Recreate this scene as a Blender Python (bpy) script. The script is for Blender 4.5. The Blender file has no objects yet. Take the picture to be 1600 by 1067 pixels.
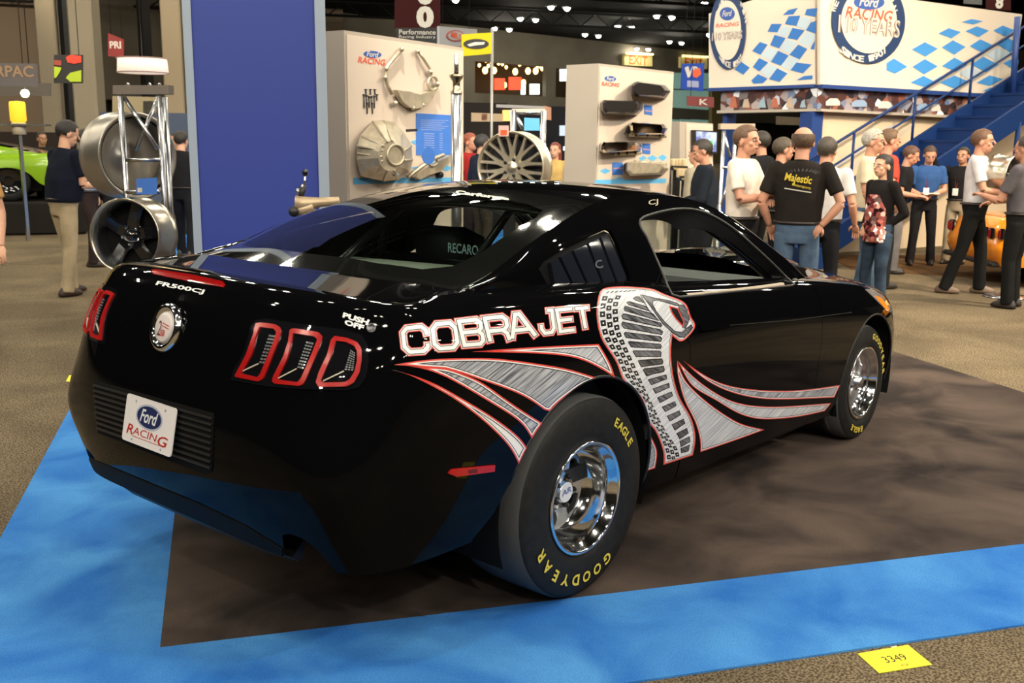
import bpy, bmesh, math, random
import numpy as np
from mathutils import Vector, Matrix
from mathutils.bvhtree import BVHTree
from mathutils.geometry import tessellate_polygon
PI = math.pi
random.seed(7)
rng = np.random.RandomState(5)
SC = bpy.context.scene
COL = SC.collection
# ------------------------------------------------------------------ camera, world, exposure
CAM = np.array([-2.8628, -3.0112, 1.6636]); YAW, PITCH, ROLL, FPX = 0.7070, 0.1956, 0.0113, 1574.2
cy_, sy_, cp_, sp_ = math.cos(YAW), math.sin(YAW), math.cos(PITCH), math.sin(PITCH)
FW = np.array([cy_*cp_, sy_*cp_, -sp_]); r0_ = np.array([sy_, -cy_, 0.0]); u0_ = np.cross(r0_, FW)
RT = r0_*math.cos(ROLL)+u0_*math.sin(ROLL); UP = u0_*math.cos(ROLL)-r0_*math.sin(ROLL)
cam_data = bpy.data.cameras.new('camera'); cam = bpy.data.objects.new('camera', cam_data); COL.objects.link(cam)
cam_data.sensor_width = 36; cam_data.lens = FPX/1600*36; cam_data.clip_end = 200
cam.matrix_world = Matrix(((RT[0], UP[0], -FW[0], CAM[0]), (RT[1], UP[1], -FW[1], CAM[1]), (RT[2], UP[2], -FW[2], CAM[2]), (0, 0, 0, 1)))
SC.camera = cam
W = bpy.data.worlds.new('world'); SC.world = W; W.use_nodes = True
W.node_tree.nodes['Background'].inputs[0].default_value = (1, .86, .68, 1)
W.node_tree.nodes['Background'].inputs[1].default_value = 0.05
SC.view_settings.view_transform = 'Standard'; SC.view_settings.look = 'None'
SC.view_settings.gamma = 1; SC.view_settings.use_curve_mapping = False
SC.view_settings.exposure = -0.12
SC.cycles.use_denoising = True
SC.cycles.max_bounces = 8; SC.cycles.transparent_max_bounces = 16
SC.cycles.sample_clamp_indirect = 6
SC.cycles.caustics_reflective = False
LAMP_POWER = 350.0      # emission of one ceiling lamp lens
def area_light(name, loc, target, size, power, color=(1, .9, .75)):
    l = bpy.data.lights.new(name, 'AREA'); l.energy = power; l.size = size; l.color = color; l.shape = 'DISK'
    o = bpy.data.objects.new(name, l); COL.objects.link(o); o.location = loc
    o.rotation_euler = (Vector(target)-Vector(loc)).to_track_quat('-Z', 'Y').to_euler(); return o
def spot(name, loc, target, power, angle=60, radius=.10, color=(1, .90, .76), blend=.6):
    l = bpy.data.lights.new(name, 'SPOT'); l.energy = power; l.spot_size = math.radians(angle); l.spot_blend = blend; l.shadow_soft_size = radius; l.color = color
    o = bpy.data.objects.new(name, l); COL.objects.link(o); o.location = loc; o.rotation_euler = (Vector(target)-Vector(loc)).to_track_quat('-Z', 'Y').to_euler(); return o
spot('booth_fill', (-6.5, -9.5, 7.5), (2, 0, .8), 1500, 55, .15, (1, .93, .84))  # booth fills: added lights without a visible source, they brighten upright faces
spot('booth_fill', (-8.0, -2.0, 7.5), (5, 4.5, 1.5), 1700, 45, .15)
spot('booth_fill', (-5, -11, 7.5), (9, -2, 1.4), 3000, 60, .15, (1, .9, .76))
spot('far_fill', tuple(np.array((11.5, 45, 8.6))), (19, 72, 4), 9000, 120, .3, (1, .82, .6))  # far fills: put in to lift the distant walls and columns
spot('booth_fill', (2.5, -9, 7.5), (2.0, 0, .4), 1300, 70, .15)
spot('board_fill', (1.2, 1.2, 7.0), (8, 5.5, 1.6), 2200, 75, .12)  # added fill that brightens the display boards
spot('stand_fill', (4, -6, 8.0), (15, 1.0, 2.4), 2700, 62, .15, (1, .86, .68))  # extra unseen light to lift the walls of the stand
spot('aisle_fill', (9, -6, 8.5), (9.5, .5, 0), 6500, 80, .15, (1, .84, .62))  # aisle fills: added so the hall carpet comes out brighter and warmer
spot('aisle_fill', (-2, 9, 8.5), (3.5, 10, 0), 500, 75, .15, (1, .84, .62))
spot('far_fill', (10, 22, 9.0), (42, 42, 5), 9000, 110, .3, (1, .82, .58))
spot('far_fill', (4, 12, 8.5), (14, 30, 4), 5000, 90, .3, (1, .84, .62))
cam_data.dof.use_dof = True; cam_data.dof.focus_distance = 4.2; cam_data.dof.aperture_fstop = 6.3

# ------------------------------------------------------------------ pixel helpers (1600 x 1067 photo frame)
def prj(P):
    d = np.atleast_2d(np.asarray(P, float))-CAM; z = d@FW
    return np.stack([800+FPX*(d@RT)/z, 533.5-FPX*(d@UP)/z], 1)
def ray(x, y): return FW+RT*(x-800)/FPX+UP*(533.5-y)/FPX
def un(x, y, ax, c):
    d = ray(x, y); return CAM+(c-CAM[ax])/d[ax]*d
def at(x, y, depth): return CAM+ray(x, y)*depth
def hz(x, y, z):  # depth of a point seen at pixel x,y when it has height z
    d = ray(x, y); return (z-CAM[2])/d[2]
# ------------------------------------------------------------------ materials
MATS = {}
def mat(name, col, rough=.6, metal=0, spec=.5, coat=0, emit=None, estr=1, noise=0, nscale=20, bump=0, bscale=200, trans=0, col2=None, alpha=1, aniso=None):
    if name in MATS: return MATS[name]
    m = bpy.data.materials.new(name); m.use_nodes = True; nt = m.node_tree; b = nt.nodes['Principled BSDF']
    c = (*col[:3], 1); b.inputs['Base Color'].default_value = c; b.inputs['Roughness'].default_value = rough
    b.inputs['Metallic'].default_value = metal; b.inputs['Specular IOR Level'].default_value = .1 if (rough >= .7 and spec == .5) else spec
    b.inputs['Coat Weight'].default_value = coat; b.inputs['Coat Roughness'].default_value = .02
    if trans: b.inputs['Transmission Weight'].default_value = trans
    if alpha < 1: b.inputs['Alpha'].default_value = alpha
    if emit: b.inputs['Emission Color'].default_value = (*emit, 1); b.inputs['Emission Strength'].default_value = estr
    if noise or col2:
        tc = nt.nodes.new('ShaderNodeTexCoord'); n = nt.nodes.new('ShaderNodeTexNoise'); n.inputs['Scale'].default_value = nscale
        n.inputs['Detail'].default_value = 6
        mp = nt.nodes.new('ShaderNodeMapping'); nt.links.new(tc.outputs['Object'], mp.inputs[0]); nt.links.new(mp.outputs[0], n.inputs['Vector'])
        if aniso: mp.inputs['Scale'].default_value = aniso
        r = nt.nodes.new('ShaderNodeValToRGB'); nt.links.new(n.outputs['Fac'], r.inputs['Fac'])
        r.color_ramp.elements[0].position = .36; r.color_ramp.elements[1].position = .64
        d = col2 if col2 else tuple(min(1, v*(1+noise)) for v in col); e = col if col2 else tuple(v*(1-noise) for v in col)
        r.color_ramp.elements[0].color = (*e[:3], 1); r.color_ramp.elements[1].color = (*d[:3], 1)
        nt.links.new(r.outputs['Color'], b.inputs['Base Color'])
    if bump:
        tc = nt.nodes.new('ShaderNodeTexCoord'); n = nt.nodes.new('ShaderNodeTexNoise'); n.inputs['Scale'].default_value = bscale
        bp = nt.nodes.new('ShaderNodeBump'); bp.inputs['Strength'].default_value = bump; bp.inputs['Distance'].default_value = .004
        nt.links.new(tc.outputs['Object'], n.inputs['Vector']); nt.links.new(n.outputs['Fac'], bp.inputs['Height']); nt.links.new(bp.outputs[0], b.inputs['Normal'])
    MATS[name] = m; return m
def glassmat(name, tint=.35, gloss=.12, col=(.8, .9, .85)):
    if name in MATS: return MATS[name]
    m = bpy.data.materials.new(name); m.use_nodes = True; nt = m.node_tree; nt.nodes.remove(nt.nodes['Principled BSDF'])
    out = nt.nodes['Material Output']; mx = nt.nodes.new('ShaderNodeMixShader'); t = nt.nodes.new('ShaderNodeBsdfTransparent'); g = nt.nodes.new('ShaderNodeBsdfGlossy')
    t.inputs[0].default_value = (*[tint*c for c in col], 1); g.inputs['Roughness'].default_value = .01
    fr = nt.nodes.new('ShaderNodeFresnel'); fr.inputs[0].default_value = 1.5
    ge = nt.nodes.new('ShaderNodeNewGeometry'); mr = nt.nodes.new('ShaderNodeMapRange'); mr.inputs['To Min'].default_value = 1.5; mr.inputs['To Max'].default_value = 1/1.5; nt.links.new(ge.outputs['Backfacing'], mr.inputs['Value']); nt.links.new(mr.outputs[0], fr.inputs[0])
    nt.links.new(fr.outputs[0], mx.inputs[0]); nt.links.new(t.outputs[0], mx.inputs[1]); nt.links.new(g.outputs[0], mx.inputs[2]); nt.links.new(mx.outputs[0], out.inputs[0])
    MATS[name] = m; return m
# ------------------------------------------------------------------ objects
def tag(o, label=None, cat=None, group=None, kind=None):
    if label: o['label'] = label
    if cat: o['category'] = cat
    if group: o['group'] = group
    if kind: o['kind'] = kind
    return o
def empty(name, loc=(0, 0, 0), rz=0, label=None, cat=None, group=None):
    o = bpy.data.objects.new(name, None); COL.objects.link(o); o.location = loc; o.rotation_euler = (0, 0, rz); o.empty_display_size = .1
    return tag(o, label, cat, group)
def mesh_obj(name, me, m=None, parent=None):
    o = bpy.data.objects.new(name, me); COL.objects.link(o)
    if m is not None and not me.materials:
        for q in (m if isinstance(m, (list, tuple)) else [m]): me.materials.append(q)
    if parent is not None: o.parent = parent
    return o
class MB:
    """collects simple shapes as one mesh"""
    def __init__(s): s.v = []; s.f = []; s.mi = []; s.sm = []
    def add(s, V, F, mi=0, smooth=False):
        b = len(s.v); s.v.extend([tuple(map(float, p)) for p in V]); s.f.extend([tuple(i+b for i in f) for f in F]); s.mi.extend([mi]*len(F)); s.sm.extend([smooth]*len(F)); return s
    def box(s, c, d, rz=0, mi=0, M=None, bev=0):
        x, y, z = (q/2 for q in d)
        if bev:
            b = min(bev, x*.9, y*.9, z*.9); V = []; 
            for sx in (-1, 1):
                for sy in (-1, 1):
                    for sz in (-1, 1):
                        V += [(sx*(x-b), sy*(y-b), sz*z), (sx*(x-b), sy*y, sz*(z-b)), (sx*x, sy*(y-b), sz*(z-b))]
            I = lambda a, b_, c_, k: (((a > 0)*4+(b_ > 0)*2+(c_ > 0))*3+k)
            F = []
            for sg in (-1, 1):
                F += [(I(-1, -1, sg, 0), I(1, -1, sg, 0), I(1, 1, sg, 0), I(-1, 1, sg, 0)), (I(-1, sg, -1, 1), I(1, sg, -1, 1), I(1, sg, 1, 1), I(-1, sg, 1, 1)), (I(sg, -1, -1, 2), I(sg, 1, -1, 2), I(sg, 1, 1, 2), I(sg, -1, 1, 2))]
                for sh in (-1, 1):
                    F += [(I(-1, sg, sh, 0), I(1, sg, sh, 0), I(1, sg, sh, 1), I(-1, sg, sh, 1)), (I(sg, -1, sh, 0), I(sg, 1, sh, 0), I(sg, 1, sh, 2), I(sg, -1, sh, 2)), (I(sg, sh, -1, 1), I(sg, sh, 1, 1), I(sg, sh, 1, 2), I(sg, sh, -1, 2))]
                    for si in (-1, 1): F.append((I(sg, sh, si, 0), I(sg, sh, si, 1), I(sg, sh, si, 2)))
        else:
            V = [(a*x, b*y, e*z) for a in (-1, 1) for b in (-1, 1) for e in (-1, 1)]
            F = [(0, 1, 3, 2), (4, 6, 7, 5), (0, 4, 5, 1), (2, 3, 7, 6), (0, 2, 6, 4), (1, 5, 7, 3)]
        R = Matrix.Rotation(rz, 3, 'Z') if M is None else M
        return s.add([tuple(R@Vector(p)+Vector(c)) for p in V], F, mi)
    def tube(s, pts, r, n=8, mi=0, cap=True, closed=False):
        pts = [Vector(p) for p in pts]; rs = r if isinstance(r, (list, tuple)) else [r]*len(pts)
        V = []; up = None
        for i, p in enumerate(pts):
            if closed: t = pts[(i+1) % len(pts)]-pts[i-1]
            else: t = (pts[min(i+1, len(pts)-1)]-pts[max(i-1, 0)])
            t.normalize()
            if up is None:
                up = Vector((0, 0, 1)) if abs(t.z) < .9 else Vector((1, 0, 0))
            a = t.cross(up).normalized(); up = a.cross(t).normalized()
            for k in range(n):
                an = 2*PI*k/n; V.append(p+a*math.cos(an)*rs[i]+up*math.sin(an)*rs[i])
        F = []; L = len(pts)
        for i in range(L if closed else L-1):
            j = (i+1) % L
            for k in range(n): F.append((i*n+k, i*n+(k+1) % n, j*n+(k+1) % n, j*n+k))
        if cap and not closed: F += [tuple(range(n))[::-1], tuple((L-1)*n+k for k in range(n))]
        return s.add(V, F, mi, True)
    def lathe(s, prof, c=(0, 0, 0), axis='z', n=32, mi=0, a0=0, a1=2*PI, M=None):
        V = []; F = []; full = abs(a1-a0-2*PI) < 1e-6; N = n if full else n+1
        for k in range(N):
            an = a0+(a1-a0)*k/n; ca, sa = math.cos(an), math.sin(an)
            for (r, h) in prof:
                p = {'z': (r*ca, r*sa, h), 'y': (r*ca, h, r*sa), 'x': (h, r*ca, r*sa)}[axis]
                if M is not None: p = tuple(M@Vector(p))
                V.append((p[0]+c[0], p[1]+c[1], p[2]+c[2]))
        L = len(prof)
        for k in range(n):
            k2 = (k+1) % N
            for i in range(L-1): F.append((k*L+i, k2*L+i, k2*L+i+1, k*L+i+1))
        return s.add(V, F, mi, True)
    def prism(s, poly, fn0, fn1, mi=0):
        """poly of 2D points; fn0/fn1 map a point to the two faces"""
        n = len(poly); V = [fn0(*p) for p in poly]+[fn1(*p) for p in poly]
        F = [tuple(i+n for i in t) for t in tessellate_polygon([[Vector((p[0], p[1], 0)) for p in poly]])]
        F += [tuple(t)[::-1] for t in tessellate_polygon([[Vector((p[0], p[1], 0)) for p in poly]])]
        F += [(i, (i+1) % n, (i+1) % n+n, i+n) for i in range(n)]
        return s.add(V, F, mi)
    def sphere(s, c, r, nu=16, nv=10, mi=0, M=None):
        r = (r, r, r) if not isinstance(r, (tuple, list)) else r; V = []; F = []
        for j in range(nv+1):
            t = PI*j/nv
            for i in range(nu):
                a = 2*PI*i/nu; p = Vector((r[0]*math.sin(t)*math.cos(a), r[1]*math.sin(t)*math.sin(a), r[2]*math.cos(t)))
                if M is not None: p = M@p
                V.append(tuple(p+Vector(c)))
        for j in range(nv):
            for i in range(nu): F.append((j*nu+i, j*nu+(i+1) % nu, (j+1)*nu+(i+1) % nu, (j+1)*nu+i))
        return s.add(V, F, mi, True)
    def mesh(s, name, fix=True, shape_smooth=None):
        me = bpy.data.meshes.new(name); me.from_pydata(s.v, [], s.f)
        me.polygons.foreach_set('material_index', s.mi); me.polygons.foreach_set('use_smooth', s.sm)
        if fix:
            bm = bmesh.new(); bm.from_mesh(me); bmesh.ops.remove_doubles(bm, verts=bm.verts, dist=1e-6); bmesh.ops.recalc_face_normals(bm, faces=bm.faces); bm.to_mesh(me); bm.free()
        me.update(); return me
    def build(s, name, m=None, parent=None, fix=True):
        return mesh_obj(name, s.mesh(name, fix), m, parent)
def sharp(o, ang=35):
    me = o.data; me.polygons.foreach_set('use_smooth', [True]*len(me.polygons)); me.set_sharp_from_angle(angle=math.radians(ang)); return o
def copy_tree(o, parent=None):
    c = o.copy(); COL.objects.link(c)
    if parent is not None: c.parent = parent
    for ch in o.children: copy_tree(ch, c)
    return c
def text_tris(s, bold=0, spacing=1.0, shear=0, res=3):
    """text as flat triangles in unit space: width normalised by the caller"""
    cu = bpy.data.curves.new('txt', 'FONT'); cu.body = s; cu.size = 1; cu.offset = bold; cu.space_character = spacing; cu.shear = shear; cu.resolution_u = res
    cu.align_x = 'LEFT'
    o = bpy.data.objects.new('txt', cu); COL.objects.link(o); bpy.context.view_layer.update()
    me = bpy.data.meshes.new_from_object(o); me.calc_loop_triangles()
    V = [tuple(v.co[:2]) for v in me.vertices]; T = [tuple(t.vertices) for t in me.loop_triangles]
    bpy.data.objects.remove(o); bpy.data.curves.remove(cu); bpy.data.meshes.remove(me)
    if not V: return [], [], (0, 1, 0, 1)
    xs = [v[0] for v in V]; ys = [v[1] for v in V]
    return V, T, (min(xs), max(xs), min(ys), max(ys))
def text_obj(s, name, m, parent, fn, w, h, bold=0, spacing=1.0, shear=0):
    """fn(u,v)->3D, text fills u 0..w, v 0..h"""
    V, T, (a, b, c, d) = text_tris(s, bold, spacing, shear)
    mb = MB(); mb.add([fn((x-a)/(b-a)*w, (y-c)/(d-c)*h) for x, y in V], T)
    return mb.build(name, m, parent, fix=False)
# natural cubic spline through points
def spline(P, n, closed=False):
    P = np.asarray(P, float); m = len(P)
    if m < 3:
        t = np.linspace(0, 1, n)[:, None]; return P[0]*(1-t)+P[-1]*t
    d = np.sqrt(np.linalg.norm(np.diff(P, axis=0), axis=1))+1e-9; T = np.concatenate([[0], np.cumsum(d)])
    h = np.diff(T); A = np.zeros((m, m)); R = np.zeros((m, P.shape[1])); A[0, 0] = A[-1, -1] = 1
    for i in range(1, m-1):
        A[i, i-1] = h[i-1]; A[i, i] = 2*(h[i-1]+h[i]); A[i, i+1] = h[i]; R[i] = 6*((P[i+1]-P[i])/h[i]-(P[i]-P[i-1])/h[i-1])
    M = np.linalg.solve(A, R); t = np.linspace(0, T[-1], n); k = np.clip(np.searchsorted(T, t, 'right')-1, 0, m-2)
    a = (T[k+1]-t)/h[k]; b = 1-a; H = h[k]
    return P[k]*a[:, None]+P[k+1]*b[:, None]+((a**3-a)[:, None]*M[k]+(b**3-b)[:, None]*M[k+1])*(H**2)[:, None]/6
def spl_uniform(P, n):
    """natural cubic on integer parameter (keeps columns aligned across rows)"""
    P = np.asarray(P, float); m = len(P); A = np.zeros((m, m)); R = np.zeros((m, P.shape[1])); A[0, 0] = A[-1, -1] = 1
    for i in range(1, m-1):
        A[i, i-1] = 1; A[i, i] = 4; A[i, i+1] = 1; R[i] = 6*(P[i+1]-2*P[i]+P[i-1])
    M = np.linalg.solve(A, R); t = np.linspace(0, m-1, n); k = np.clip(t.astype(int), 0, m-2); b = t-k; a = 1-b
    return P[k]*a[:, None]+P[k+1]*b[:, None]+((a**3-a)[:, None]*M[k]+(b**3-b)[:, None]*M[k+1])/6
def csurf(G, nu, nv):
    """G rows x cols x 3 -> nv x nu x 3"""
    G = np.asarray(G, float); A = np.stack([spl_uniform(G[r], nu) for r in range(len(G))]); 
    return np.stack([spl_uniform(A[:, c], nv) for c in range(nu)], 1)
class Surf:
    """polygons with per-vertex position and normal"""
    def __init__(s): s.polys = []     # list of (P Nx3, N Nx3)
    @staticmethod
    def grid(G, flip=False):
        s = Surf(); nv, nu = G.shape[:2]; du = np.gradient(G, axis=1); dv = np.gradient(G, axis=0); N = np.cross(du, dv); L = np.linalg.norm(N, axis=2, keepdims=True); N = N/np.maximum(L, 1e-9)
        if flip: N = -N
        for j in range(nv-1):
            for i in range(nu-1):
                idx = [(j, i), (j, i+1), (j+1, i+1), (j+1, i)]
                if flip: idx = idx[::-1]
                s.polys.append((np.array([G[q] for q in idx]), np.array([N[q] for q in idx])))
        return s
    def build(s, name, m, parent=None, thick=0):
        V = []; F = []; NN = []; key = {}
        for P, N in s.polys:
            f = []
            for p, n in zip(P, N):
                k = (round(p[0]*2e4), round(p[1]*2e4), round(p[2]*2e4), round(n[0]*8), round(n[1]*8), round(n[2]*8))
                if k not in key: key[k] = len(V); V.append(tuple(p)); NN.append(tuple(n))
                if not f or f[-1] != key[k]: f.append(key[k])
            if len(f) > 1 and f[0] == f[-1]: f = f[:-1]
            if len(set(f)) == len(f) and len(f) >= 3: F.append(f)
        me = bpy.data.meshes.new(name); me.from_pydata(V, [], F); me.polygons.foreach_set('use_smooth', [True]*len(me.polygons))
        me.normals_split_custom_set_from_vertices(NN); me.update()
        return mesh_obj(name, me, m, parent)
    def offset(s, d):
        r = Surf(); r.polys = [(P+N*d, N) for P, N in s.polys]; return r
    def mirror(s):
        r = Surf(); m = np.array([1, -1, 1]); r.polys = [((P*m)[::-1], (N*m)[::-1]) for P, N in s.polys]; return r
    def __add__(s, o): r = Surf(); r.polys = s.polys+o.polys; return r
def halfclip(P2, A, a, b, keep_left):
    """clip polygon (2D coords P2, attributes A) by line a->b"""
    n = len(P2); e = b-a; d = e[0]*(P2[:, 1]-a[1])-e[1]*(P2[:, 0]-a[0])
    if not keep_left: d = -d
    if (d >= -1e-12).all(): return P2, A
    if (d <= 1e-12).all(): return None
    o2 = []; oA = []
    for i in range(n):
        j = (i+1) % n
        if d[i] >= 0: o2.append(P2[i]); oA.append(A[i])
        if (d[i] > 0 and d[j] < 0) or (d[i] < 0 and d[j] > 0):
            t = d[i]/(d[i]-d[j]); o2.append(P2[i]*(1-t)+P2[j]*t); oA.append(A[i]*(1-t)+A[j]*t)
    if len(o2) < 3: return None
    return np.array(o2), np.array(oA)
def area2(P): 
    x, y = P[:, 0], P[:, 1]; return .5*np.sum(x*np.roll(y, -1)-np.roll(x, -1)*y)
PX = lambda P: prj(P)
SIDE = lambda P: P[:, [0, 2]]
REAR = lambda P: P[:, [1, 2]]
TOP = lambda P: P[:, [0, 1]]
def prep(surf, fn, facing=None):
    out = []
    for P, N in surf.polys:
        if facing is not None and (N.mean(0)@facing(P.mean(0))) <= .0: continue
        p2 = fn(P); out.append((p2, P, N, p2.min(0), p2.max(0)))
    return out
cam_facing = lambda p: CAM-p
def clip(surf, poly, fn, inside=True, facing=None, pre=None):
    """intersection (inside) or difference of the surface with a 2D polygon, exact, convex pieces"""
    poly = np.asarray(poly, float)
    if area2(poly) < 0: poly = poly[::-1]
    n = len(poly)
    conv = all(np.cross(poly[(i+1) % n]-poly[i], poly[(i+2) % n]-poly[(i+1) % n]) >= -1e-9 for i in range(n))
    if conv: pieces = [poly]
    else:
        pieces = [poly[list(t)] for t in tessellate_polygon([[Vector((*p, 0)) for p in poly]])]
        pieces = [q if area2(q) > 0 else q[::-1] for q in pieces if abs(area2(q)) > 1e-12]
    if inside:
        r = Surf(); src = pre if pre is not None else prep(surf, fn, facing)
        for C in pieces:
            mn, mx = C.min(0), C.max(0)
            for p2, P, N, a, b in src:
                if a[0] > mx[0] or b[0] < mn[0] or a[1] > mx[1] or b[1] < mn[1]: continue
                q = (p2, np.hstack([P, N]))
                for i in range(len(C)):
                    q = halfclip(q[0], q[1], C[i], C[(i+1) % len(C)], True)
                    if q is None: break
                if q is not None: r.polys.append((q[1][:, :3], q[1][:, 3:]))
        return r
    cur = surf
    for C in pieces:
        r = Surf(); mn, mx = C.min(0), C.max(0)
        for P, N in cur.polys:
            p2 = fn(P)
            if (facing is not None and (N.mean(0)@facing(P.mean(0))) <= 0) or (p2[:, 0].min() > mx[0] or p2[:, 0].max() < mn[0] or p2[:, 1].min() > mx[1] or p2[:, 1].max() < mn[1]):
                r.polys.append((P, N)); continue
            rest = (p2, np.hstack([P, N])); outs = []
            for i in range(len(C)):
                a, b = C[i], C[(i+1) % len(C)]
                o = halfclip(rest[0], rest[1], a, b, False)
                if o is not None: outs.append(o)
                rest = halfclip(rest[0], rest[1], a, b, True)
                if rest is None: break
            if rest is None: r.polys.append((P, N))
            else:
                for o in outs:
                    if abs(area2(o[0])) > 1e-12: r.polys.append((o[1][:, :3], o[1][:, 3:]))
        cur = r
    return cur
satin = mat('satin_black', (.012, .012, .013), rough=.45)
matte = mat('matte_black', (.006, .006, .006), rough=.8)
# ================================================================== HALL
def G(x, y): return un(x, y, 2, 0.0)
GA = np.array((math.cos(-.5807), math.sin(-.5807), 0)); GB = np.array((-GA[1], GA[0], 0))
C0 = G(250, 1011)
def gab(p): d = np.asarray(p)-C0; return d@GA, d@GB
def gp(a, b, z=0): q = C0+GA*a+GB*b; return (q[0], q[1], z)
def carpet(name, c1, c2, sc, fine=.35, rough=.95, dark=None):
    m = mat(name, c1, rough=rough, spec=.1); nt = m.node_tree; b = nt.nodes['Principled BSDF']; tc = nt.nodes.new('ShaderNodeTexCoord')
    n1 = nt.nodes.new('ShaderNodeTexNoise'); n1.inputs['Scale'].default_value = sc; n1.inputs['Detail'].default_value = 4; n1.inputs['Distortion'].default_value = .6
    n2 = nt.nodes.new('ShaderNodeTexNoise'); n2.inputs['Scale'].default_value = 260 if not dark else 110; n2.inputs['Detail'].default_value = 2
    r = nt.nodes.new('ShaderNodeValToRGB'); r.color_ramp.elements[0].position = .36; r.color_ramp.elements[0].color = (*c1, 1); r.color_ramp.elements[1].position = .66; r.color_ramp.elements[1].color = (*c2, 1)
    r2 = nt.nodes.new('ShaderNodeValToRGB'); r2.color_ramp.elements[0].position = .40; r2.color_ramp.elements[0].color = (1-fine, 1-fine, 1-fine, 1) if not dark else (*dark, 1); r2.color_ramp.elements[1].position = .60; r2.color_ramp.elements[1].color = (1, 1, 1, 1)
    mx = nt.nodes.new('ShaderNodeMix'); mx.data_type = 'RGBA'; mx.blend_type = 'MULTIPLY'; mx.inputs[0].default_value = 1
    for o, i in ((tc.outputs['Object'], n1.inputs['Vector']), (tc.outputs['Object'], n2.inputs['Vector']), (n1.outputs['Fac'], r.inputs[0]), (n2.outputs['Fac'], r2.inputs[0]), (r.outputs[0], mx.inputs[6]), (r2.outputs[0], mx.inputs[7]), (mx.outputs[2], b.inputs['Base Color'])): nt.links.new(o, i)
    bp = nt.nodes.new('ShaderNodeBump'); bp.inputs['Strength'].default_value = .5; bp.inputs['Distance'].default_value = .003; nt.links.new(n2.outputs['Fac'], bp.inputs['Height']); nt.links.new(bp.outputs[0], b.inputs['Normal'])
    return m
hallc = carpet('hall_carpet', (.175, .138, .09), (.27, .212, .135), 1.1, dark=(.30, .28, .26))
rugc = carpet('dark_rug', (.036, .028, .026), (.120, .088, .072), 1.9, .3)
bluec = carpet('blue_carpet', (.030, .17, .56), (.085, .32, .74), 2.2, .25)
brownc = carpet('brown_carpet', (.09, .045, .018), (.15, .08, .035), .8, .3)
def slab(name, corners, z0, z1, m, kind='structure'):
    n = len(corners); mb = MB(); mb.add([(c[0], c[1], z1) for c in corners]+[(c[0], c[1], z0) for c in corners], [tuple(range(n)), tuple(range(2*n-1, n-1, -1))]+[(i, i+n, (i+1) % n+n, (i+1) % n) for i in range(n)])
    o = mb.build(name, m); o['kind'] = kind; return o
slab('floor', [(-30, -40), (140, -40), (140, 140), (-30, 140)], -.30, -.008, hallc)
aR = (gab(G(1400, 550))[0]+gab(G(1600, 613))[0])/2
aL = (gab(G(0, 830))[0]+gab(G(112, 640))[0])/2
bF = (gab(G(1300, 1022))[1]+gab(G(1600, 972))[1])/2
bFar = 10.5
T1 = tag(slab('rug', [gp(0, 0), gp(aR, 0), gp(aR, bFar), gp(0, bFar)], -.0079, 0, rugc), 'dark brown rug laid under the black race car', 'rug'); del T1['kind']
T2 = tag(slab('border_carpet', [gp(aL, bF), gp(aR+.6, bF), gp(aR+.6, 0), gp(0, 0), gp(0, bFar), gp(6.5, bFar), gp(6.5, bFar+5), gp(aL, bFar+5)], -.0079, -.0006, bluec), 'bright blue carpet border running around the dark rug', 'carpet'); del T2['kind']
G1_, G2_ = G(1345, 400), G(1600, 470)
T3 = tag(slab('brown_mat', [tuple(G(1290, 398)), tuple(G(1640, 398)), tuple(G(1640, 455)), tuple(G(1500, 432)), tuple(G(1400, 425)), tuple(G(1330, 420))], -.0079, -.004, brownc), 'brown carpet area under the orange car', 'carpet'); del T3['kind']
# booth number card, tape scraps
yellow = mat('card_yellow', (.95, .82, .0), rough=.5)
def ground_card(name, px, m, z=0.0012, th=.0012):
    P = [un(x, y, 2, z) for x, y in px]; mb = MB(); mb.add([(p[0], p[1], z-.008) for p in P]+[(p[0], p[1], z-.008+th) for p in P], [(0, 1, 2, 3), (4, 5, 6, 7), (0, 1, 5, 4), (1, 2, 6, 5), (2, 3, 7, 6), (3, 0, 4, 7)])
    return mb.build(name, m), P
cardo, CP_ = ground_card('number_card', [(1340, 1018), (1419, 1004.5), (1457, 1035), (1374, 1048.5)], yellow); tag(cardo, 'yellow paper card printed 3349 on the speckled floor by the blue carpet', 'card')
def ctext(s, par, u0, v0, w, h, m, bold=0):
    P = [np.array(p) for p in CP_]
    f = lambda u, v: (P[0]*(1-u)+P[1]*u)*(1-v)+(P[3]*(1-u)+P[2]*u)*v
    def fn(u, v): q = f(u0+u, v0+h-v); return (q[0], q[1], -.0048)
    return text_obj(s, 'numerals', m, par, fn, w, h, bold)
ink = mat('ink', (.03, .02, .015), rough=.6)
ctext('3349', cardo, .30, .34, .42, .30, ink); ctext('O', cardo, .48, .80, .13, .09, ink)
c2, _ = ground_card('floor_card', [(103, 594), (108, 585), (125, 583), (126, 596)], yellow); tag(c2, 'small yellow card on the floor behind the left rear bumper', 'card')
for i, (x, y, dx, dy) in enumerate([(1393, 1007, 8, -1.5), (1483, 987, 10, -1), (1535, 981, 34, -6), (1580, 975, 20, -3)]):
    t, _ = ground_card('tape_scrap', [(x, y), (x+dx, y+dy), (x+dx+1, y+dy+1.6), (x+1, y+1.6)], mat('tape', (.75, .68, .52), rough=.5), z=.0024)
    tag(t, 'torn bit of pale tape along the blue carpet edge', 'tape', 'tape scraps along the carpet edge')
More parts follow.
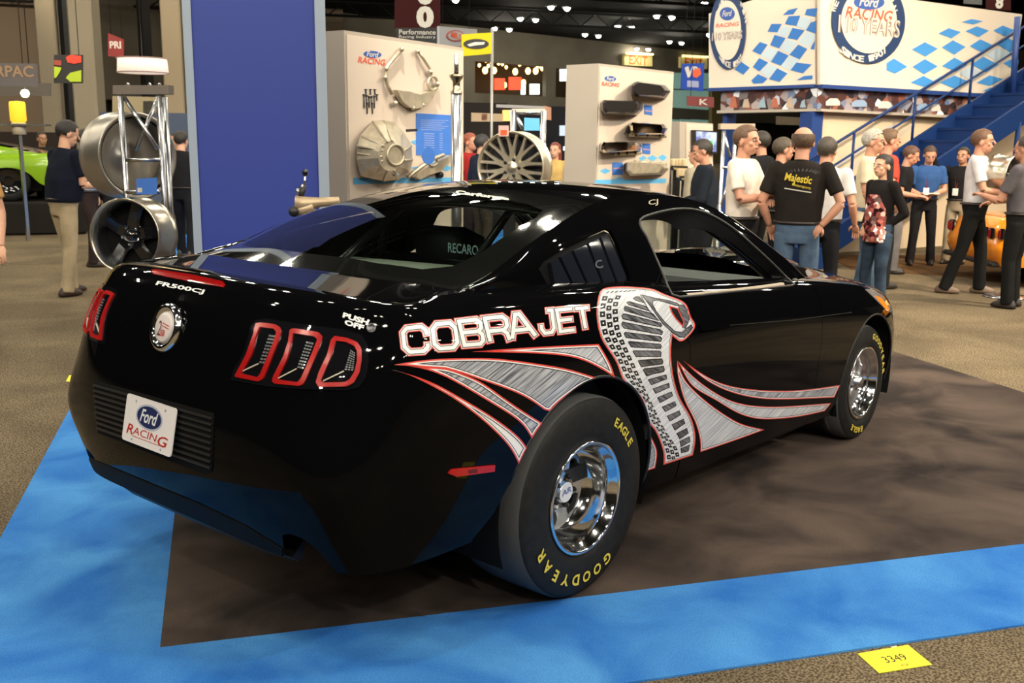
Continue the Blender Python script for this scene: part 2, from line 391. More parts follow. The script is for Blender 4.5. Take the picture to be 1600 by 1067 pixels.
# ceiling and walls
ceilm = mat('ceiling_dark', (.006, .006, .006), rough=.9)
mb = MB(); mb.box((50, 45, 9.95), (190, 190, .2)); o = mb.build('ceiling', ceilm); o['kind'] = 'structure'
wallm = mat('wall_grey', (.13, .115, .09), rough=.85, noise=.12, nscale=.4); wallw = mat('wall_brown', (.085, .065, .045), rough=.85)
lampm = mat('lamp_lens', (1, 1, 1), emit=(1, .93, .76), estr=LAMP_POWER); lamph = mat('lamp_housing', (.05, .05, .05), rough=.5, metal=.5)
class VP:
    """vertical plane through two floor positions given by pixel column and depth"""
    def __init__(s, xl, dl, xr, dr):
        a = at(xl, 230, dl); b = at(xr, 230, dr); s.a = a*[1, 1, 0]; s.b = b*[1, 1, 0]; s.u = s.b-s.a; s.L = np.linalg.norm(s.u); s.u = s.u/s.L
        s.n = np.array((s.u[1], -s.u[0], 0)); 
        if s.n@(CAM*[1, 1, 0]-s.a) < 0: s.n = -s.n
    def p(s, x, y, off=0):
        d = ray(x, y); t = ((s.a-CAM)@s.n+off)/(d@s.n); return CAM+d*t
    def uz(s, x, y): q = s.p(x, y); return (q-s.a)@s.u, q[2]
    def w(s, u, z, off=0): q = s.a+s.u*u+s.n*off; return (q[0], q[1], z)
    def poly(s, name, pts, off, th, m, parent=None, mb=None):
        """prism standing on the plane between off and off+th"""
        P = [s.uz(x, y) for x, y in pts]; own = mb is None; mb = mb or MB()
        mb.prism(P, lambda u, z: s.w(u, z, off), lambda u, z: s.w(u, z, off+th))
        return mb.build(name, m, parent) if own else mb
    def text(s, t, name, m, parent, x0, y0, x1, y1, off, bold=0, shear=0):
        """text box from lower-left pixel to upper-right pixel"""
        u0, z0 = s.uz(x0, y0); u1, z1 = s.uz(x1, y1)
        sg = 1 if u1 > u0 else -1
        return text_obj(t, name, m, parent, lambda u, v: s.w(u0+u*sg, z0+v, off), abs(u1-u0), z1-z0, bold, shear=shear)
def place_lamp():
    first = [None]
    def f(x, y, z):
        if first[0] is None:
            mb = MB(); mb.box((0, 0, .06), (.46, .46, .10), bev=.02)
            r = mb.build('ceiling_lamp', lamph); m2 = MB(); m2.lathe([(0, -.15), (.06, -.14), (.12, -.10), (.16, -.04), (.17, .01)], (0, 0, 0), n=14); m2.build('lens', lampm, r); first[0] = r
            tag(r, 'high bay lamp shining in the dark ceiling', 'lamp', 'paired high bay lamps under the ceiling'); r.location = (x, y, z); return r
        c = copy_tree(first[0]); c.location = (x, y, z); return c
    return f
lamp_at = place_lamp(); ZL = 9.45
def lampdir(px, py): return hz(px, py, ZL)
seen = [(861, 11), (886, 13), (813, 29), (837, 31), (773, 44), (796, 46), (603, 48), (1026, 25), (1050, 27), (965, 41), (987, 43), (914, 54), (935, 56), (872, 66), (891, 68), (1046, 65), (1065, 67), (995, 76), (1013, 77), (1101, 5), (1108, 54), (712, 0)]
for x, y in seen: q = un(x, y, 2, ZL); lamp_at(q[0], q[1], ZL)
for i in range(7):
    for j in range(7):
        for k in (0, 1):
            a, b = -15+6.4*i, -17+6.4*j; q = C0+GA*(a+.8*k)+GB*b+np.array((.8, 1.0, 0)); pj = prj([q[0], q[1], ZL])[0]; fr_ = (np.array((q[0], q[1], ZL))-CAM)@FW > 0
            if not (fr_ and -60 < pj[0] < 1660 and -20 < pj[1] < 400): lamp_at(q[0], q[1], ZL)
# roof trusses
tm = mat('truss_dark', (.012, .012, .012), rough=.7)
for k in range(5):
    t = MB(); z0, z1 = 8.95, 9.75; b = 12+k*12
    p = lambda a, z: tuple(np.array(gp(a, b, z)))
    for z in (z0, z1): t.tube([p(-25, z), p(55, z)], .09, 6)
    for j in range(40): t.tube([p(-25+j*2, z0), p(-24+j*2, z1), p(-23+j*2, z0)], .04, 4)
    o = t.build('trim_%d' % (k+1), tm); o['kind'] = 'structure'
# back walls
WB = VP(780, 77, 1100, 94)
zt = 9.85
def wallbox(name, pl, u0, u1, z0, z1, off, th, m, kind='structure'):
    mb = MB(); mb.prism([(u0, z0), (u1, z0), (u1, z1), (u0, z1)], lambda u, z: pl.w(u, z, off), lambda u, z: pl.w(u, z, off-th)); o = mb.build(name, m)
    if kind: o['kind'] = kind
    return o
wu = lambda x, y=150: WB.uz(x, y)
# wall with two window openings
zs_ = [0.0, wu(800, 178)[1], wu(800, 148)[1], wu(800, 100)[1], wu(800, 72)[1]]
uL, uA, uB, uC, uD, uR = wu(300)[0]-6, wu(742)[0], wu(853)[0], wu(868)[0], wu(899)[0], wu(1500)[0]+20
wallb = MB()
def wb(u0, u1, z0, z1, off=0, th=.4): wallb.prism([(u0, z0), (u1, z0), (u1, z1), (u0, z1)], lambda u, z: WB.w(u, z, off), lambda u, z: WB.w(u, z, off-th))
wb(uL, uR, zs_[1], zs_[2]); wb(uL, uR, zs_[3], 9.9); wb(uL, uA, zs_[2], zs_[3]); wb(uB, uC, zs_[2], zs_[3]); wb(uD, uR, zs_[2], zs_[3])
o = wallb.build('wall_back', wallm); o['kind'] = 'structure'
wallbox('wall_back_low', WB, uL, uR, -.3, zs_[1], -1.5, .3, mat('wall_dark', (.02, .018, .016), rough=.8))
wallbox('wall_back_room', WB, uL, uR, zs_[1], zs_[4], -3.0, .3, mat('wall_room', (.05, .035, .02), rough=.8))
WL = VP(-260, 56, 540, 66)
wallbox('wall_left', WL, 0, WL.L, -.3, 9.9, 0, .4, mat('wall_left_brown', (.20, .16, .12), rough=.85))
WR = VP(1300, 100, 2600, 60)
wallbox('wall_right', WR, 0, WR.L, -.3, 9.9, 0, .4, wallw)
for n_, c_, d_ in (('wall_rear', (-29.8, 35, 4.8), (.3, 150, 10.2)), ('wall_side', (40, -39.8, 4.8), (140, .3, 10.2))):
    mb = MB(); mb.box(c_, d_); o = mb.build(n_, mat('wall_far_dark', (.03, .026, .022), rough=.9)); o['kind'] = 'structure'
# restaurant lights behind the openings
warm = mat('bulb_warm', (1, .7, .3), emit=(1, .62, .22), estr=7); cold = mat('screen_white', (1, 1, 1), emit=(.85, 1, .95), estr=5); redl = mat('lamp_red', (1, .1, .05), emit=(1, .08, .03), estr=1.3)
def dot(px, py, r, m, name, label, cat, group=None, off=-1.4):
    c = WB.p(px, py, off); mb = MB(); mb.sphere(tuple(c), (r*1.6, r*1.6, r*2.0), 10, 8); return tag(mb.build(name, m), label, cat, group)
for x, y in [(749, 93), (759, 95), (749, 102), (763, 103), (779, 99), (785, 100), (791, 105), (801, 98), (826, 112), (836, 100), (840, 104), (847, 108), (870, 101), (882, 102), (895, 115), (768, 98), (812, 101)]:
    dot(x, y, .07, warm, 'pendant_bulb', 'tiny glowing bulb strung behind the far window openings', 'lamp', 'string bulbs behind the far windows')
for x, y in [(758, 110), (772, 110), (805, 112), (825, 111), (837, 111), (847, 104)]:
    dot(x, y, .13, warm, 'globe_lamp', 'warm globe lamp hanging behind the far window openings', 'lamp', 'globe lamps behind the far windows')
for x, y in [(788, 133), (808, 129), (818, 129)]:
    dot(x, y, .12, warm, 'red_lamp', 'small lamp glowing against the red screens in the far window', 'lamp', 'red lamps in the far window')
for (x0, y0, x1, y1), m, n, l in [((780, 122, 796, 140), redl, 'screen', 'left red screen in the far window'), ((803, 120, 822, 140), redl, 'screen', 'middle red screen in the far window'), ((822, 132, 828, 147), cold, 'screen', 'narrow white screen left of the bright one'), ((836, 131, 850, 147), cold, 'screen', 'bright white screen in the far window'), ((883, 108, 894, 126), cold, 'screen', 'pale green screen in the right far window')]:
    tag(WB.poly(n, [(x0, y0), (x1, y0), (x1, y1), (x0, y1)], -.6, .08, m), l, 'screen')
# pilaster between window wall and exit wall, exit signs
ex_b = mat('exit_board', (.50, .42, .18), rough=.6, emit=(.5, .38, .12), estr=.35); ex_r = mat('exit_red', (.75, .10, .02), rough=.5); ex_l = mat('exit_glow', (1, .9, .5), emit=(1, .85, .35), estr=2.2)
for x0, x1, yb, txt, lab in ((972, 1016, 104, 'EXIT', 'lit yellow board reading EXIT above the left display board'), (1060, 1102, 108, 'EXIT', 'lit yellow board reading EXIT above the blue banner')):
    e = WB.poly('exit_sign', [(x0, yb-19), (x1, yb-17), (x1, yb), (x0, yb-2)], .0, .25, ex_b); tag(e, lab, 'sign')
    WB.poly('light_strip', [(x0+2, yb-22), (x1-2, yb-20), (x1-2, yb-17), (x0+2, yb-19)], .25, .25, ex_l, e)
    WB.text(txt, 'lettering', ex_r, e, x0+7, yb-4, x1-8, yb-15, .27, .02)
# teal glass entrance right of display board
teal = mat('entrance_glass', (.30, .48, .42), rough=.25, emit=(.28, .50, .42), estr=.35); fr_m = mat('entrance_frame', (.13, .13, .10), rough=.5)
en_ = empty('glass_entrance', tuple(WB.w(wu(1075)[0], 0, .3)), 0, 'tall pale green glass entrance with dark bars at the back wall', 'entrance')
def wpart(o, root): o.parent = root; o.matrix_parent_inverse = Matrix.Translation(-root.location) @ Matrix.Identity(4); return o
def wparti(o, root): o.parent = root; o.matrix_parent_inverse = root.matrix_basis.inverted(); return o
for x0, x1 in ((1046, 1059), (1060, 1076), (1077, 1092), (1093, 1108)):
    for y0, y1 in ((113, 139), (140, 172), (186, 212)):
        wpart(WB.poly('pane', [(x0, y0), (x1, y0+1), (x1, y1), (x0, y1)], .1, .06, teal), en_)
wpart(WB.poly('door_sign', [(1046, 168), (1106, 172), (1106, 188), (1046, 184)], .2, .06, fr_m), en_)
for y in (112.5, 139.5, 185): wpart(WB.poly('frame', [(1044, y-1), (1110, y), (1110, y+2), (1044, y+1)], .16, .08, fr_m), en_)
e2 = WB.poly('high_window', [(962, 109), (1025, 112), (1025, 117), (962, 114)], .1, .06, teal); tag(e2, 'thin strip of pale green window above the board with valve covers', 'window')
o = WB.poly('trim_11', [(1104, 140), (1126, 142), (1126, 260), (1104, 260)], .2, .4, mat('olive_wall', (.22, .18, .08), rough=.8)); o['kind'] = 'structure'
# columns left
colm_ = mat('column_beige', (.25, .215, .16), rough=.8)
def column(x0, x1, d, n):
    a = at(x0, 230, d); b = at(x1, 230, d); c = (a+b)/2; w = np.linalg.norm((b-a)[:2]); mb = MB(); mb.box((c[0], c[1], 4.9), (w*.8, w*.8, 9.9), rz=YAW, bev=.05); o = mb.build('trim_%d' % n, colm_); o['kind'] = 'structure'; return o
column(72, 110, 30, 20); column(122, 168, 28, 21); column(262, 300, 38, 22)
mb = MB(); a = at(116, 230, 29); mb.box((a[0], a[1], 4.9), (.25, .25, 9.8)); o = mb.build('trim_23', satin); o['kind'] = 'structure'
mb = MB(); a = at(236, 230, 39); mb.box((a[0], a[1], 4.9), (.35, .35, 9.8)); o = mb.build('trim_24', satin); o['kind'] = 'structure'
# ---------------- hanging signs
def flat_sign(name, px, depth, m, label, cat='sign', th=.05, kind2=None):
    x0, x1 = px[0][0], px[1][0]; dd = depth if isinstance(depth, tuple) else (depth, depth); pl = VP(x0, dd[0], x1, dd[1]); o = pl.poly(name, px, 0, th, m); tag(o, label, cat)
    if name != 'flag':
        mb = MB()
        for t in (.15, .85):
            q = pl.p(px[0][0]*(1-t)+px[1][0]*t, px[0][1]*(1-t)+px[1][1]*t, th/2); mb.tube([(q[0], q[1], q[2]-.03), (q[0], q[1], 9.85)], .008, 4)
        mb.build('cable', satin, o)['kind'] = 'stuff'
    return o, pl
cream = mat('sign_cream', (.62, .50, .38), rough=.5); blk = mat('sign_black', (.012, .011, .012), rough=.6); wht = mat('sign_white', (.55, .52, .48), rough=.5)
maroon = mat('banner_maroon', (.045, .010, .010), rough=.8); letw = mat('letter_white', (.62, .58, .52), rough=.5)
b0, p0 = flat_sign('hanging_banner', [(617, -30), (688, -30), (688, 44), (617, 44)], 24, maroon, 'dark maroon hanging banner with large white zeros'); p0.text('0', 'numeral', letw, b0, 651, 44, 678, 10, .06, .06); p0.text('0', 'numeral', letw, b0, 651, 8, 678, -28, .06, .06)
b1, p1 = flat_sign('hanging_sign', [(619, 44), (684, 44), (684, 72), (619, 66)], 24, blk, 'black hanging sign reading Performance Racing below the zeros banner')
p1.text('Performance', 'lettering', letw, b1, 624, 54, 681, 47, .06, .01); p1.text('Racing Industry', 'lettering', letw, b1, 624, 61, 681, 56, .06)
b2, p2 = flat_sign('hanging_sign', [(683, 41), (742, 46), (742, 74), (683, 71)], (20, 22), mat('sign_grey', (.40, .40, .42), rough=.5), 'pale grey hanging sign with a red oval'); p2.poly('oval', [(707+14*math.cos(t), 56+9*math.sin(t)) for t in np.linspace(0, 2*PI, 24, endpoint=False)], .055, .01, mat('oval_red', (.38, .09, .09), rough=.5), b2)
p2.poly('oval_centre', [(707+12*math.cos(t), 56+7*math.sin(t)) for t in np.linspace(0, 2*PI, 24, endpoint=False)], .068, .005, mat('sign_grey', (.40, .40, .42)), b2); p2.text('MR.G', 'lettering', ex_r, b2, 699, 59, 717, 54, .08, .02)
b3, p3 = flat_sign('flag', [(721, 54), (768, 51), (768, 84), (722, 88)], 15, mat('flag_yellow', (.60, .50, .02), rough=.7), 'yellow flag with a black oval on a tall pole', 'flag', .02)
p3.poly('oval', [(744+20*math.cos(t), 69+8*math.sin(t)) for t in np.linspace(0, 2*PI, 24, endpoint=False)], .022, .004, blk, b3); p3.poly('script_bar', [(730, 70), (742, 66), (758, 66), (756, 70), (744, 71), (734, 73)], .028, .004, letw, b3)
mb = MB(); a = at(769, 50, 15); mb.tube([(a[0], a[1], 0), (a[0], a[1], a[2]+.05)], .022, 8); mb.lathe([(0, 0), (.25, 0), (.25, .02), (.03, .04)], (a[0], a[1], -.008), n=16); po = mb.build('pole', mat('pole_grey', (.35, .34, .32), rough=.4, metal=.4), b3)
b4, p4 = flat_sign('hanging_banner', [(1065, 100), (1100, 99), (1098, 143), (1063, 139)], 26, mat('banner_blue', (.03, .08, .42), rough=.7), 'blue banner with a red and white figure below the exit sign')
p4.poly('figure', [(1069, 106), (1074, 104), (1077, 120), (1074, 122)], .055, .01, letw, b4); p4.poly('figure', [(1082, 110), (1093, 106), (1095, 116), (1088, 122), (1082, 120)], .055, .01, ex_r, b4); p4.text('VP', 'lettering', letw, b4, 1072, 120, 1090, 104, .06, .03); p4.poly('text_bar', [(1073, 126), (1091, 127), (1091, 137), (1073, 136)], .055, .01, mat('bar_lilac', (.35, .38, .6)), b4)
b5, p5 = flat_sign('hanging_sign', [(1073, 150), (1115, 152), (1115, 168), (1073, 165)], 25, mat('sign_dark_red', (.20, .03, .03), rough=.6), 'dark red hanging sign in front of the glass entrance'); p5.text('K', 'lettering', letw, b5, 1092, 164, 1106, 155, .06, .02)
b6, p6 = flat_sign('hanging_sign', [(-30, 98), (58, 100), (60, 136), (-30, 134)], 17, mat('sign_grey_blue', (.17, .15, .15), rough=.6), 'grey hanging sign with big letters at the left edge'); p6.text('OARPAC', 'lettering', mat('letter_orange', (.48, .30, .17), rough=.5), b6, -40, 120, 54, 103, .06, .02)
b7, p7 = flat_sign('poster', [(86, 86), (130, 86), (130, 130), (86, 130)], 20, blk, 'colourful dark poster hanging between two columns', 'poster')
p7.poly('red_shape', [(105, 90), (112, 86), (129, 88), (129, 98), (118, 100), (108, 98)], .055, .01, mat('poster_red', (.55, .04, .02)), b7); p7.poly('green_shape', [(105, 122), (112, 114), (129, 110), (129, 128), (112, 128)], .055, .01, mat('poster_green', (.32, .42, .02)), b7); p7.poly('green_shape', [(87, 104), (98, 106), (96, 112), (90, 122), (87, 122)], .055, .01, mat('poster_green', (.32, .42, .02)), b7); p7.poly('stripe', [(87, 94), (98, 95), (98, 103), (87, 102)], .055, .01, mat('poster_red2', (.25, .04, .03)), b7)
b8, p8 = flat_sign('hanging_sign', [(170, 52), (194, 62), (194, 90), (170, 88)], 26, mat('sign_red', (.22, .02, .02), rough=.6), 'red hanging sign with white print between the columns'); p8.text('PRI', 'lettering', letw, b8, 173, 76, 190, 65, .06, .03)
# lit drum sign
dl = at(223, 103, 18); mb = MB(); mb.lathe([(.0, -.12), (.44, -.12), (.42, .12), (0, .12)], (dl[0], dl[1], dl[2]), n=28); ds = tag(mb.build('drum_sign', mat('drum_lit', (.8, .7, .6), emit=(1, .80, .66), estr=.75)), 'glowing round drum sign hanging above the wheel rack', 'sign')
mb = MB()
for z in (-.12, .125): mb.lathe([(.44, z-.01), (.455, z), (.44, z+.01)], (dl[0], dl[1], dl[2]), n=28)
mb.build('rim', mat('drum_rim', (.4, .25, .22), rough=.5), ds); mb = MB(); mb.tube([(dl[0], dl[1], dl[2]+.1), (dl[0], dl[1], 9.85)], .01, 5); mb.build('cable', satin, ds)
# ================================================================== CAR (car frame = world: rear axle at x 0, right side y < 0)
CARL = 'black two door race coupe with silver snake graphic and drag slicks on the dark rug'
car = empty('car', (1.2, 0, 0), 0, CARL, 'car')
class _CP:  # parts are built in world coordinates, then hung under the car's empty
    items = []
def cpart(o): o.parent = car; o.matrix_parent_inverse = Matrix.Translation((-1.2, 0, 0)); return o
paint = mat('black_paint', (.0025, .0025, .003), rough=.03, spec=.10, coat=0)
satin = mat('satin_black', (.012, .012, .013), rough=.45)
matte = mat('matte_black', (.006, .006, .006), rough=.8)
chrome = mat('chrome', (.85, .86, .88), rough=.085, metal=1)
redlens = mat('red_lens', (.40, .008, .008), rough=.22, coat=0, emit=(.5, .01, .01), estr=.0)
darklens = mat('dark_lens', (.006, .006, .008), rough=.03, coat=1)
# --- lower body control net: rear centre -> right side -> front centre, rows bottom -> top
def colm(*rows): return [np.array(r, float) for r in rows]
def rearcol(y, dx, dz=0, ys=1):
    base = [(-1.085, .402), (-1.155, .55), (-1.188, .70), (-1.165, .86), (-1.112, 1.03), (-1.052, 1.145), (-.995, 1.205), (-.925, 1.219)]
    return [np.array((b[0]+dx*(1+.06*k)+(dx*.22 if k in (3, 4, 5) else 0)-(.018 if k == 0 else .006 if k == 1 else 0), -y*(1-.012*max(0, k-3)), b[1]+dz*(k/7.)-(.5*dx if k == 0 and dx < .1 else .030 if k == 0 else 0)), float) for k, b in enumerate(base)]
def sidecol(x, zs, ys): return [np.array((x_, -y, z), float) for x_, z, y in zip(x if isinstance(x, tuple) else [x]*8, zs, ys)]
NET = [rearcol(0, 0), rearcol(.36, .010, -.006), rearcol(.64, .045, -.024), rearcol(.815, .125, -.045),
       sidecol((-.80, -.80, -.80, -.80, -.79, -.755, -.70, -.64), (.375, .48, .665, .82, .96, 1.07, 1.148, 1.182), (.885, .90, .912, .915, .905, .885, .845, .785)),
       sidecol(-.52, (.372, .48, .65, .80, .93, 1.052, 1.142, 1.183), (.89, .915, .935, .945, .94, .915, .868, .785)),
       sidecol(-.2, (.36, .47, .62, .77, .905, 1.035, 1.13, 1.172), (.89, .92, .945, .955, .95, .922, .870, .780)),
       sidecol(.2, (.31, .42, .58, .73, .87, 1.0, 1.105, 1.145), (.885, .915, .94, .952, .945, .918, .868, .778)),
       sidecol(.6, (.27, .37, .53, .69, .84, .97, 1.07, 1.11), (.88, .905, .925, .935, .932, .908, .862, .785)),
       sidecol(1.1, (.25, .35, .49, .65, .80, .935, 1.03, 1.068), (.875, .90, .915, .925, .925, .905, .86, .79)),
       sidecol(1.6, (.235, .33, .47, .62, .775, .905, .995, 1.03), (.875, .90, .915, .925, .925, .905, .86, .79)),
       sidecol(2.1, (.225, .32, .45, .60, .75, .87, .955, .985), (.875, .90, .918, .928, .925, .90, .85, .78)),
       sidecol(2.5, (.215, .31, .44, .585, .725, .84, .915, .94), (.88, .905, .925, .935, .93, .90, .84, .76)),
       sidecol(2.85, (.21, .30, .43, .57, .70, .80, .87, .895), (.88, .90, .925, .935, .925, .89, .82, .73)),
       sidecol(3.15, (.20, .29, .41, .54, .66, .755, .815, .835), (.84, .865, .885, .89, .875, .84, .77, .68)),
       sidecol(3.42, (.20, .28, .39, .51, .62, .70, .755, .775), (.70, .73, .75, .75, .74, .71, .65, .56)),
       sidecol(3.56, (.20, .27, .38, .50, .61, .69, .74, .76), (.40, .42, .44, .44, .43, .41, .38, .33)),
       sidecol(3.60, (.20, .27, .38, .50, .61, .69, .74, .76), (0,)*8)]
G0 = np.array(NET).transpose(1, 0, 2)
GW = csurf(G0, 240, 64)
shell = Surf.grid(GW)
r7 = GW[-1]         # top edge, rear centre -> front centre
def r7x(x):         # side part only
    s = r7[35:]; k = np.argmin(np.abs(s[:200, 0]-x)); return s[k]
# --- greenhouse: rail (drip line) and centre line
RAIL = np.array([(2.14, -.755, .985), (1.86, -.70, 1.15), (1.6, -.648, 1.29), (1.35, -.605, 1.385), (1.05, -.575, 1.436), (.72, -.565, 1.447), (.46, -.61, 1.43), (.22, -.655, 1.383), (.06, -.69, 1.343), (-.10, -.71, 1.298), (-.26, -.725, 1.240), (-.38, -.735, 1.203), (-.5, -.75, 1.183)])
BASE = np.array([r7x(x) for x in (2.12, 1.9, 1.65, 1.38, 1.05, .72, .44, .20, .03, -.12, -.28, -.39, -.52)])
BASE[0] = BASE[0]*[1, 1, 1]
midr = (RAIL+BASE)/2+np.array([0, -.022, .012]); midr[0] = (RAIL[0]+BASE[0])/2; midr[-1] = (RAIL[-1]+BASE[-1])/2
q1 = RAIL*.85+BASE*.15+np.array([0, -.018, .004]); q1[0] = RAIL[0]*.85+BASE[0]*.15; q1[-1] = RAIL[-1]*.85+BASE[-1]*.15
GG = csurf(np.array([BASE, midr, q1, RAIL])[:, ::-1], 150, 26)      # from the tail forward
green = Surf.grid(GG)
def rail_at(x):
    R = spline(RAIL, 300); k = np.argmin(np.abs(R[:, 0]-x)); return R[k]
def toprow(xc, zc, xr, f1=.4, f2=.78, crown=.0):
    c = np.array((xc, 0, zc)); r = rail_at(xr)
    def q(t): 
        p = c*(1-t)+r*t; p[2] = r[2]+(zc-r[2])*(1-t**2.4); p[0] = xc+(xr-xc)*t**2; return p
    return [c, q(f1), q(f2), q(.94), r]
TR = [toprow(1.40, 1.432, 1.28), toprow(1.1, 1.474, 1.05), toprow(.75, 1.492, .75), toprow(.40, 1.478, .46), toprow(.1, 1.43, .18), toprow(-.2, 1.352, -.08), toprow(-.45, 1.272, -.29), toprow(-.63, 1.212, -.49)]
GT = csurf(np.array(TR), 40, 110)     # rows front -> rear, cols centre -> right
roofs = Surf.grid(GT, flip=False)
if roofs.polys[0][1].mean(0)[2] < 0: roofs = Surf.grid(GT, flip=True)
WS0 = [(2.30, 0, 1.045), (2.28, -.35, 1.035), (2.20, -.62, 1.005), (2.15, -.73, .988), (2.14, -.755, .985)]
wst = [GT[0][int(round(t*39))] for t in (0, .4, .78, .94, 1)]
GWS = csurf(np.array([WS0, [(np.array(a)*.5+b*.5+np.array((.02, 0, .03))) for a, b in zip(WS0, wst)], wst]), 40, 30)
wind = Surf.grid(GWS); 
if wind.polys[0][1].mean(0)[2] < 0: wind = Surf.grid(GWS, flip=True)
# deck lid
i58 = int(np.argmin(np.abs(r7[35:200, 0]+.515)))+35
rr = np.array([r7[min(int(t), 239)]*(1-(t % 1))+r7[min(int(t)+1, 239)]*(t % 1) for t in np.linspace(0, i58, 40)])
ff = np.array(GT[-1])
GD = np.array([rr*(1-t)+ff*t-np.array((0, 0, .02*t*(1-t)))*np.linspace(1, 0, 40)[:, None] for t in np.linspace(0, 1, 14)])
deck = Surf.grid(GD, flip=False)
if deck.polys[200][1].mean(0)[2] < 0: deck = Surf.grid(GD, flip=True)
# hood
kk = [i for i in range(len(r7)) if r7[i][0] > 2.12]
hs = [r7[k] for k in np.linspace(kk[0], 239, 7).astype(int)]
HC = [(2.28, 0, 1.035), (2.6, 0, 1.05), (2.9, 0, 1.02), (3.15, 0, .965), (3.35, 0, .90), (3.5, 0, .83), (3.60, 0, .765)]
hrows = []
for c, s in zip(HC, hs):
    c = np.array(c, float); row = []
    for t in (0, .3, .42, .62, .85, 1):
        p = c*(1-t)+s*t; p[2] = s[2]+(c[2]-s[2])*(1-t**1.6)*(1.0 if t < .4 else .72) if 0 < t < 1 else p[2]; row.append(p)
    hrows.append(row)
GH = csurf(np.array(hrows), 36, 40)
hood = Surf.grid(GH)
if hood.polys[300][1].mean(0)[2] < 0: hood = Surf.grid(GH, flip=True)
# ------------------------------------------------------------------ cutting the body
def circ2(cx, cz, r, n=40, a0=0, a1=2*PI): return [(cx+r*math.cos(a0+(a1-a0)*i/n), cz+r*math.sin(a0+(a1-a0)*i/n)) for i in range(n)]
AR, AF = (0.0, .385, .452), (2.72, .34, .392)
shell = clip(shell, circ2(*AR), SIDE, False)
shell = clip(shell, [(-.60, .1), (.40, .1), (.44, .42), (-.43, .54), (-.49, .45), (-.57, .385)], SIDE, False)
shell = clip(shell, circ2(*AF), SIDE, False)
NOTCH = [(449, 905), (441, 836), (452, 834), (466, 838), (482, 847), (498, 861), (512, 877), (525, 893), (525, 930), (450, 930)]
shell_full = shell
notched = clip(shell, NOTCH, PX, False, cam_facing)
DOOR = [(.715, .0), (.70, .55), (.70, .85), (.62, 1.0), (.56, 1.2), (2.03, 1.2), (2.03, .85), (2.0, .5), (2.0, .0)]
gap = .004
lower_shell = clip(notched, [(p[0], p[1]) for p in DOOR], SIDE, False)
DOOR_IN = [(.719, .262), (.704, .55), (.704, .85), (.624, 1.0), (.564, 1.2), (2.026, 1.2), (2.026, .85), (1.996, .5), (1.996, .235)]
door_skin = clip(notched, DOOR_IN, SIDE, True)
sill_s = clip(notched, [(.715, 0), (.719, .258), (1.996, .231), (2.0, 0)], SIDE, True)
def both(s): return s+s.mirror()
def pair(s, name, m): return [cpart(s.build(name, m)), cpart(s.mirror().build(name, m))]
# rear fascia / quarter split: rear bumper part
BUMP = [(-1.4, 0), (-.46, 0), (-.46, .80), (-.98, .87), (-1.4, .87)]
bumper = clip(lower_shell, BUMP, SIDE, True)
rest = clip(lower_shell, BUMP, SIDE, False)
FB = [(3.02, 0), (3.02, .56), (3.2, .60), (3.8, .60), (3.8, 0)]
fbump = clip(rest, FB, SIDE, True); rest = clip(rest, FB, SIDE, False)
pair(clip(rest, [(-2, -1), (1.2, -1), (1.2, 3), (-2, 3)], SIDE, True), 'rear_quarter', paint); pair(clip(rest, [(1.2, -1), (5, -1), (5, 3), (1.2, 3)], SIDE, True), 'front_fender', paint)
cpart(both(bumper).build('rear_bumper', paint))
cpart(both(fbump).build('front_bumper', paint))
pair(sill_s, 'rocker_panel', paint)
cpart(both(deck).build('boot_lid', paint))
cpart(both(hood).build('bonnet', paint))
# front window opening, quarter window
WIN = spline([(1011, 371), (1003, 358), (999, 347), (1004, 340), (1020, 334), (1045, 328), (1075, 326), (1100, 331), (1125, 343), (1150, 360), (1180, 386), (1210, 414), (1232, 436), (1241, 444)], 30)
WIN = [tuple(p) for p in WIN]+[(1236, 446), (1150, 455), (1085, 462), (1062, 464), (1050, 460), (1043, 447), (1034, 423)]
QW = [(842, 420), (850, 408), (880, 390), (925, 368), (948, 358), (956, 362), (966, 382), (984, 430), (986, 440), (980, 447), (870, 448), (855, 444)]
green_cut = clip(green, WIN, PX, False, cam_facing)
green_body = clip(green_cut, QW, PX, False, cam_facing)
quarter = clip(green, QW, PX, True, cam_facing)
shell_win = clip(door_skin, WIN, PX, False, cam_facing)
pair(green_body, 'cabin_side', paint)
for k, sg in enumerate((door_skin, door_skin.mirror())):
    d = cpart(sg.build('door', paint))
# roof, back glass with black band
GL = [(-.535, -2), (-.535, 2), (.30, 2), (.30, -2)]
glass_top = lambda P: P[:, [0, 1]]
def gtpoly(k0, k1, r0, r1): pass
# split the roof by grid rows: use pixel free polygon in top view
rg = [(.335, .01), (.36, -.3), (.42, -.5), (.445, -.565)]
ROOFCUT = [(.335, .02), (.335, 0), (.345, -.2), (.38, -.42), (.43, -.62), (3, -.8), (3, .02)]
roof_panel = clip(roofs, ROOFCUT, TOP, True)
back = clip(roofs, ROOFCUT, TOP, False)
INNER = [(.20, .02), (.205, -.25), (.22, -.45), (.20, -.545), (.12, -.575), (-.05, -.60), (-.22, -.615), (-.36, -.60), (-.44, -.53), (-.49, -.35), (-.515, -.1), (-.52, .02)]
back_clear = clip(back, INNER, TOP, True)
back_band = clip(back, INNER, TOP, False)
cpart(both(roof_panel).build('roof', paint))
frit = mat('glass_frit', (.006, .0065, .006), rough=.06, coat=1)
cpart(both(back_band).build('back_glass_band', frit))
bg = cpart(both(back_clear).build('back_glass', glassmat('back_glass_mat', .62)))
bgt = clip(wind, [(0, .02), (3, .02), (3, -.02), (0, -.02)], TOP, True)
cpart(both(wind).build('windshield', glassmat('clear_glass', .9)))
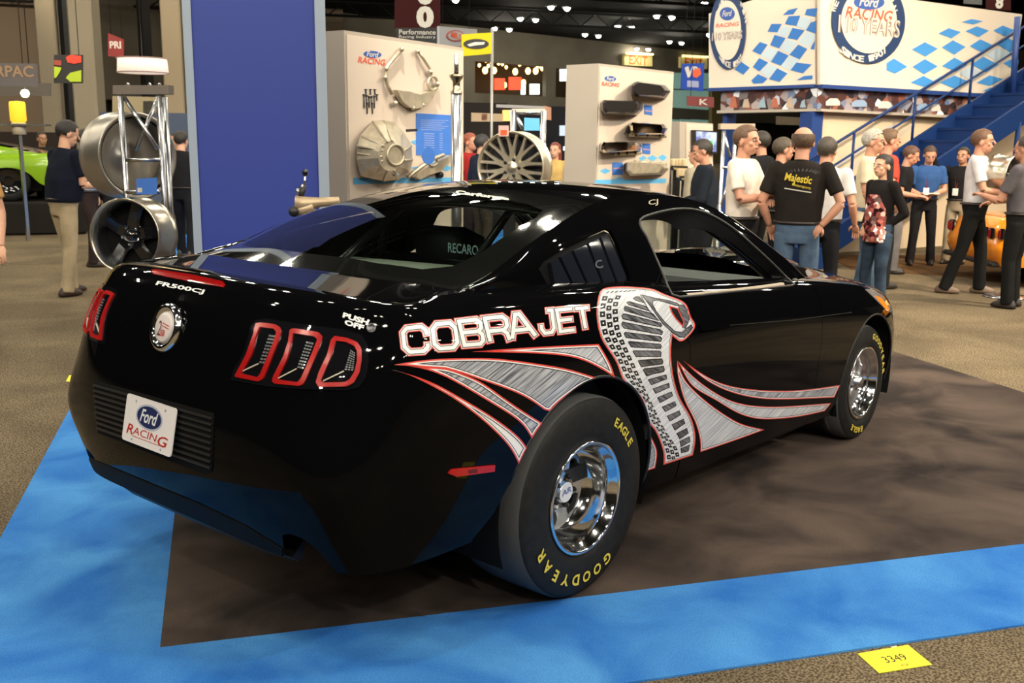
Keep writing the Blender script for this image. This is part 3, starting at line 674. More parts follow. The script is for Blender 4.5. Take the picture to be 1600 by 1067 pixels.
# seam lines (rear panel to deck, roof edge)
def px_on(surfs, pts, facing=True):
    """rays through photo pixels onto a surface: list of (point, normal)"""
    V = []; F = []; NN = []
    for s in surfs:
        for P, N in s.polys:
            b = len(V); V += [tuple(p) for p in P]; F.append(tuple(range(b, b+len(P)))); NN.append(N.mean(0))
    t = BVHTree.FromPolygons(V, F); out = []
    for x, y in pts:
        d = Vector(ray(x, y)); h = t.ray_cast(Vector(CAM), d.normalized(), 50)
        out.append((np.array(h[0]), NN[h[2]]) if h[0] is not None else (None, None))
    return out
# ------------------------------------------------------------------ strokes and decals
def ribbon(pts, w, closed=False):
    P = np.asarray(pts, float); n = len(P); Q = []
    for i in range(n):
        a = P[i]-P[i-1] if (i > 0 or closed) else P[1]-P[0]
        b = P[(i+1) % n]-P[i] if (i < n-1 or closed) else P[-1]-P[-2]
        a = a/(np.linalg.norm(a)+1e-9); b = b/(np.linalg.norm(b)+1e-9); t = a+b; L = np.linalg.norm(t)
        if L < .35: nrm = np.array((-a[1], a[0])); k = 1
        else:
            t /= L; nrm = np.array((-t[1], t[0])); k = 1/max(.45, abs(t@a))
        Q.append((P[i]+nrm*w*.5*k, P[i]-nrm*w*.5*k))
    out = []
    for i in range(n if closed else n-1):
        j = (i+1) % n; q = [Q[i][0], Q[i][1], Q[j][1], Q[j][0]]
        A = area2(np.array(q)); 
        if abs(A) > 1e-9: out.append(q)
    return out
side_src = shell_full
SP = prep(shell_full, PX, cam_facing)
def sub(src, polys):
    r = Surf()
    for q in polys:
        r.polys += clip(None, q, PX, True, pre=src).polys
    return r
white_d = mat('decal_white', (.90, .90, .90), rough=.25, coat=.5)
red_d = mat('decal_red', (.72, .07, .055), rough=.3, coat=.5)
black_d = mat('decal_black', (.008, .008, .01), rough=.3, coat=.5)
def hatch(name, c1, c2, ang, sx=5, sz=150):
    m = mat(name, c1, rough=.28, coat=.5); nt = m.node_tree; b = nt.nodes['Principled BSDF']
    tc = nt.nodes.new('ShaderNodeTexCoord'); mp = nt.nodes.new('ShaderNodeMapping'); mp.inputs['Rotation'].default_value = (0, ang, 0); 
    mp2 = nt.nodes.new('ShaderNodeMapping'); mp2.inputs['Scale'].default_value = (sx, 1, sz)
    n = nt.nodes.new('ShaderNodeTexNoise'); n.inputs['Scale'].default_value = 1; n.inputs['Detail'].default_value = 3; r = nt.nodes.new('ShaderNodeValToRGB')
    r.color_ramp.elements[0].position = .38; r.color_ramp.elements[0].color = (*c2, 1); r.color_ramp.elements[1].position = .62; r.color_ramp.elements[1].color = (*c1, 1)
    for a, c in ((tc.outputs['Object'], mp.inputs[0]), (mp.outputs[0], mp2.inputs[0]), (mp2.outputs[0], n.inputs['Vector']), (n.outputs['Fac'], r.inputs['Fac']), (r.outputs[0], b.inputs['Base Color'])): nt.links.new(a, c)
    return m
silver = hatch('decal_silver', (.72, .73, .77), (.34, .36, .41), .35, 4, 160)
greyh = hatch('decal_grey_hatch', (.55, .57, .62), (.10, .11, .135), .35, 5, 170)
ribm = hatch('decal_rib', (.22, .23, .255), (.035, .036, .042), -.5, 7, 120)
def stack(name, S, fillm, red=2.2, white=1.9, black=1.2, parent=None, label=None):
    S = np.array(S, float); base = sub(SP, [S]); src = prep(base, PX)
    root = cpart(base.offset(.0010).build(name, fillm))
    if label: root['label'] = label
    for w, m, o, nm in ((2*(red+white+black), black_d, .0014, 'inline'), (2*(red+white), white_d, .0018, 'border'), (2*red, red_d, .0022, 'outline')):
        if w <= 0: continue
        s = sub(src, ribbon(S, w, True)).offset(o); ob = s.build(nm, m); ob.parent = root
    return root
def smooth(*segs):
    out = []
    for s in segs:
        q = spline(s, max(3, 5*len(s))) if len(s) > 2 else np.array(s, float)
        out += [tuple(p) for p in (q if not out else q)]
    r = [out[0]]
    for p in out[1:]:
        if math.hypot(p[0]-r[-1][0], p[1]-r[-1][1]) > .6: r.append(p)
    if math.hypot(r[0][0]-r[-1][0], r[0][1]-r[-1][1]) < .6: r.pop()
    return r
fan = 'silver streak with red edge'
stack('graphic_streak', smooth([(737, 549.5), (825, 543), (935, 537.6)], [(935, 537.6), (946.5, 556.8), (955.5, 575), (960, 590)], [(960, 590), (945, 580), (930.7, 572), (908, 562), (870, 554.5), (802, 551), (737, 549.5)]), silver)
arc = [(941, 593.5), (928, 594.5), (916, 598), (903, 605), (889, 615), (872, 628), (858, 642), (852, 650)]
stack('graphic_streak', smooth([(615.3, 570), (665, 562.5), (721, 559.7), (777, 560.6), (847, 569.5), (892, 578), (938, 592.5)], arc[1:-1], [(850, 640), (815, 617.5), (759, 596), (721, 583), (695, 575.6)], [(695, 575.6), (660, 573.4), (640, 571.5), (615.3, 570)]), greyh)
stack('graphic_streak', smooth([(625, 571), (660, 573.4), (695, 575.6), (722, 584), (749, 596), (777.5, 615), (815, 641), (847, 661)], [(847, 661), (838, 673), (831, 686)], [(831, 686), (820.6, 669), (805.6, 654), (768, 630), (721, 602), (680, 582), (646, 573.3), (625, 571)]), greyh)
stack('graphic_streak', smooth([(612.5, 577.5), (646, 587), (684, 602), (721, 622.5), (768, 650.6), (811, 684), (823, 700)], [(823, 700), (816, 713), (811, 727)], [(811, 727), (796, 699), (768, 669), (740, 645), (702.5, 618.7), (665, 598), (637, 585), (612.5, 577.5)]), white_d)
stack('graphic_streak', smooth([(1057.5, 564), (1057.5, 580), (1060, 594), (1068.4, 624), (1080, 647.7), (1088.7, 668), (1093.7, 691.6), (1093.7, 706)], [(1093.7, 706), (1150, 687), (1194, 671)], [(1194, 671), (1161, 663), (1138.7, 652), (1105, 628.5), (1078, 603.7), (1066.7, 588), (1057.5, 564)]), silver, 1.4, 1.2, .8)
stack('graphic_streak', smooth([(1058, 563), (1082.5, 588), (1116, 612.7), (1150, 628.5), (1195, 635), (1240, 634), (1298, 629.6)], [(1298, 629.6), (1288, 642)], [(1288, 642), (1251, 650), (1217.5, 654), (1183.7, 654), (1150, 644), (1116, 624), (1082.5, 603.7), (1068, 583), (1058, 563)]), silver, 1.3, 1, .8)
stack('graphic_streak', smooth([(1066.7, 563), (1093.7, 582), (1127.5, 599), (1172.5, 608), (1228.7, 610.5), (1273.7, 607), (1312, 601.5)], [(1312, 601.5), (1303, 620.6)], [(1303, 620.6), (1251, 623), (1195, 623), (1150, 615), (1116, 601.5), (1089, 583.5), (1066.7, 563)]), greyh, 1.3, 1, .8)
stack('graphic_streak', smooth([(1006.9, 664), (1014.5, 678), (1022.9, 695), (1026, 708), (1023, 731)], [(1023, 731), (997, 740)], [(997, 740), (997, 717), (1002.6, 695), (1004.5, 678), (1006.9, 664)]), greyh, 1.6, 1.2, .8)
# the snake
SN = smooth([(936.7, 456.9), (942.4, 451.8), (955.9, 448.8), (977.2, 448.1), (999.7, 449.6), (1020, 452.4), (1034.6, 458.6), (1051.4, 464.7), (1068.3, 472.6), (1075, 482.7), (1079.5, 496.2), (1084.6, 504), (1084.6, 513), (1077.3, 523.2), (1070.5, 530), (1062.7, 533.3), (1056, 529.8), (1050, 524.5)],
            [(1050, 524.5), (1048, 542.5), (1048.3, 562), (1052, 590), (1063, 624), (1077, 648), (1084.5, 670), (1086, 688), (1082, 711)], [(1082, 711), (1036, 726)],
            [(1036, 726), (1036, 708), (1030, 688), (1021, 670), (1008, 652), (1004, 627), (979, 600), (970, 587), (963, 568), (952, 550), (940.5, 532), (934.5, 514), (931.5, 490), (933.5, 469), (936.7, 456.9)])
snake = stack('snake_graphic', SN, hatch('decal_snake', (.88, .89, .92), (.56, .58, .63), .35, 4, 160), 1.9, .6, .7, label='silver rearing snake with dark ribs and red outline')
def fr(L, ox, oy, s): return [(ox+x*s, oy+y*s) for x, y in L]
RA, RB, RC = (930, 440, .11244), (900, 430, .15), (920, 560, .16867)
RIBS = [fr(q, *RA) for q in ([(520, 235), (560, 212), (610, 215), (670, 295), (560, 260)], [(435, 290), (470, 278), (710, 350), (750, 410), (460, 322)], [(395, 380), (410, 342), (800, 450), (870, 540), (410, 405)], [(362, 480), (385, 448), (420, 450), (900, 575), (922, 602), (905, 630), (380, 517)], [(362, 600), (375, 560), (905, 668), (932, 695), (920, 735), (395, 645)], [(395, 720), (410, 703), (900, 765), (920, 790), (908, 832), (425, 777)], [(455, 840), (475, 830), (900, 870), (915, 900), (900, 930), (495, 907)], [(520, 970), (535, 960), (895, 962), (912, 990), (905, 1042), (565, 1042)])]
RIBS += [fr(q, *RB) for q in ([(648, 895), (665, 883), (890, 870), (902, 900), (890, 925), (675, 952)], [(695, 985), (710, 973), (905, 950), (916, 975), (910, 1003), (728, 1042)])]
RIBS += [fr(q, *RC) for q in ([(455, 20), (675, 8), (680, 48), (483, 77)], [(500, 105), (688, 70), (697, 108), (533, 162)], [(548, 195), (712, 150), (718, 188), (577, 242)], [(592, 280), (738, 228), (743, 265), (617, 322)], [(633, 362), (763, 308), (772, 345), (660, 408)], [(678, 448), (792, 398), (806, 435), (706, 492)], [(723, 533), (833, 483), (847, 520), (750, 578)], [(768, 612), (873, 560), (887, 600), (796, 662)], [(813, 693), (903, 645), (917, 690), (840, 742)], [(840, 768), (926, 722), (936, 768), (852, 815)], [(850, 832), (930, 800), (918, 855), (856, 872)])]
snake_src = prep(sub(SP, [SN]), PX)
for q in RIBS:
    r = sub(snake_src, [q]).offset(.0016).build('rib', ribm); r.parent = snake
o_ = Surf()
for q in RIBS: o_.polys += sub(snake_src, ribbon(q, 1.1, True)).polys
# scales down the left flank
Lc = spline([(941, 461), (936.5, 480), (937, 505), (944, 530), (956, 549), (967, 568), (976, 587), (992, 606), (1012, 636), (1014, 652), (1026, 670), (1034, 688), (1040, 706), (1042, 720)], 80)
Rc = spline([(973, 460), (966, 474), (966, 492), (968, 512), (974, 530), (984, 553), (994, 575), (1003, 596), (1013, 618), (1024, 641), (1035, 664), (1048, 685), (1058, 700), (1062, 714)], 80)
cells = Surf(); holes = Surf(); NR = 22
for r in range(NR):
    for c in range(3):
        def at_(u, v):
            v = min(max(v+(.5 if c % 2 else 0)/NR*.8, 0), 1); k = v*79; i = int(min(k, 78)); f = k-i
            l = Lc[i]*(1-f)+Lc[i+1]*f; rr_ = Rc[i]*(1-f)+Rc[i+1]*f; return l*(1-u)+rr_*u
        u0, u1 = c/3+.03, (c+1)/3-.03; v0, v1 = r/NR+.006, (r+1)/NR-.006
        q = [at_(u0, v0), at_(u1, v0+.004), at_(u1, v1), at_(u0, v1-.004)]; m_ = sum(q)/4
        cells.polys += sub(snake_src, [q]).polys
        holes.polys += sub(snake_src, [[m_+(p-m_)*.26 for p in q]]).polys
ob = cells.offset(.0015).build('scale_marks', black_d); ob.parent = snake; ob['kind'] = 'stuff'
ob = holes.offset(.0018).build('scale_centres', white_d); ob.parent = snake; ob['kind'] = 'stuff'
G1 = fr([(640, 185), (700, 200), (850, 235), (1000, 260), (1130, 300), (1160, 325), (1130, 335), (960, 285), (860, 258), (800, 270), (790, 310), (840, 410), (960, 560), (1100, 690), (1200, 705), (1260, 650), (1330, 600), (1345, 640), (1300, 700), (1230, 770), (1160, 770), (1060, 700), (930, 580), (860, 480), (740, 310)], *RA)
G2 = fr([(1150, 325), (1230, 330), (1290, 420), (1305, 520), (1250, 650), (1205, 630), (1225, 560), (1165, 400)], *RA)
G3 = fr([(1030, 345), (1140, 375), (1225, 560), (1215, 620), (1120, 520), (1060, 430)], *RA)
for q, nm in ((G1, 'jaw_shading'), (G2, 'snout_shading')):
    o = sub(snake_src, [q]).offset(.0016).build(nm, ribm); o.parent = snake; o_.polys += sub(snake_src, ribbon(q, 1.0, True)).polys
o_.polys += sub(snake_src, ribbon(fr([(620, 185), (740, 400), (880, 545)], *RA), 1)).polys
for a in range(7): o_.polys += sub(snake_src, ribbon(fr([(150+a*60, 165-a*5), (190+a*62, 140-a*3)], *RA), 1.3)).polys
ob = o_.offset(.0021).build('ink_lines', black_d); ob.parent = snake
ob = sub(snake_src, [G3]).offset(.0019).build('eye', black_d); ob.parent = snake
ob = sub(snake_src, ribbon(G3, 1.6, True)).offset(.0023).build('eye_outline', red_d); ob.parent = snake
# COBRA JET letters
FC = (600, 460, .225)
def quadmap(Q, ox=FC):
    Q = [np.array(p, float) for p in fr(Q, *ox)]
    return lambda u, v: tuple((Q[0]*(1-u)+Q[1]*u)*(1-v)+(Q[3]*(1-u)+Q[2]*u)*v)
LET = {
 'C': ([(122, 235), (290, 222), (305, 392), (148, 402)], [[(1.0, .34), (.98, .17), (.8, .0), (.2, .02), (.02, .2), (.0, .78), (.2, 1), (.8, 1), (1, .84), (1, .70)]]),
 'O': ([(332, 210), (486, 198), (512, 368), (352, 378)], [[(.2, 0), (.8, 0), (1, .2), (1, .8), (.8, 1), (.2, 1), (0, .8), (0, .2), (.2, 0)]]),
 'B': ([(518, 190), (668, 172), (690, 342), (556, 352)], [[(0, 0), (.8, 0), (.97, .14), (.97, .36), (.82, .48), (.98, .62), (1, .86), (.82, 1), (0, 1), (0, 0)], [(0, .48), (.82, .48)]]),
 'R': ([(696, 168), (845, 152), (872, 318), (735, 328)], [[(0, 1.0), (0, 0), (.8, 0), (.97, .14), (.97, .40), (.8, .55), (.05, .56)], [(.72, .56), (.92, .7), (.98, 1.0)]]),
 'A': ([(842, 140), (1000, 128), (1050, 288), (888, 308)], [[(.0, 1), (.40, .03), (.58, .03), (1, 1)], [(.2, .68), (.82, .68)]]),
 'J': ([(1080, 118), (1165, 110), (1180, 262), (1092, 272)], [[(.55, 0), (.95, 0), (1.0, .82), (.8, 1), (.25, 1), (.02, .8), (.0, .60)]]),
 'E': ([(1196, 110), (1305, 100), (1322, 245), (1222, 258)], [[(1, 0), (0, 0), (0, 1), (1, 1)], [(0, .49), (.92, .49)]]),
 'T': ([(1322, 98), (1418, 90), (1430, 235), (1345, 244)], [[(0, .02), (1, .02)], [(.5, .02), (.60, 1)]])}
for ch, (Q, strokes) in LET.items():
    f = quadmap(Q); root = None; wsc = 1 if ch in 'COBRA' else .86
    for w, m, o, nm in ((13.2, red_d, .0010, 'letter'), (10.4, white_d, .0014, 'letter_border'), (8.5, black_d, .0018, 'letter_line'), (6.0, white_d, .0022, 'letter_fill')):
        s = Surf()
        for st in strokes:
            pts = [f(*p) for p in st]; cl = st[0] == st[-1]
            if cl: pts = pts[:-1]
            else:   # extend the ends by part of the width
                e = (w*wsc-6)/2; a = np.array(pts[0])-np.array(pts[1]); b = np.array(pts[-1])-np.array(pts[-2])
                pts[0] = tuple(np.array(pts[0])+a/np.linalg.norm(a)*e); pts[-1] = tuple(np.array(pts[-1])+b/np.linalg.norm(b)*e)
            s.polys += sub(SP, ribbon(pts, w*wsc, cl)).polys
        ob = s.offset(o).build(nm, m)
        if root is None: root = cpart(ob)
        else: ob.parent = root
# small texts on the body from a pixel quad
def body_text(s, Q, m, name='lettering', off=.0015, bold=.01, srcs=None, shear=0):
    V, T, (a, b, c, d) = text_tris(s, bold, 1.0, shear); Q = [np.array(p, float) for p in Q]; out = Surf(); src = srcs or SP
    def mp(x, y):
        u = (x-a)/(b-a); v = 1-(y-c)/(d-c); return (Q[0]*(1-u)+Q[1]*u)*(1-v)+(Q[3]*(1-u)+Q[2]*u)*v
    VV = [mp(*p) for p in V]
    for t in T: out.polys += clip(None, [VV[i] for i in t], PX, True, pre=src).polys
    return cpart(out.offset(off).build(name, m))
full_rear = prep(both(shell_full), PX, cam_facing)
body_text('FR500CJ', [(247, 439), (321, 453), (317, 461), (242, 447)], white_d, bold=.03, srcs=full_rear)
body_text('PUSH', [(537, 488), (578, 500), (574, 508.5), (535, 496)], white_d, bold=.05)
body_text('OFF', [(539.5, 499), (570, 508.5), (567, 516.5), (538, 507)], white_d, bold=.05)
rt = prep(both(roofs), PX, cam_facing)
body_text('Carforma', [(713, 297), (797, 309), (795, 313), (711, 303)], mat('decal_cream', (.9, .86, .62), rough=.4), bold=.05, srcs=rt)
gsrc = prep(green, PX, cam_facing)
body_text('CJ', [(1013, 313), (1028, 311), (1028, 321), (1013, 323)], mat('decal_gold', (.45, .38, .25), rough=.3), srcs=gsrc)
# ------------------------------------------------------------------ solids embossed on the body
def emboss(name, polys, off, thick, m, src=None, parent=None, mirror=True):
    """raised piece: top skin plus skirt, real thickness"""
    s = Surf()
    for q in polys: s.polys += clip(None, q, PX, True, pre=src or SP).polys
    top = s.offset(off+thick); mb = MB()
    edges = {}
    for (P, N), (P0, N0) in zip(top.polys, s.polys):
        for i in range(len(P)):
            a, b = tuple(np.round(P[i], 5)), tuple(np.round(P[(i+1) % len(P)], 5))
            if (b, a) in edges: edges.pop((b, a))
            else: edges[(a, b)] = (P[i], P[(i+1) % len(P)], P0[(i+1) % len(P)]+N0[(i+1) % len(P)]*(off-.004), P0[i]+N0[i]*(off-.004))
    V = []; F = []
    for e in edges.values():
        b = len(V); V += [tuple(p) for p in e]; F.append((b, b+1, b+2, b+3))
    mb.add(V, F)
    for P, N in top.polys:
        mb.add(P, [tuple(range(len(P)))])
    me = mb.mesh(name); me.polygons.foreach_set('use_smooth', [True]*len(me.polygons)); me.set_sharp_from_angle(angle=math.radians(40))
    ob = mesh_obj(name, me, m); outs = [ob]
    if mirror:
        m2 = me.copy(); m2.transform(Matrix.Diagonal((1, -1, 1, 1))); m2.flip_normals(); outs.append(mesh_obj(name, m2, m))
    for i, o in enumerate(outs):
        if parent: o.parent = parent[i] if isinstance(parent, list) else parent
        else: cpart(o)
    return outs
LF = (340, 460, .1875)
panel = fr([(285, 260), (330, 215), (420, 205), (700, 250), (1050, 295), (1200, 335), (1250, 420), (1262, 560), (1240, 690), (1180, 775), (1080, 800), (700, 790), (400, 765), (120, 715), (130, 650), (230, 470)], *LF)
LP = emboss('tail_lamp', [panel], .0, .004, darklens)
rings = [([(330, 250), (370, 240), (500, 258), (530, 280), (538, 320), (515, 400), (400, 690), (380, 715), (350, 727), (155, 688), (250, 510), (310, 340)], [(365, 278), (480, 293), (503, 320), (480, 400), (370, 665), (345, 692), (212, 660), (300, 500), (338, 340)]),
         ([(612, 305), (640, 288), (850, 322), (880, 355), (870, 400), (850, 455), (740, 720), (720, 750), (690, 764), (490, 745), (466, 725), (475, 690), (560, 520), (600, 400)], [(640, 328), (815, 357), (838, 382), (800, 480), (705, 700), (675, 732), (520, 712), (512, 700), (590, 545), (625, 410)]),
         ([(950, 385), (980, 353), (1080, 368), (1165, 402), (1200, 450), (1203, 540), (1185, 650), (1140, 735), (1080, 768), (850, 772), (825, 735), (850, 650), (920, 500)], [(990, 392), (1075, 402), (1140, 435), (1163, 480), (1163, 560), (1143, 645), (1105, 708), (1060, 732), (890, 735), (868, 718), (900, 640), (960, 500)])]
strips = [[(438, 335), (492, 342), (430, 590), (350, 580)], [(745, 390), (810, 405), (722, 630), (665, 620)], [(1110, 460), (1150, 490), (1135, 642), (1055, 635)]]
bars = [[(200, 650), (350, 580)], [(515, 700), (665, 622)], [(885, 722), (1055, 640)]]
lens_white = mat('lens_ribs', (.35, .36, .38), rough=.15, metal=.6)
for (o_r, i_r), st, br in zip(rings, strips, bars):
    O = fr(o_r, *LF); I = fr(i_r, *LF); quads = []
    # ring built from matching outer/inner samples
    def samp(P, n):
        P = np.array(P+[P[0]]); d = np.concatenate([[0], np.cumsum(np.linalg.norm(np.diff(P, axis=0), axis=1))]); t = np.linspace(0, d[-1], n+1)[:-1]
        return np.stack([np.interp(t, d, P[:, 0]), np.interp(t, d, P[:, 1])], 1)
    I_ = np.array(I+[I[0]]); Id = []
    Os = samp(O, 60); Is = samp(I, 240); used = []
    c_ = Is.mean(0)
    for p in Os: used.append(Is[np.argmin(np.linalg.norm(Is-p, axis=1))])
    for k in range(60):
        q = [Os[k], Os[(k+1) % 60], used[(k+1) % 60], used[k]]
        if np.linalg.norm(used[k]-used[(k+1) % 60]) < .05: q = q[:3]
        quads.append(q)
    rg_ = emboss('lamp_ring', quads, .004, .005, redlens, parent=LP)
    S_ = fr(st, *LF); S_ = [np.array(p) for p in S_]; cells_ = []
    for a in range(9):
        for b in range(3):
            f2 = lambda u, v: (S_[0]*(1-u)+S_[1]*u)*(1-v)+(S_[3]*(1-u)+S_[2]*u)*v
            cells_.append([f2(b/3+.05, a/9+.02), f2((b+1)/3-.05, a/9+.02), f2((b+1)/3-.05, (a+1)/9-.03), f2(b/3+.05, (a+1)/9-.03)])
    emboss('reflector_strip', cells_, .004, .002, lens_white, parent=LP)
    emboss('lamp_bar', ribbon(fr(br, *LF), 1.6), .004, .003, mat('lamp_bar', (.60, .56, .46), rough=.3), parent=LP)
mk = emboss('side_marker', [[(699, 739), (704, 732.5), (772, 726), (771, 736), (712, 744)]], .0, .006, redlens)
emboss('marker_reflector', [[(730, 733), (744, 731), (744, 737), (730, 739)]], .006, .001, mat('marker_dark', (.12, .005, .005), rough=.3), parent=mk)
emboss('headlamp', [[(1352, 452), (1362, 452), (1378, 462), (1392, 478), (1398, 489), (1385, 486), (1370, 470)]], .0, .003, mat('headlamp_lens', (.35, .32, .30), rough=.08, coat=1))
emboss('corner_reflector', [[(1366, 462), (1376, 466), (1390, 484), (1380, 481)]], .003, .002, mat('amber', (.9, .25, .02), rough=.2))
emboss('door_handle', [[(1090, 509), (1134, 505), (1135, 513), (1092, 517)]], .001, .014, paint)
emboss('panel_crease', ribbon([(1140, 508), (1240, 500), (1330, 488)], 1.2), .0, .003, satin)
# centre of the tail
RP = full_rear
def rear1(name, polys, off, th, m, parent=None): return emboss(name, polys, off, th, m, RP, parent, False)[0]
rear1('brake_lamp', [[(237, 423), (243, 421.5), (300, 430), (348, 440.5), (352.5, 445), (349, 449.5), (300, 441), (240, 429)]], 0, .004, mat('brake_lens', (.30, .004, .004), rough=.1, coat=1))
# bumper insert with ribs, plate, emblem
INS = [np.array(p, float) for p in [(147, 594), (335, 646), (332, 738), (322, 741), (154, 676)]]
ins = rear1('bumper_insert', [[tuple(p) for p in INS]], .0, .003, matte)
TL, TR_, BR, BL = np.array((148, 597.)), np.array((334, 649.)), np.array((331, 737.)), np.array((155, 674.))
for k in range(9):
    v = (k+.55)/9.3; a = TL*(1-v)+BL*v; b = TR_*(1-v)+BR*v
    rear1('slat', ribbon([tuple(a), tuple((a+b)/2), tuple(b)], 3.4), .002, .007, satin, ins)
PC = np.array((-1.204, -.028, .738)); pu = np.array((0, -1, 0.)); pv = np.array((.20, 0, .98)); pv /= np.linalg.norm(pv); pn = np.cross(pv, pu); pn = pn if pn[0] < 0 else -pn
def PL(u, v, d=0): return tuple(PC+pu*u+pv*v+pn*d)
def rrect(w, h, r, n=5):
    out = []
    for cx, cy, a in ((w/2-r, h/2-r, 0), (-w/2+r, h/2-r, PI/2), (-w/2+r, -h/2+r, PI), (w/2-r, -h/2+r, 1.5*PI)):
        out += [(cx+r*math.cos(a+PI/2*k/n), cy+r*math.sin(a+PI/2*k/n)) for k in range(n+1)]
    return out
plate_m = mat('plate_white', (.82, .78, .78), rough=.35)
navy = mat('oval_navy', (.008, .02, .10), rough=.3); greyb = mat('oval_rim', (.45, .48, .58), rough=.3); redt = mat('plate_red', (.50, .02, .015), rough=.4)
mb = MB(); mb.prism(rrect(.305, .158, .012), lambda u, v: PL(u, v, .0), lambda u, v: PL(u, v, .004)); plate = cpart(mb.build('number_plate', plate_m)); plate['label'] = 'white show plate with blue oval and red lettering'
def ell(a, b, n=40): return [(a*math.cos(2*PI*k/n), b*math.sin(2*PI*k/n)) for k in range(n)]
def flatpoly(name, poly, fn, m, parent): mb = MB(); V = [fn(*p) for p in poly]; mb.add(V, tessellate_polygon([[Vector((p[0], p[1], 0)) for p in poly]])); return mb.build(name, m, parent, fix=False)
def ford_oval(parent, fn, a, b, txt=True, lift=1):
    """fn(u,v,d)"""
    flatpoly('oval_rim', ell(a, b), lambda u, v: fn(u, v, .0006*lift), greyb, parent)
    flatpoly('oval_face', ell(a*.90, b*.85), lambda u, v: fn(u, v, .0010*lift), navy, parent)
    if txt: text_obj('Ford', 'script', mat('script_white', (.75, .77, .8), rough=.4), parent, lambda u, v: fn(u-a*.66, v-b*.50, .0014*lift), a*1.32, b*1.05, bold=.02, shear=.35)
ford_oval(plate, lambda u, v, d: PL(u, v+.022, .004+d), .082, .042)
text_obj('R', 'lettering', redt, plate, lambda u, v: PL(u-.128, v-.052, .005), .042, .034, shear=.2, bold=.01)
text_obj('ACIN', 'lettering', redt, plate, lambda u, v: PL(u-.088, v-.048, .005), .150, .025, shear=.15)
text_obj('G', 'lettering', redt, plate, lambda u, v: PL(u+.068, v-.056, .005), .058, .034, shear=.2, bold=.01)
mb = MB(); mb.add([PL(-.09, -.054, .005), PL(.08, -.054, .005), PL(.08, -.056, .005), PL(-.09, -.056, .005)], [(0, 1, 2, 3)]); mb.build('underline', redt, plate, fix=False)
mb = MB()
for u in (-.09, .09):
    for v in (.062, -.066): mb.lathe([(0, .0018), (.004, .0012), (.0045, 0)], PL(u, v, .004), n=10, M=Matrix((Vector(pu), Vector(pv), Vector(pn))).transposed())
mb.build('plate_screws', mat('screw', (.5, .5, .55), rough=.3, metal=.7), plate)
# emblem
(ep, en), = px_on([shell_full, shell_full.mirror()], [(256, 511)])
ep[1] = 0
en = np.array((-.955, 0, .29)); en /= np.linalg.norm(en); eu = np.array((0, -1, 0.)); ev = np.cross(en, eu); ev = ev if ev[2] > 0 else -ev
ME = Matrix((Vector(eu), Vector(ev), Vector(en))).transposed()
mb = MB(); mb.lathe([(.082, -.01), (.084, .004), (.078, .014), (.070, .018), (.060, .012), (.050, .006), (.046, .005)], tuple(ep), n=48, M=ME); emb = cpart(mb.build('fuel_cap_emblem', chrome)); emb['label'] = 'chrome ring with white medallion on tail panel'
mb = MB(); mb.lathe([(0, .016), (.044, .0155), (.052, .012), (.053, .004)], tuple(ep), n=40, M=ME); mb.build('medallion', mat('medallion_white', (.75, .68, .66), rough=.3, coat=.6), emb)
EF = lambda u, v, d=.0175: tuple(ep+eu*u+ev*v+en*d)
text_obj('2', 'numeral', mat('medallion_dark', (.10, .03, .03), rough=.5), emb, lambda u, v: EF(u-.024, v-.030), .02, .05)
text_obj('50', 'numeral', redt, emb, lambda u, v: EF(u-.006, v-.030), .026, .022, bold=.02)
for dv in (.012, .003):
    mb = MB(); mb.add([EF(-.002, dv+.003), EF(.04, dv-.004), EF(.04, dv-.007), EF(-.002, dv)], [(0, 1, 2, 3)]); mb.build('script_line', redt, emb, fix=False)
(bp_, bn_), = px_on([shell_full], [(580, 512.5)])
bn = Vector(bn_); MBt = bn.to_track_quat('Z', 'Y').to_matrix(); mb = MB(); mb.lathe([(.014, 0), (.0145, .004), (.0125, .005), (.010, .002), (.0, .001)], tuple(bp_), n=20, M=MBt); cpart(mb.build('switch_ring', mat('grey_metal', (.16, .16, .17), rough=.3, metal=.8)))
# lower valance lip under the bumper, following the plan outline
bot = GW[0]; lip = MB()
pts = [p for p in bot[:58]]
def lipx(P, d): return P+np.array((d, 0, 0))
row = []
for p in list(reversed([q*[1, -1, 1] for q in pts[1:40]]))+pts[:40]:
    q = np.array(p); c = np.array((.2, 0, q[2])); dirc = c-q; dirc[2] = 0; dirc /= np.linalg.norm(dirc)
    k = np.clip((abs(q[1])-.42)/.22, 0, 1) if q[0] > -2 else 0
    row.append((q+dirc*.004+np.array((0, 0, .004)), q+dirc*.045+np.array((0, 0, -.045*(1-k*.6))), q+dirc*.075+np.array((0, 0, -.048*(1-k*.6))), q+dirc*.09+np.array((0, 0, .03))))
keep = [i for i, r in enumerate(row) if abs(r[0][1]) < .60]
V = []; F = []
for i in keep: V += [tuple(p) for p in row[i]]
for i in range(len(keep)-1):
    for j in range(3): F.append((i*4+j, i*4+j+1, i*4+4+j+1, i*4+4+j))
F += [(0, 1, 2, 3), tuple(len(V)-4+k for k in (3, 2, 1, 0))]
lip.add(V, F); cpart(sharp(lip.build('rear_diffuser', satin), 30))
VL_ = [[(140, 716), (165, 726), (240, 757), (310, 786), (385, 822), (442, 858), (442, 880), (400, 868), (300, 826), (240, 800), (180, 770), (130, 735)]]
rear1('valance', VL_, .0, .004, mat('valance_black', (.003, .003, .003), rough=.6, spec=.15))
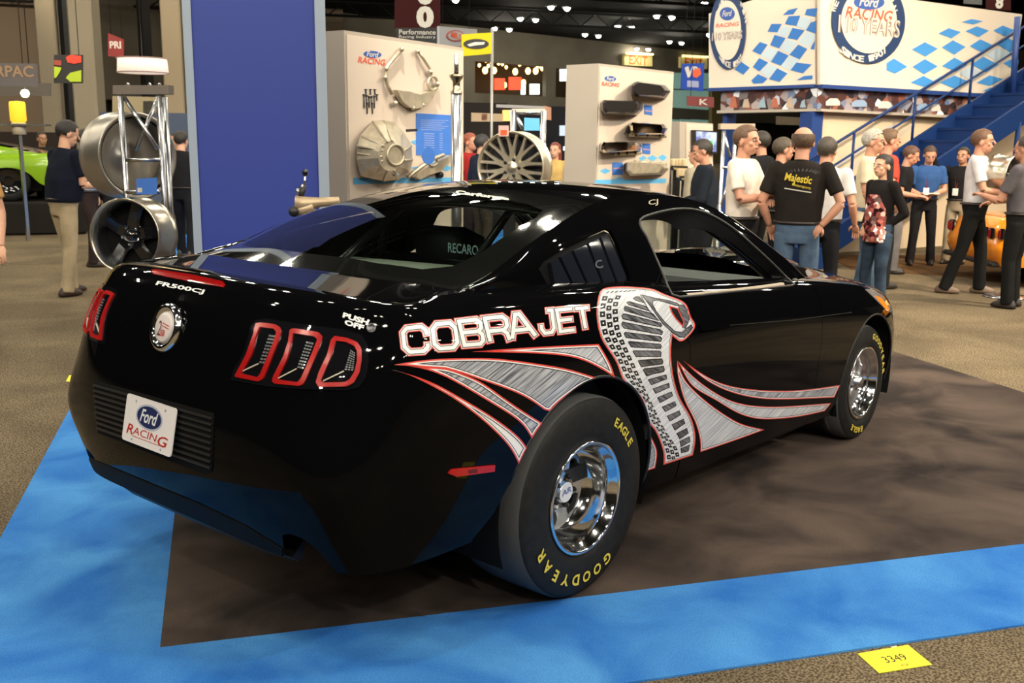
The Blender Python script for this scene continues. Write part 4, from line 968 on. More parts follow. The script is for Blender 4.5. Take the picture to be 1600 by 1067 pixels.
# thickness under bumper corners and sills: inward flange along the bottom edge
fl = MB(); ff_ = [p for p in GW[0] if not (-.60 < p[0] < .43 or 2.33 < p[0] < 3.11)]
segs = []; cur = [GW[0][0]]
for a, b in zip(GW[0][:-1], GW[0][1:]):
    ok = not (-.60 < b[0] < .42 or 2.33 < b[0] < 3.11)
    on_notch = (431 < prj(b)[0][0] < 530 and b[0] < -.8)
    if ok and not on_notch: cur.append(b)
    elif cur: segs.append(cur); cur = []
segs.append(cur)
for sg in segs:
    if len(sg) < 2: continue
    for my in (1, -1):
        V = []
        for p in sg:
            q = np.array(p)*[1, my, 1]; c = np.array((np.clip(q[0], -.3, 3.0), 0, q[2])); d = c-q; d /= np.linalg.norm(d)+1e-9
            V += [tuple(q), tuple(q+d*.05+np.array((0, 0, -.012))), tuple(q+d*.12+np.array((0, 0, .02)))]
        F = [(i*3+j, i*3+j+1, i*3+3+j+1, i*3+3+j) for i in range(len(sg)-1) for j in (0, 1)]
        fl.add(V, F, 0, True)
cpart(fl.build('lower_flange', satin))['kind'] = 'stuff'
# exhaust notch tunnel
NP = px_on([shell_full], NOTCH[:8]); V = []
tun = MB()
good = [(p, n) for p, n in NP if p is not None]
for my in (1, -1):
    V = []
    for p, n in good: q = p*[1, my, 1]; V += [tuple(q), tuple(q+np.array((.22, 0, .0)))]
    tun.add(V, [(2*i, 2*i+1, 2*i+3, 2*i+2) for i in range(len(good)-1)], 0, True)
cpart(tun.build('exhaust_cutout', satin))
# wheel houses + arch lips
for my in (1, -1):
    for (cx, cz, r), w in ((AR, .62), (AF, .60)):
        mb = MB(); n = 40; V = []; F = []
        for k in range(n+1):
            a = -.35+(PI+.7)*k/n; x, z = cx+r*math.cos(a), cz+r*math.sin(a)
            V += [(x, my*-.90, z), (x, my*-.30, z), (cx, my*-.30, cz)]
        for k in range(n): F += [(3*k, 3*k+1, 3*k+4, 3*k+3), (3*k+1, 3*k+2, 3*k+4)]
        mb.add(V, F, 0, True); cpart(mb.build('wheel_house', matte))
        # lip: tube following the arch on the body surface
        ys = []
        src = prep(shell_full, SIDE)
        T_ = BVHTree.FromPolygons([tuple(p) for P, N in shell_full.polys for p in P], [tuple(range(i*0, 0)) for i in []] or [tuple(range(o, o+len(P))) for o, P in zip(np.cumsum([0]+[len(P) for P, N in shell_full.polys[:-1]]).tolist(), [P for P, N in shell_full.polys])])
        pts = []
        for k in range(49):
            a = -.18+(PI+.36)*k/48; x, z = cx+(r+.004)*math.cos(a), cz+(r+.004)*math.sin(a)
            h = T_.ray_cast(Vector((x, -2, z)), Vector((0, 1, 0)))
            if h[0] is not None and h[0].y < -.6: pts.append((x-.004*math.cos(a), my*(h[0].y+.004), z-.004*math.sin(a)))
        mb = MB(); mb.tube(pts, .007, 6); cpart(mb.build('arch_lip', satin))
# underbody
mb = MB(); mb.box((.2, 0, .40), (1.4, 1.1, .16)); mb.box((1.35, 0, .28), (1.6, 1.6, .06)); mb.box((2.9, 0, .34), (1.2, 1.1, .2)); mb.box((-.75, 0, .56), (.6, 1.0, .1)); cpart(mb.build('underbody', matte))
mb = MB()
mb.tube([(0, -.62, .38), (0, .62, .38)], .045, 12); mb.sphere((0, 0, .38), (.16, .14, .15)); cpart(mb.build('rear_axle', satin))
# window surround of the side opening: rubber edge and matte inner frame
WR = px_on([green, door_skin], [p for p in WIN])
def ringpts(L): return [p for p, n in L if p is not None]
wr = ringpts(WR)
edge_m = mat('rubber_edge', (.05, .048, .045), rough=.35); frame_m = mat('inner_frame', (.022, .022, .023), rough=.55)
cen = np.mean(wr, axis=0)
for my in (1, -1):
    mb = MB(); mb.tube([tuple(p*[1, my, 1]) for p in wr], .0055, 6, closed=True); cpart(mb.build('window_rubber', edge_m))
    V = []; n = len(wr)
    for p in wr:
        top = np.clip((p[2]-1.08)/.25, 0, 1); k = .006+.075*top
        d = cen-p; d[1] = 0; d /= np.linalg.norm(d)+1e-9
        a = p*1.0; b = p+np.array((0, .045, 0))+d*(.01+.4*k); c = p+np.array((0, .085, 0))+d*(.015+k)
        V += [tuple(q*[1, my, 1]) for q in (a, b, c)]
    F = [(i*3+j, i*3+j+1, ((i+1) % n)*3+j+1, ((i+1) % n)*3+j) for i in range(n) for j in (0, 1)]
    mb = MB(); mb.add(V, F, 0, True); cpart(mb.build('window_frame', frame_m))
    lo = [p for p in wr if p[2] < 1.085 or False]
    sl = px_on([green, door_skin], [(1226, 446.5), (1190, 451.5), (1150, 456), (1110, 460.5), (1075, 464)]); sl = [p for p, n in sl if p is not None]
    mb = MB(); V = []; F = []
    for p in sl: V += [tuple(q*[1, my, 1]) for q in (p+np.array((0, .0, .004)), p+np.array((0, .004, .014)), p+np.array((0, .05, .016)), p+np.array((0, .055, -.03)))]
    F = [(i*4+j, i*4+j+1, i*4+4+j+1, i*4+4+j) for i in range(len(sl)-1) for j in range(3)]
    mb.add(V, F, 0, True); cpart(mb.build('window_sill', mat('sill_tan', (.42, .33, .24), rough=.5)))
# quarter window: recessed panel with louvres
pair(quarter.offset(-.016), 'quarter_panel', mat('louvre_back', (.004, .004, .005), rough=.6, spec=.1))
qsrc = prep(green, PX, cam_facing)
qr = ringpts(px_on([green], QW))
for my in (1, -1):
    V = []; n = len(qr)
    for p in qr: V += [tuple(p*[1, my, 1]), tuple((p+np.array((0, .018, -.002)))*[1, my, 1])]
    mb = MB(); mb.add(V, [(2*i, 2*i+1, (2*i+3) % (2*n), (2*i+2) % (2*n)) for i in range(n)]); cpart(mb.build('quarter_recess', paint))
LV = [[(862, 410), (873, 403), (892, 441), (884, 446), (868, 444)], [(877, 401), (893, 393), (915, 441), (896, 441)], [(897, 391), (917, 382), (940, 441), (919, 441)], [(921, 380), (936, 372), (962, 440), (944, 441)], [(940, 370), (950, 364), (979, 432), (976, 441), (966, 440)]]
lv_m = mat('louvre_gloss', (.012, .014, .022), rough=.12, coat=1)
for q in LV: emboss('louvre', [q], -.014, .012, lv_m, qsrc)
body_text('C', [(929, 408), (940, 405), (943, 418), (931, 420)], mat('louvre_letter', (.10, .11, .13), rough=.4), srcs=qsrc, off=.0)
# ------------------------------------------------------------------ interior
inm = mat('interior_black', (.012, .012, .013), rough=.6); cage = mat('cage_black', (.01, .01, .011), rough=.3, coat=.5)
(sx_,) = [un(700, 394, 0, .475)]; sx2 = un(747, 394, 0, .475)
sh = MB(); zs = lambda x: 1.168-.06*max(0, x+.45)
V = []; 
for x in (-.50, -.25, .0, .24): V += [(x, -.62, zs(x)), (x, 0, zs(x)+.015), (x, .62, zs(x))]
sh.add(V, [(3*i+j, 3*i+j+1, 3*i+j+4, 3*i+j+3) for i in range(3) for j in (0, 1)]); sh.box((.245, 0, .95), (.02, 1.24, .34))
cpart(sh.build('parcel_shelf', mat('shelf_grey', (.55, .57, .48), rough=.9)))
mb = MB(); mb.box((.9, 0, .42), (2.2, 1.62, .06)); mb.box((.05, 0, .70), (.3, 1.3, .5)); cpart(mb.build('cabin_floor', inm))
for my in (1, -1):
    mb = MB(); mb.box((1.30, my*.80, .72), (1.32, .05, .56), bev=.02); mb.box((1.25, my*.765, .86), (.9, .05, .07), bev=.02); dp = cpart(mb.build('door_card', mat('door_card_grey', (.045, .047, .05), rough=.5)))
    mb = MB(); mb.box((.30, my*.73, .85), (.75, .04, .5)); cpart(mb.build('rear_side_trim', inm))
mb = MB(); mb.box((1.85, 0, .88), (.42, 1.5, .2), bev=.06); mb.box((1.72, 0, .80), (.2, .3, .3), bev=.03); cpart(mb.build('dashboard', mat('dash_grey', (.03, .03, .032), rough=.5)))
mb = MB(); mb.tube([(1.42+.05*math.cos(a), .38+.18*math.cos(a+PI/2), .95+.17*math.sin(a+PI/2)) for a in np.linspace(0, 2*PI, 24, endpoint=False)], .014, 8, closed=True); mb.tube([(1.43, .38, .95), (1.72, .38, .88)], .02, 8); mb.tube([(1.42, .22, .95), (1.44, .54, .95)], .012, 6); cpart(mb.build('steering_wheel', inm))
def seat(cy, name='race_seat'):
    s = MB()
    def sec(x, z, w, wing, t):
        return [(x, cy-w, z), (x+wing, cy-w, z+.0), (x+wing*.2, cy-w*.72, z), (x+t*.2, cy, z), (x+wing*.2, cy+w*.72, z), (x+wing, cy+w, z), (x, cy+w, z), (x-t, cy+w*.8, z), (x-t, cy-w*.8, z)]
    P = [sec(.80, .50, .24, .14, .05), sec(.74, .70, .25, .14, .06), sec(.66, .95, .255, .10, .06), sec(.61, 1.06, .24, .06, .06), sec(.585, 1.12, .17, .10, .06), sec(.56, 1.22, .165, .12, .06), sec(.55, 1.27, .12, .04, .05)]
    V = [p for q in P for p in q]; F = [(i*9+j, i*9+(j+1) % 9, i*9+9+(j+1) % 9, i*9+9+j) for i in range(6) for j in range(9)]; F.append(tuple(range(54, 63)))
    s.add(V, F, 0, True); s.box((1.0, cy, .52), (.5, .48, .12), bev=.04); s.box((1.0, cy-.22, .60), (.42, .07, .14), bev=.03); s.box((1.0, cy+.22, .60), (.42, .07, .14), bev=.03)
    return cpart(s.build(name, inm))
st1 = seat(-.36); st2 = seat(.36)
text_obj('RECARO', 'lettering', mat('seat_letter', (.55, .80, .84), rough=.6), st1, lambda u, v: (.475, sx_[1]-u, sx_[2]+v), abs(sx_[1]-sx2[1]), .045, bold=.015).parent = st1
mb = MB()
hoop = [(.42, -.62, .5), (.42, -.64, 1.0), (.40, -.56, 1.30), (.40, -.44, 1.37), (.40, 0, 1.40), (.40, .44, 1.37), (.40, .56, 1.30), (.42, .64, 1.0), (.42, .62, .5)]
mb.tube([tuple(p) for p in spline(hoop, 60)], .022, 10)
mb.tube([(.41, -.6, 1.12), (.41, .6, 1.12)], .02, 8); pass
for y in (-1, 1):
    mb.tube([(.40, y*.46, 1.36), (-.25, y*.5, .95)], .02, 8)
    mb.tube([tuple(p) for p in spline([(.40, y*.52, 1.35), (1.0, y*.52, 1.37), (1.35, y*.56, 1.30), (1.95, y*.70, .95)], 24)], .02, 8)
    mb.tube([(.42, y*.63, .78), (1.7, y*.72, .62)], .02, 8)
mb.tube([(.41, -.2, 1.38), (.41, .30, .8)], .018, 8)
cpart(mb.build('roll_cage', cage))
hl = both(roof_panel).offset(-.02); cpart(hl.build('headliner', inm))
# ------------------------------------------------------------------ wheels
rubber = mat('tyre_rubber', (.010, .010, .010), spec=.25, rough=.6, noise=.25, nscale=30)
tread = mat('tyre_tread', (.085, .085, .087), rough=.85, bump=.2, bscale=300)
yel = mat('tyre_yellow', (.62, .50, .06), rough=.6)
def wheel(cx, yo, R, rr, width, kind, my=1):
    """outer face at y=-yo"""
    cz = R+.002; Y = lambda d: -(yo-d)   # d = depth inward
    mb = MB(); prof = [(rr-.004, .012), (rr+.004, .002), (rr+.03, -.006), (rr+(R-rr)*.45, -.010), (R-.055, -.006), (R-.022, .001), (R-.008, .010), (R-.001, .026), (R, .10)]
    mb.lathe([(r, Y(d)) for r, d in prof], (cx, 0, cz), 'y', 96)
    t = cpart(mb.build('tyre', rubber))
    mb = MB(); mb.lathe([(R, Y(.10)), (R+.001, Y(width*.5)), (R, Y(width-.08)), (R-.008, Y(width-.03)), (R-.05, Y(width-.005)), (R-.10, Y(width+.003)), (rr+.02, Y(width-.02)), (rr-.01, Y(width-.03))], (cx, 0, cz), 'y', 96)
    mb.lathe([(R-.007, Y(.0105)-.0006), (R, Y(.026)-.0006), (R+.0008, Y(.10))], (cx, 0, cz), 'y', 96)
    tr = mb.build('tread', tread, t)
    # rim
    dish = .125 if kind == 'rear' else .055
    mb = MB(); mb.lathe([(rr-.002, Y(.014)), (rr+.004, Y(-.002)), (rr+.002, Y(-.007)), (rr-.008, Y(-.008)), (rr-.014, Y(-.002)), (rr-.016, Y(.012)), (rr-.030, Y(.022)), (rr-.034, Y(.04)), (rr-.036, Y(dish)), (rr-.050, Y(dish+.006)), (rr-.056, Y(dish+.03)), (rr-.056, Y(width-.04))], (cx, 0, cz), 'y', 96)
    rim = cpart(mb.build('rim', chrome))
    rc = rr-.052
    if kind == 'rear':
        outer = [(rc*math.cos(a), rc*math.sin(a)) for a in np.linspace(0, 2*PI, 60, endpoint=False)]; loops = [[Vector((*p, 0)) for p in outer]]
        for k in range(5):
            a0 = PI/2+.25+2*PI*k/5; h = []
            for r_, da in ((.078, 0), (.088, .24), (.115, .36), (.140, .33), (.148, .12), (.148, -.12), (.140, -.33), (.115, -.36), (.088, -.24)):
                h.append((r_*math.cos(a0+da), r_*math.sin(a0+da)))
            loops.append([Vector((*p, 0)) for p in h])
        tri = tessellate_polygon(loops); flat = [p for l in loops for p in l]
        dd = lambda p: dish+.012-.022*(1-min(1, (p[0]**2+p[1]**2)**.5/rc))
        mb = MB(); mb.add([(cx+p.x, Y(dd(p)), cz+p.y) for p in flat], [tuple(t_) for t_ in tri]); o = 0
        for l in loops:
            n = len(l); V = [(cx+p.x, Y(dd(p)), cz+p.y) for p in l]+[(cx+p.x, Y(dd(p)+.02), cz+p.y) for p in l]; mb.add(V, [(i, (i+1) % n, (i+1) % n+n, i+n) for i in range(n)])
        disc = mb.build('wheel_centre', mat('polished_alloy', (.85, .86, .88), rough=.33, metal=1), rim)
        mb = MB(); mb.lathe([(0, Y(dish+.05)), (.15, Y(dish+.05))], (cx, 0, cz), 'y', 32); mb.build('brake_disc', matte, rim)
        mb = MB(); hubr = .042
        mb.lathe([(.072, Y(dish)), (.066, Y(dish-.014)), (hubr, Y(dish-.018)), (hubr, Y(dish-.03)), (hubr-.004, Y(dish-.034))], (cx, 0, cz), 'y', 32); mb.build('hub', mat('hub_alloy', (.6, .63, .65), rough=.25, metal=1), rim)
        mb = MB(); mb.lathe([(0, Y(dish-.036)), (hubr-.003, Y(dish-.034))], (cx, 0, cz), 'y', 28); cap = mb.build('hub_cap', mat('cap_white', (.72, .74, .78), rough=.3), rim)
        text_obj('AR', 'cap_lettering', mat('cap_blue', (.1, .16, .4), rough=.4), cap, lambda u, v: (cx-.028+u, Y(dish-.0375), cz+v-.010+u*.15), .056, .022, bold=.01)
        for k in range(5):
            mb = MB(); a = PI/2-.4+2*PI*k/5; c = (cx+.057*math.cos(a), 0, cz+.057*math.sin(a)); mb.lathe([(0, Y(dish-.034)), (.0085, Y(dish-.033)), (.011, Y(dish-.026)), (.011, Y(dish-.010))], c, 'y', 10); mb.build('lug_nut', mat('lug_black', (.02, .018, .016), rough=.3, metal=.6), rim)
    else:
        mb = MB()
        for k in range(5):
            a = PI/2+.12+2*PI*k/5; ca, sa = math.cos(a), math.sin(a); V = []; 
            for r_, w, d in ((.03, .030, dish-.012), (.06, .024, dish-.014), (.11, .015, dish+.0), (.150, .015, dish+.008), (rc+.006, .026, dish+.012)):
                for s_, dz in ((-1, .012), (-.55, 0), (.55, 0), (1, .012), (1, .03), (-1, .03)):
                    V.append((cx+r_*ca-s_*w*sa, Y(d+dz), cz+r_*sa+s_*w*ca))
            mb.add(V, [(i*6+j, i*6+(j+1) % 6, i*6+6+(j+1) % 6, i*6+6+j) for i in range(4) for j in range(6)])
        mb.build('spokes', mat('polished_alloy', (.85, .86, .88), rough=.33, metal=1), rim)
        mb = MB(); mb.lathe([(0, Y(dish-.05)), (.028, Y(dish-.05)), (.034, Y(dish-.04)), (.036, Y(dish-.012)), (.055, Y(dish-.008)), (.058, Y(dish+.01))], (cx, 0, cz), 'y', 28); mb.build('hub', mat('hub_alloy', (.6, .63, .65), rough=.25, metal=1), rim)
        mb = MB(); mb.lathe([(0, Y(dish+.05)), (.15, Y(dish+.05))], (cx, 0, cz), 'y', 32); mb.build('brake_disc', mat('disc_grey', (.12, .12, .12), rough=.4, metal=.6), rim)
        for k in range(5):
            mb = MB(); a = PI/2-.5+2*PI*k/5; c = (cx+.045*math.cos(a), 0, cz+.045*math.sin(a)); mb.lathe([(0, Y(dish-.022)), (.009, Y(dish-.02)), (.01, Y(dish-.008))], c, 'y', 8); mb.build('lug_nut', chrome, rim)
    return t, rim, Y, cz
def arc_text(s, t, cx, cz, Y, rad, h, a0, a1, name='lettering'):
    """letters along an arc, clockwise seen from the right, tops outwards"""
    n = len(s)
    for i, ch in enumerate(s):
        a = a0+(a1-a0)*(i+.5)/n; V, T, (x0, x1, y0, y1) = text_tris(ch, .03); w = h*min(1.0, (x1-x0)/(y1-y0))*1.1
        V2 = []
        for x, y in V:
            u = (x-(x0+x1)/2)/(x1-x0)*w; v = (y-y0)/(y1-y0)*h-h/2; r = rad+v; an = a-u/rad
            rr2 = (r-.213)/.16; V2.append((cx+r*math.cos(an), Y(-.0125), cz+r*math.sin(an)))
        mb = MB(); mb.add(V2, T); ob = mb.build(name, yel, t, fix=False)
D = math.radians
tr_, rim_, Y_, cz_ = wheel(0, .932, .379, .212, .34, 'rear')
arc_text('EAGLE', tr_, 0, cz_, Y_, .305, .034, D(60), D(28)); arc_text('GOODYEAR', tr_, 0, cz_, Y_, .305, .042, D(-58), D(-160))
tf_, rf_, Yf, czf = wheel(2.72, .890, .330, .208, .17, 'front')
arc_text('GOODYEAR', tf_, 2.72, czf, Yf, .272, .034, D(78), D(0)); arc_text('EAGLE', tf_, 2.72, czf, Yf, .272, .034, D(-85), D(-125))
for o in (tr_, rim_, tf_, rf_):   # the far side wheels: mirrored copies without lettering
    def mir(o, par=None):
        me = o.data.copy(); me.transform(Matrix.Diagonal((1, -1, 1, 1))); me.flip_normals(); c = bpy.data.objects.new(o.name.split('.')[0], me); COL.objects.link(c)
        if par is None: cpart(c)
        else: c.parent = par
        for ch in o.children:
            if 'letter' in ch.name: continue
            mir(ch, c)
    mir(o)
# ================================================================== BOOTH FURNITURE
alu = mat('brushed_alloy', (.55, .56, .58), rough=.25, metal=1); cast = mat('cast_alloy', (.50, .44, .33), rough=.42, metal=.55, noise=.12, nscale=15)
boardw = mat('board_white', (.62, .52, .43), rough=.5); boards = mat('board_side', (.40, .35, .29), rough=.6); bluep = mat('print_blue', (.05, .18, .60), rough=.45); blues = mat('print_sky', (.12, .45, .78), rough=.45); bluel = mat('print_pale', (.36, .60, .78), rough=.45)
def E_(o, loc, label, cat, group=None): return empty(o, tuple(loc), 0, label, cat, group)
def hang(o, root): o.parent = root; o.matrix_parent_inverse = root.matrix_basis.inverted(); return o
def floorpt(x, d): q = at(x, 230, d); return (q[0], q[1], 0)
# blue panel with grey edge trims
PB = VP(288, 7.2, 512, 7.45)
bp = E_('blue_partition', floorpt(400, 7.3), 'tall royal blue panel with light grey edge trims behind the car', 'panel')
def hpoly(pl, name, px, off, th, m, root): return hang(pl.poly(name, px, off, th, m), root)
def vslab(pl, name, x0, x1, z0, z1, off, th, m, root, y=230):
    ua, _ = pl.uz(x0, y); ub, _ = pl.uz(x1, y); mb = MB(); mb.prism([(ua, z0), (ub, z0), (ub, z1), (ua, z1)], lambda u, z: pl.w(u, z, off), lambda u, z: pl.w(u, z, off+th)); return hang(mb.build(name, m), root)
royal = mat('panel_royal', (.020, .042, .27), rough=.55); trimg = mat('panel_trim', (.30, .36, .44), rough=.45)
vslab(PB, 'panel_face', 308, 497, .002, 3.1, .0, .05, royal, bp); vslab(PB, 'edge_trim', 296, 309, .002, 3.1, -.01, .08, trimg, bp); vslab(PB, 'edge_trim', 496, 512, .002, 3.1, -.01, .08, trimg, bp)
# display boards
def board(xl, dl, xr, dr, ztop, label, side_px, name='display_board'):
    pl = VP(xl, dl, xr, dr); root = E_(name, pl.w(pl.L/2, 0), label, 'board')
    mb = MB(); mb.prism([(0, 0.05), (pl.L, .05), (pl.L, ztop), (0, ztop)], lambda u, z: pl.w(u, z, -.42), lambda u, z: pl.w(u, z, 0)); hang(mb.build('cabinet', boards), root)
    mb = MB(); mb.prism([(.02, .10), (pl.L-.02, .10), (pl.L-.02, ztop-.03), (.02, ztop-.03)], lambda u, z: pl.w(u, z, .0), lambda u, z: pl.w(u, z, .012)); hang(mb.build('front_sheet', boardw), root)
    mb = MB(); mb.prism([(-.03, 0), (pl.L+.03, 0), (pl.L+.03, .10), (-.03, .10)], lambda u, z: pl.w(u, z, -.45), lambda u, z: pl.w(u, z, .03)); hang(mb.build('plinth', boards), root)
    return pl, root
def checks(pl, root, cells, m1=blues, off=.0125):
    for c in cells: hpoly(pl, 'print_check', c, off, .0012, m1, root)
def oval_logo(pl, root, cx, cy, rx, ry, tx0, ty0, tx1, ty1, off):
    o = hpoly(pl, 'logo_oval', [(cx+rx*math.cos(t), cy+ry*math.sin(t)+ (rx*math.cos(t))*.06) for t in np.linspace(0, 2*PI, 28, endpoint=False)], off, .002, navy2, root)
    hang(pl.text('Ford', 'logo_script', letw, None, cx-rx*.68, cy+ry*.55, cx+rx*.68, cy-ry*.55, off+.003, .02, .3), root)
    hang(pl.text('RACING', 'logo_text', mat('print_red', (.72, .10, .05), rough=.5), None, tx0, ty0, tx1, ty1, off+.003, .02, .2), root)
navy2 = mat('oval_blue', (.04, .10, .35), rough=.4)
p1_, r1_ = board(541, 8.0, 724, 9.35, 2.50, 'left white display board carrying a bell housing and a block plate', None)
oval_logo(p1_, r1_, 580, 85, 14, 5.5, 557, 98, 600, 93, .0125)
hpoly(p1_, 'print_band', [(550, 278), (706, 277), (706, 284), (550, 288)], .0122, .001, blues, r1_)
checks(p1_, r1_, [[(640, 221), (652, 217), (660, 222), (648, 227)], [(655, 245), (672, 240), (690, 246), (672, 252)], [(690, 238), (703, 234), (706, 240), (696, 245)], [(640, 262), (660, 258), (680, 262), (660, 268)], [(684, 262), (696, 258), (706, 262), (696, 268)]])
inf = p1_.poly('info_sheet', [(648, 177), (706, 180), (706, 242), (648, 242)], .014, .004, bluep); tag(inf, 'blue printed parts sheet on the left display board', 'sheet')
mb = MB()
for k in range(6): p1_.poly('', [(654, 187+k*3), (698-(k % 3)*5, 188+k*3), (698-(k % 3)*5, 188.8+k*3), (654, 187.8+k*3)], .019, .0006, None, mb=mb)
for k in range(8): p1_.poly('', [(660, 208+k*3.6), (676, 208.5+k*3.6), (676, 209.6+k*3.6), (660, 209+k*3.6)], .019, .0006, None, mb=mb); p1_.poly('', [(684, 208+k*3.6), (689, 208.5+k*3.6), (689, 209.6+k*3.6), (684, 209+k*3.6)], .019, .0006, None, mb=mb)
mb.build('text_lines', mat('print_lilac', (.28, .36, .68)), inf)
# block plate: crescent with two arms
bk = p1_.poly('block_plate', [(609, 141), (630, 143.5), (637, 146), (645, 148), (652, 146), (660, 143), (672, 142), (666, 152), (660, 160), (650, 167), (640, 170), (629, 168), (619, 160), (613, 150)], .03, .05, cast); tag(bk, 'alloy block plate with two curved arms on the left display board', 'plate')
def tube_on(pl, pts, r, m, name, parent, off=.05, n=6):
    mb = MB(); mb.tube([tuple(pl.p(x, y, off)) for x, y in pts], r, n); return mb.build(name, m, parent)
tube_on(p1_, [(628, 77), (616, 90), (604, 105), (602, 120), (606, 135), (612, 147)], .016, cast, 'arm', bk); tube_on(p1_, [(653, 80), (662, 92), (672, 108), (674, 116)], .014, cast, 'arm', bk)
mb = MB(); mb.tube([tuple(p1_.p(676+7.5*math.cos(t), 130+10.5*math.sin(t), .05)) for t in np.linspace(0, 2*PI, 20, endpoint=False)], .014, 6, closed=True); mb.build('ring', cast, bk)
for x, y in [(628, 77), (653, 80), (604, 107), (602, 121), (673, 112), (684, 131), (618, 161), (660, 164), (645, 169)]: MB().tube([tuple(p1_.p(x, y, .03)), tuple(p1_.p(x, y, .075))], .02, 8).build('boss', cast, bk)
bo = E_('bolt_set', p1_.p(578, 160, .02), 'set of small dark bolts hung on the left display board', 'bolts')
for (x, y, h) in [(572, 139, 9), (579, 139, 9), (586, 139, 9), (569, 147, 22), (573, 148, 20), (577, 150, 18), (581, 150, 18), (585, 149, 20), (589, 147, 10), (574, 160, 18), (582, 160, 18)]:
    mb = MB(); mb.tube([tuple(p1_.p(x, y, .02)), tuple(p1_.p(x, y+h, .02))], .006, 5); mb.tube([tuple(p1_.p(x, y, .02)), tuple(p1_.p(x, y+1.6, .02))], .014, 6); hang(mb.build('bolt', mat('bolt_dark', (.12, .12, .12), rough=.4, metal=.7)), bo)
# bell housing: lofted cone of polygon rings
def loft_px(pl, rings, name, m, root=None, smooth=False):
    """rings: list of (list of px, off)"""
    n = len(rings[0][0]); V = []
    for pts, off in rings: V += [tuple(pl.p(x, y, off)) for x, y in pts]
    F = [(i*n+j, i*n+(j+1) % n, (i+1)*n+(j+1) % n, (i+1)*n+j) for i in range(len(rings)-1) for j in range(n)]; mb = MB(); mb.add(V, F, 0, smooth); mb.add([tuple(pl.p(x, y, rings[-1][1])) for x, y in rings[-1][0]], [tuple(range(n))])
    o = mb.build(name, m); return hang(o, root) if root else o
bh = E_('bell_housing', p1_.p(603, 240, .02), 'gold toned alloy bell housing with a round opening on the left display board', 'housing')
outer = [(583, 189), (600, 188), (616, 191), (632, 208), (643, 226), (645, 250), (640, 268), (622, 281), (600, 283), (580, 279), (563, 275), (557, 250), (557, 230), (563, 212)]
mid = [(590, 196), (602, 194), (614, 197), (627, 211), (637, 228), (640, 248), (635, 264), (620, 274), (602, 276), (586, 272), (572, 266), (567, 248), (568, 232), (574, 214)]
nearr = [(610+17*math.cos(t)*1.12, 244+22*math.sin(t)*1.08) for t in np.linspace(-PI/2-.35, -PI/2-.35+2*PI, 14, endpoint=False)]
loft_px(p1_, [(outer, .02), (outer, .08), (mid, .16), (nearr, .34)], 'casing', cast, bh)
hpoly(p1_, 'opening', [(618+11*math.cos(t)*.95, 242+13.5*math.sin(t)) for t in np.linspace(0, 2*PI, 22, endpoint=False)], .345, .004, bluep, bh)
hpoly(p1_, 'opening', [(578, 264), (588, 262), (594, 272), (584, 274)], .20, .003, bluel, bh)
mb = MB()
for a, b in [((583, 190), (606, 222)), ((600, 189), (613, 220)), ((558, 228), (598, 235)), ((559, 240), (597, 245)), ((562, 256), (598, 252)), ((643, 228), (630, 236)), ((644, 250), (632, 250)), ((600, 282), (606, 266)), ((622, 280), (616, 266)), ((566, 214), (600, 228))]:
    mb.tube([tuple(p1_.p(*a, .10)), tuple(p1_.p((a[0]+b[0])/2, (a[1]+b[1])/2, .235)), tuple(p1_.p(*b, .35))], .010, 5)
hang(mb.build('ribs', cast), bh)
mb = MB(); mb.tube([tuple(p1_.p(618+13*math.cos(t), 242+16*math.sin(t), .345)) for t in np.linspace(0, 2*PI, 24, endpoint=False)], .013, 6, closed=True); hang(mb.build('collar', cast), bh)
hpoly(p1_, 'badge', [(604, 202), (621, 201), (622, 205), (605, 206)], .20, .01, satin, bh)
tf = p1_.poly('cover_plate', [(637, 276), (640, 270), (690, 243), (696, 242), (697, 248), (684, 259), (676, 268), (660, 272), (645, 280)], .03, .06, cast); tag(tf, 'long tapering alloy cover on the lower left display board', 'cover')
mb = MB(); mb.tube([tuple(p1_.p(x, y, .11)) for x, y in [(638, 277), (672, 250), (693, 242)]], .018, 6); mb.tube([tuple(p1_.p(676+7*math.cos(t), 253+6*math.sin(t), .10)) for t in np.linspace(0, 2*PI, 14, endpoint=False)], .012, 5, closed=True); mb.build('rib', cast, tf)
gr = MB(); gr.lathe([(0, .05), (.022, .05), (.03, .03), (.03, 0)], tuple(p1_.p(684, 273, .02)), n=14, M=Matrix((Vector(p1_.u), Vector((0, 0, 1)), Vector(p1_.n))).transposed()); tag(gr.build('pinion', satin), 'small black pinion below the alloy cover', 'gear')
# post with cone clamp in front of board
cc = at(713, 120, 7.7); pz = at(713, 128, 7.7)[2]; tz = at(713, 84, 7.7)[2]
po = E_('exhaust_post', (cc[0], cc[1], 0), 'polished upright pipe stand with a clamp at the right of the left board', 'post')
mb = MB(); mb.tube([(cc[0], cc[1], 0), (cc[0], cc[1], pz-.07)], .042, 16); hang(mb.build('pipe', alu), po)
mb = MB(); mb.lathe([(.044, -.09), (.046, -.07), (.03, -.06), (.028, .0), (.05, .03), (.055, .055), (.03, .06)], (cc[0], cc[1], pz), n=16); hang(mb.build('clamp', mat('clamp_brass', (.5, .42, .28), rough=.25, metal=1)), po)
mb = MB(); mb.tube([(cc[0], cc[1], pz+.04), (cc[0], cc[1], tz)], .018, 10); hang(mb.build('rod', alu), po)
mb = MB(); mb.lathe([(0, .015), (.16, .012), (.17, 0)], (cc[0], cc[1], 0), n=24); hang(mb.build('foot', alu), po)
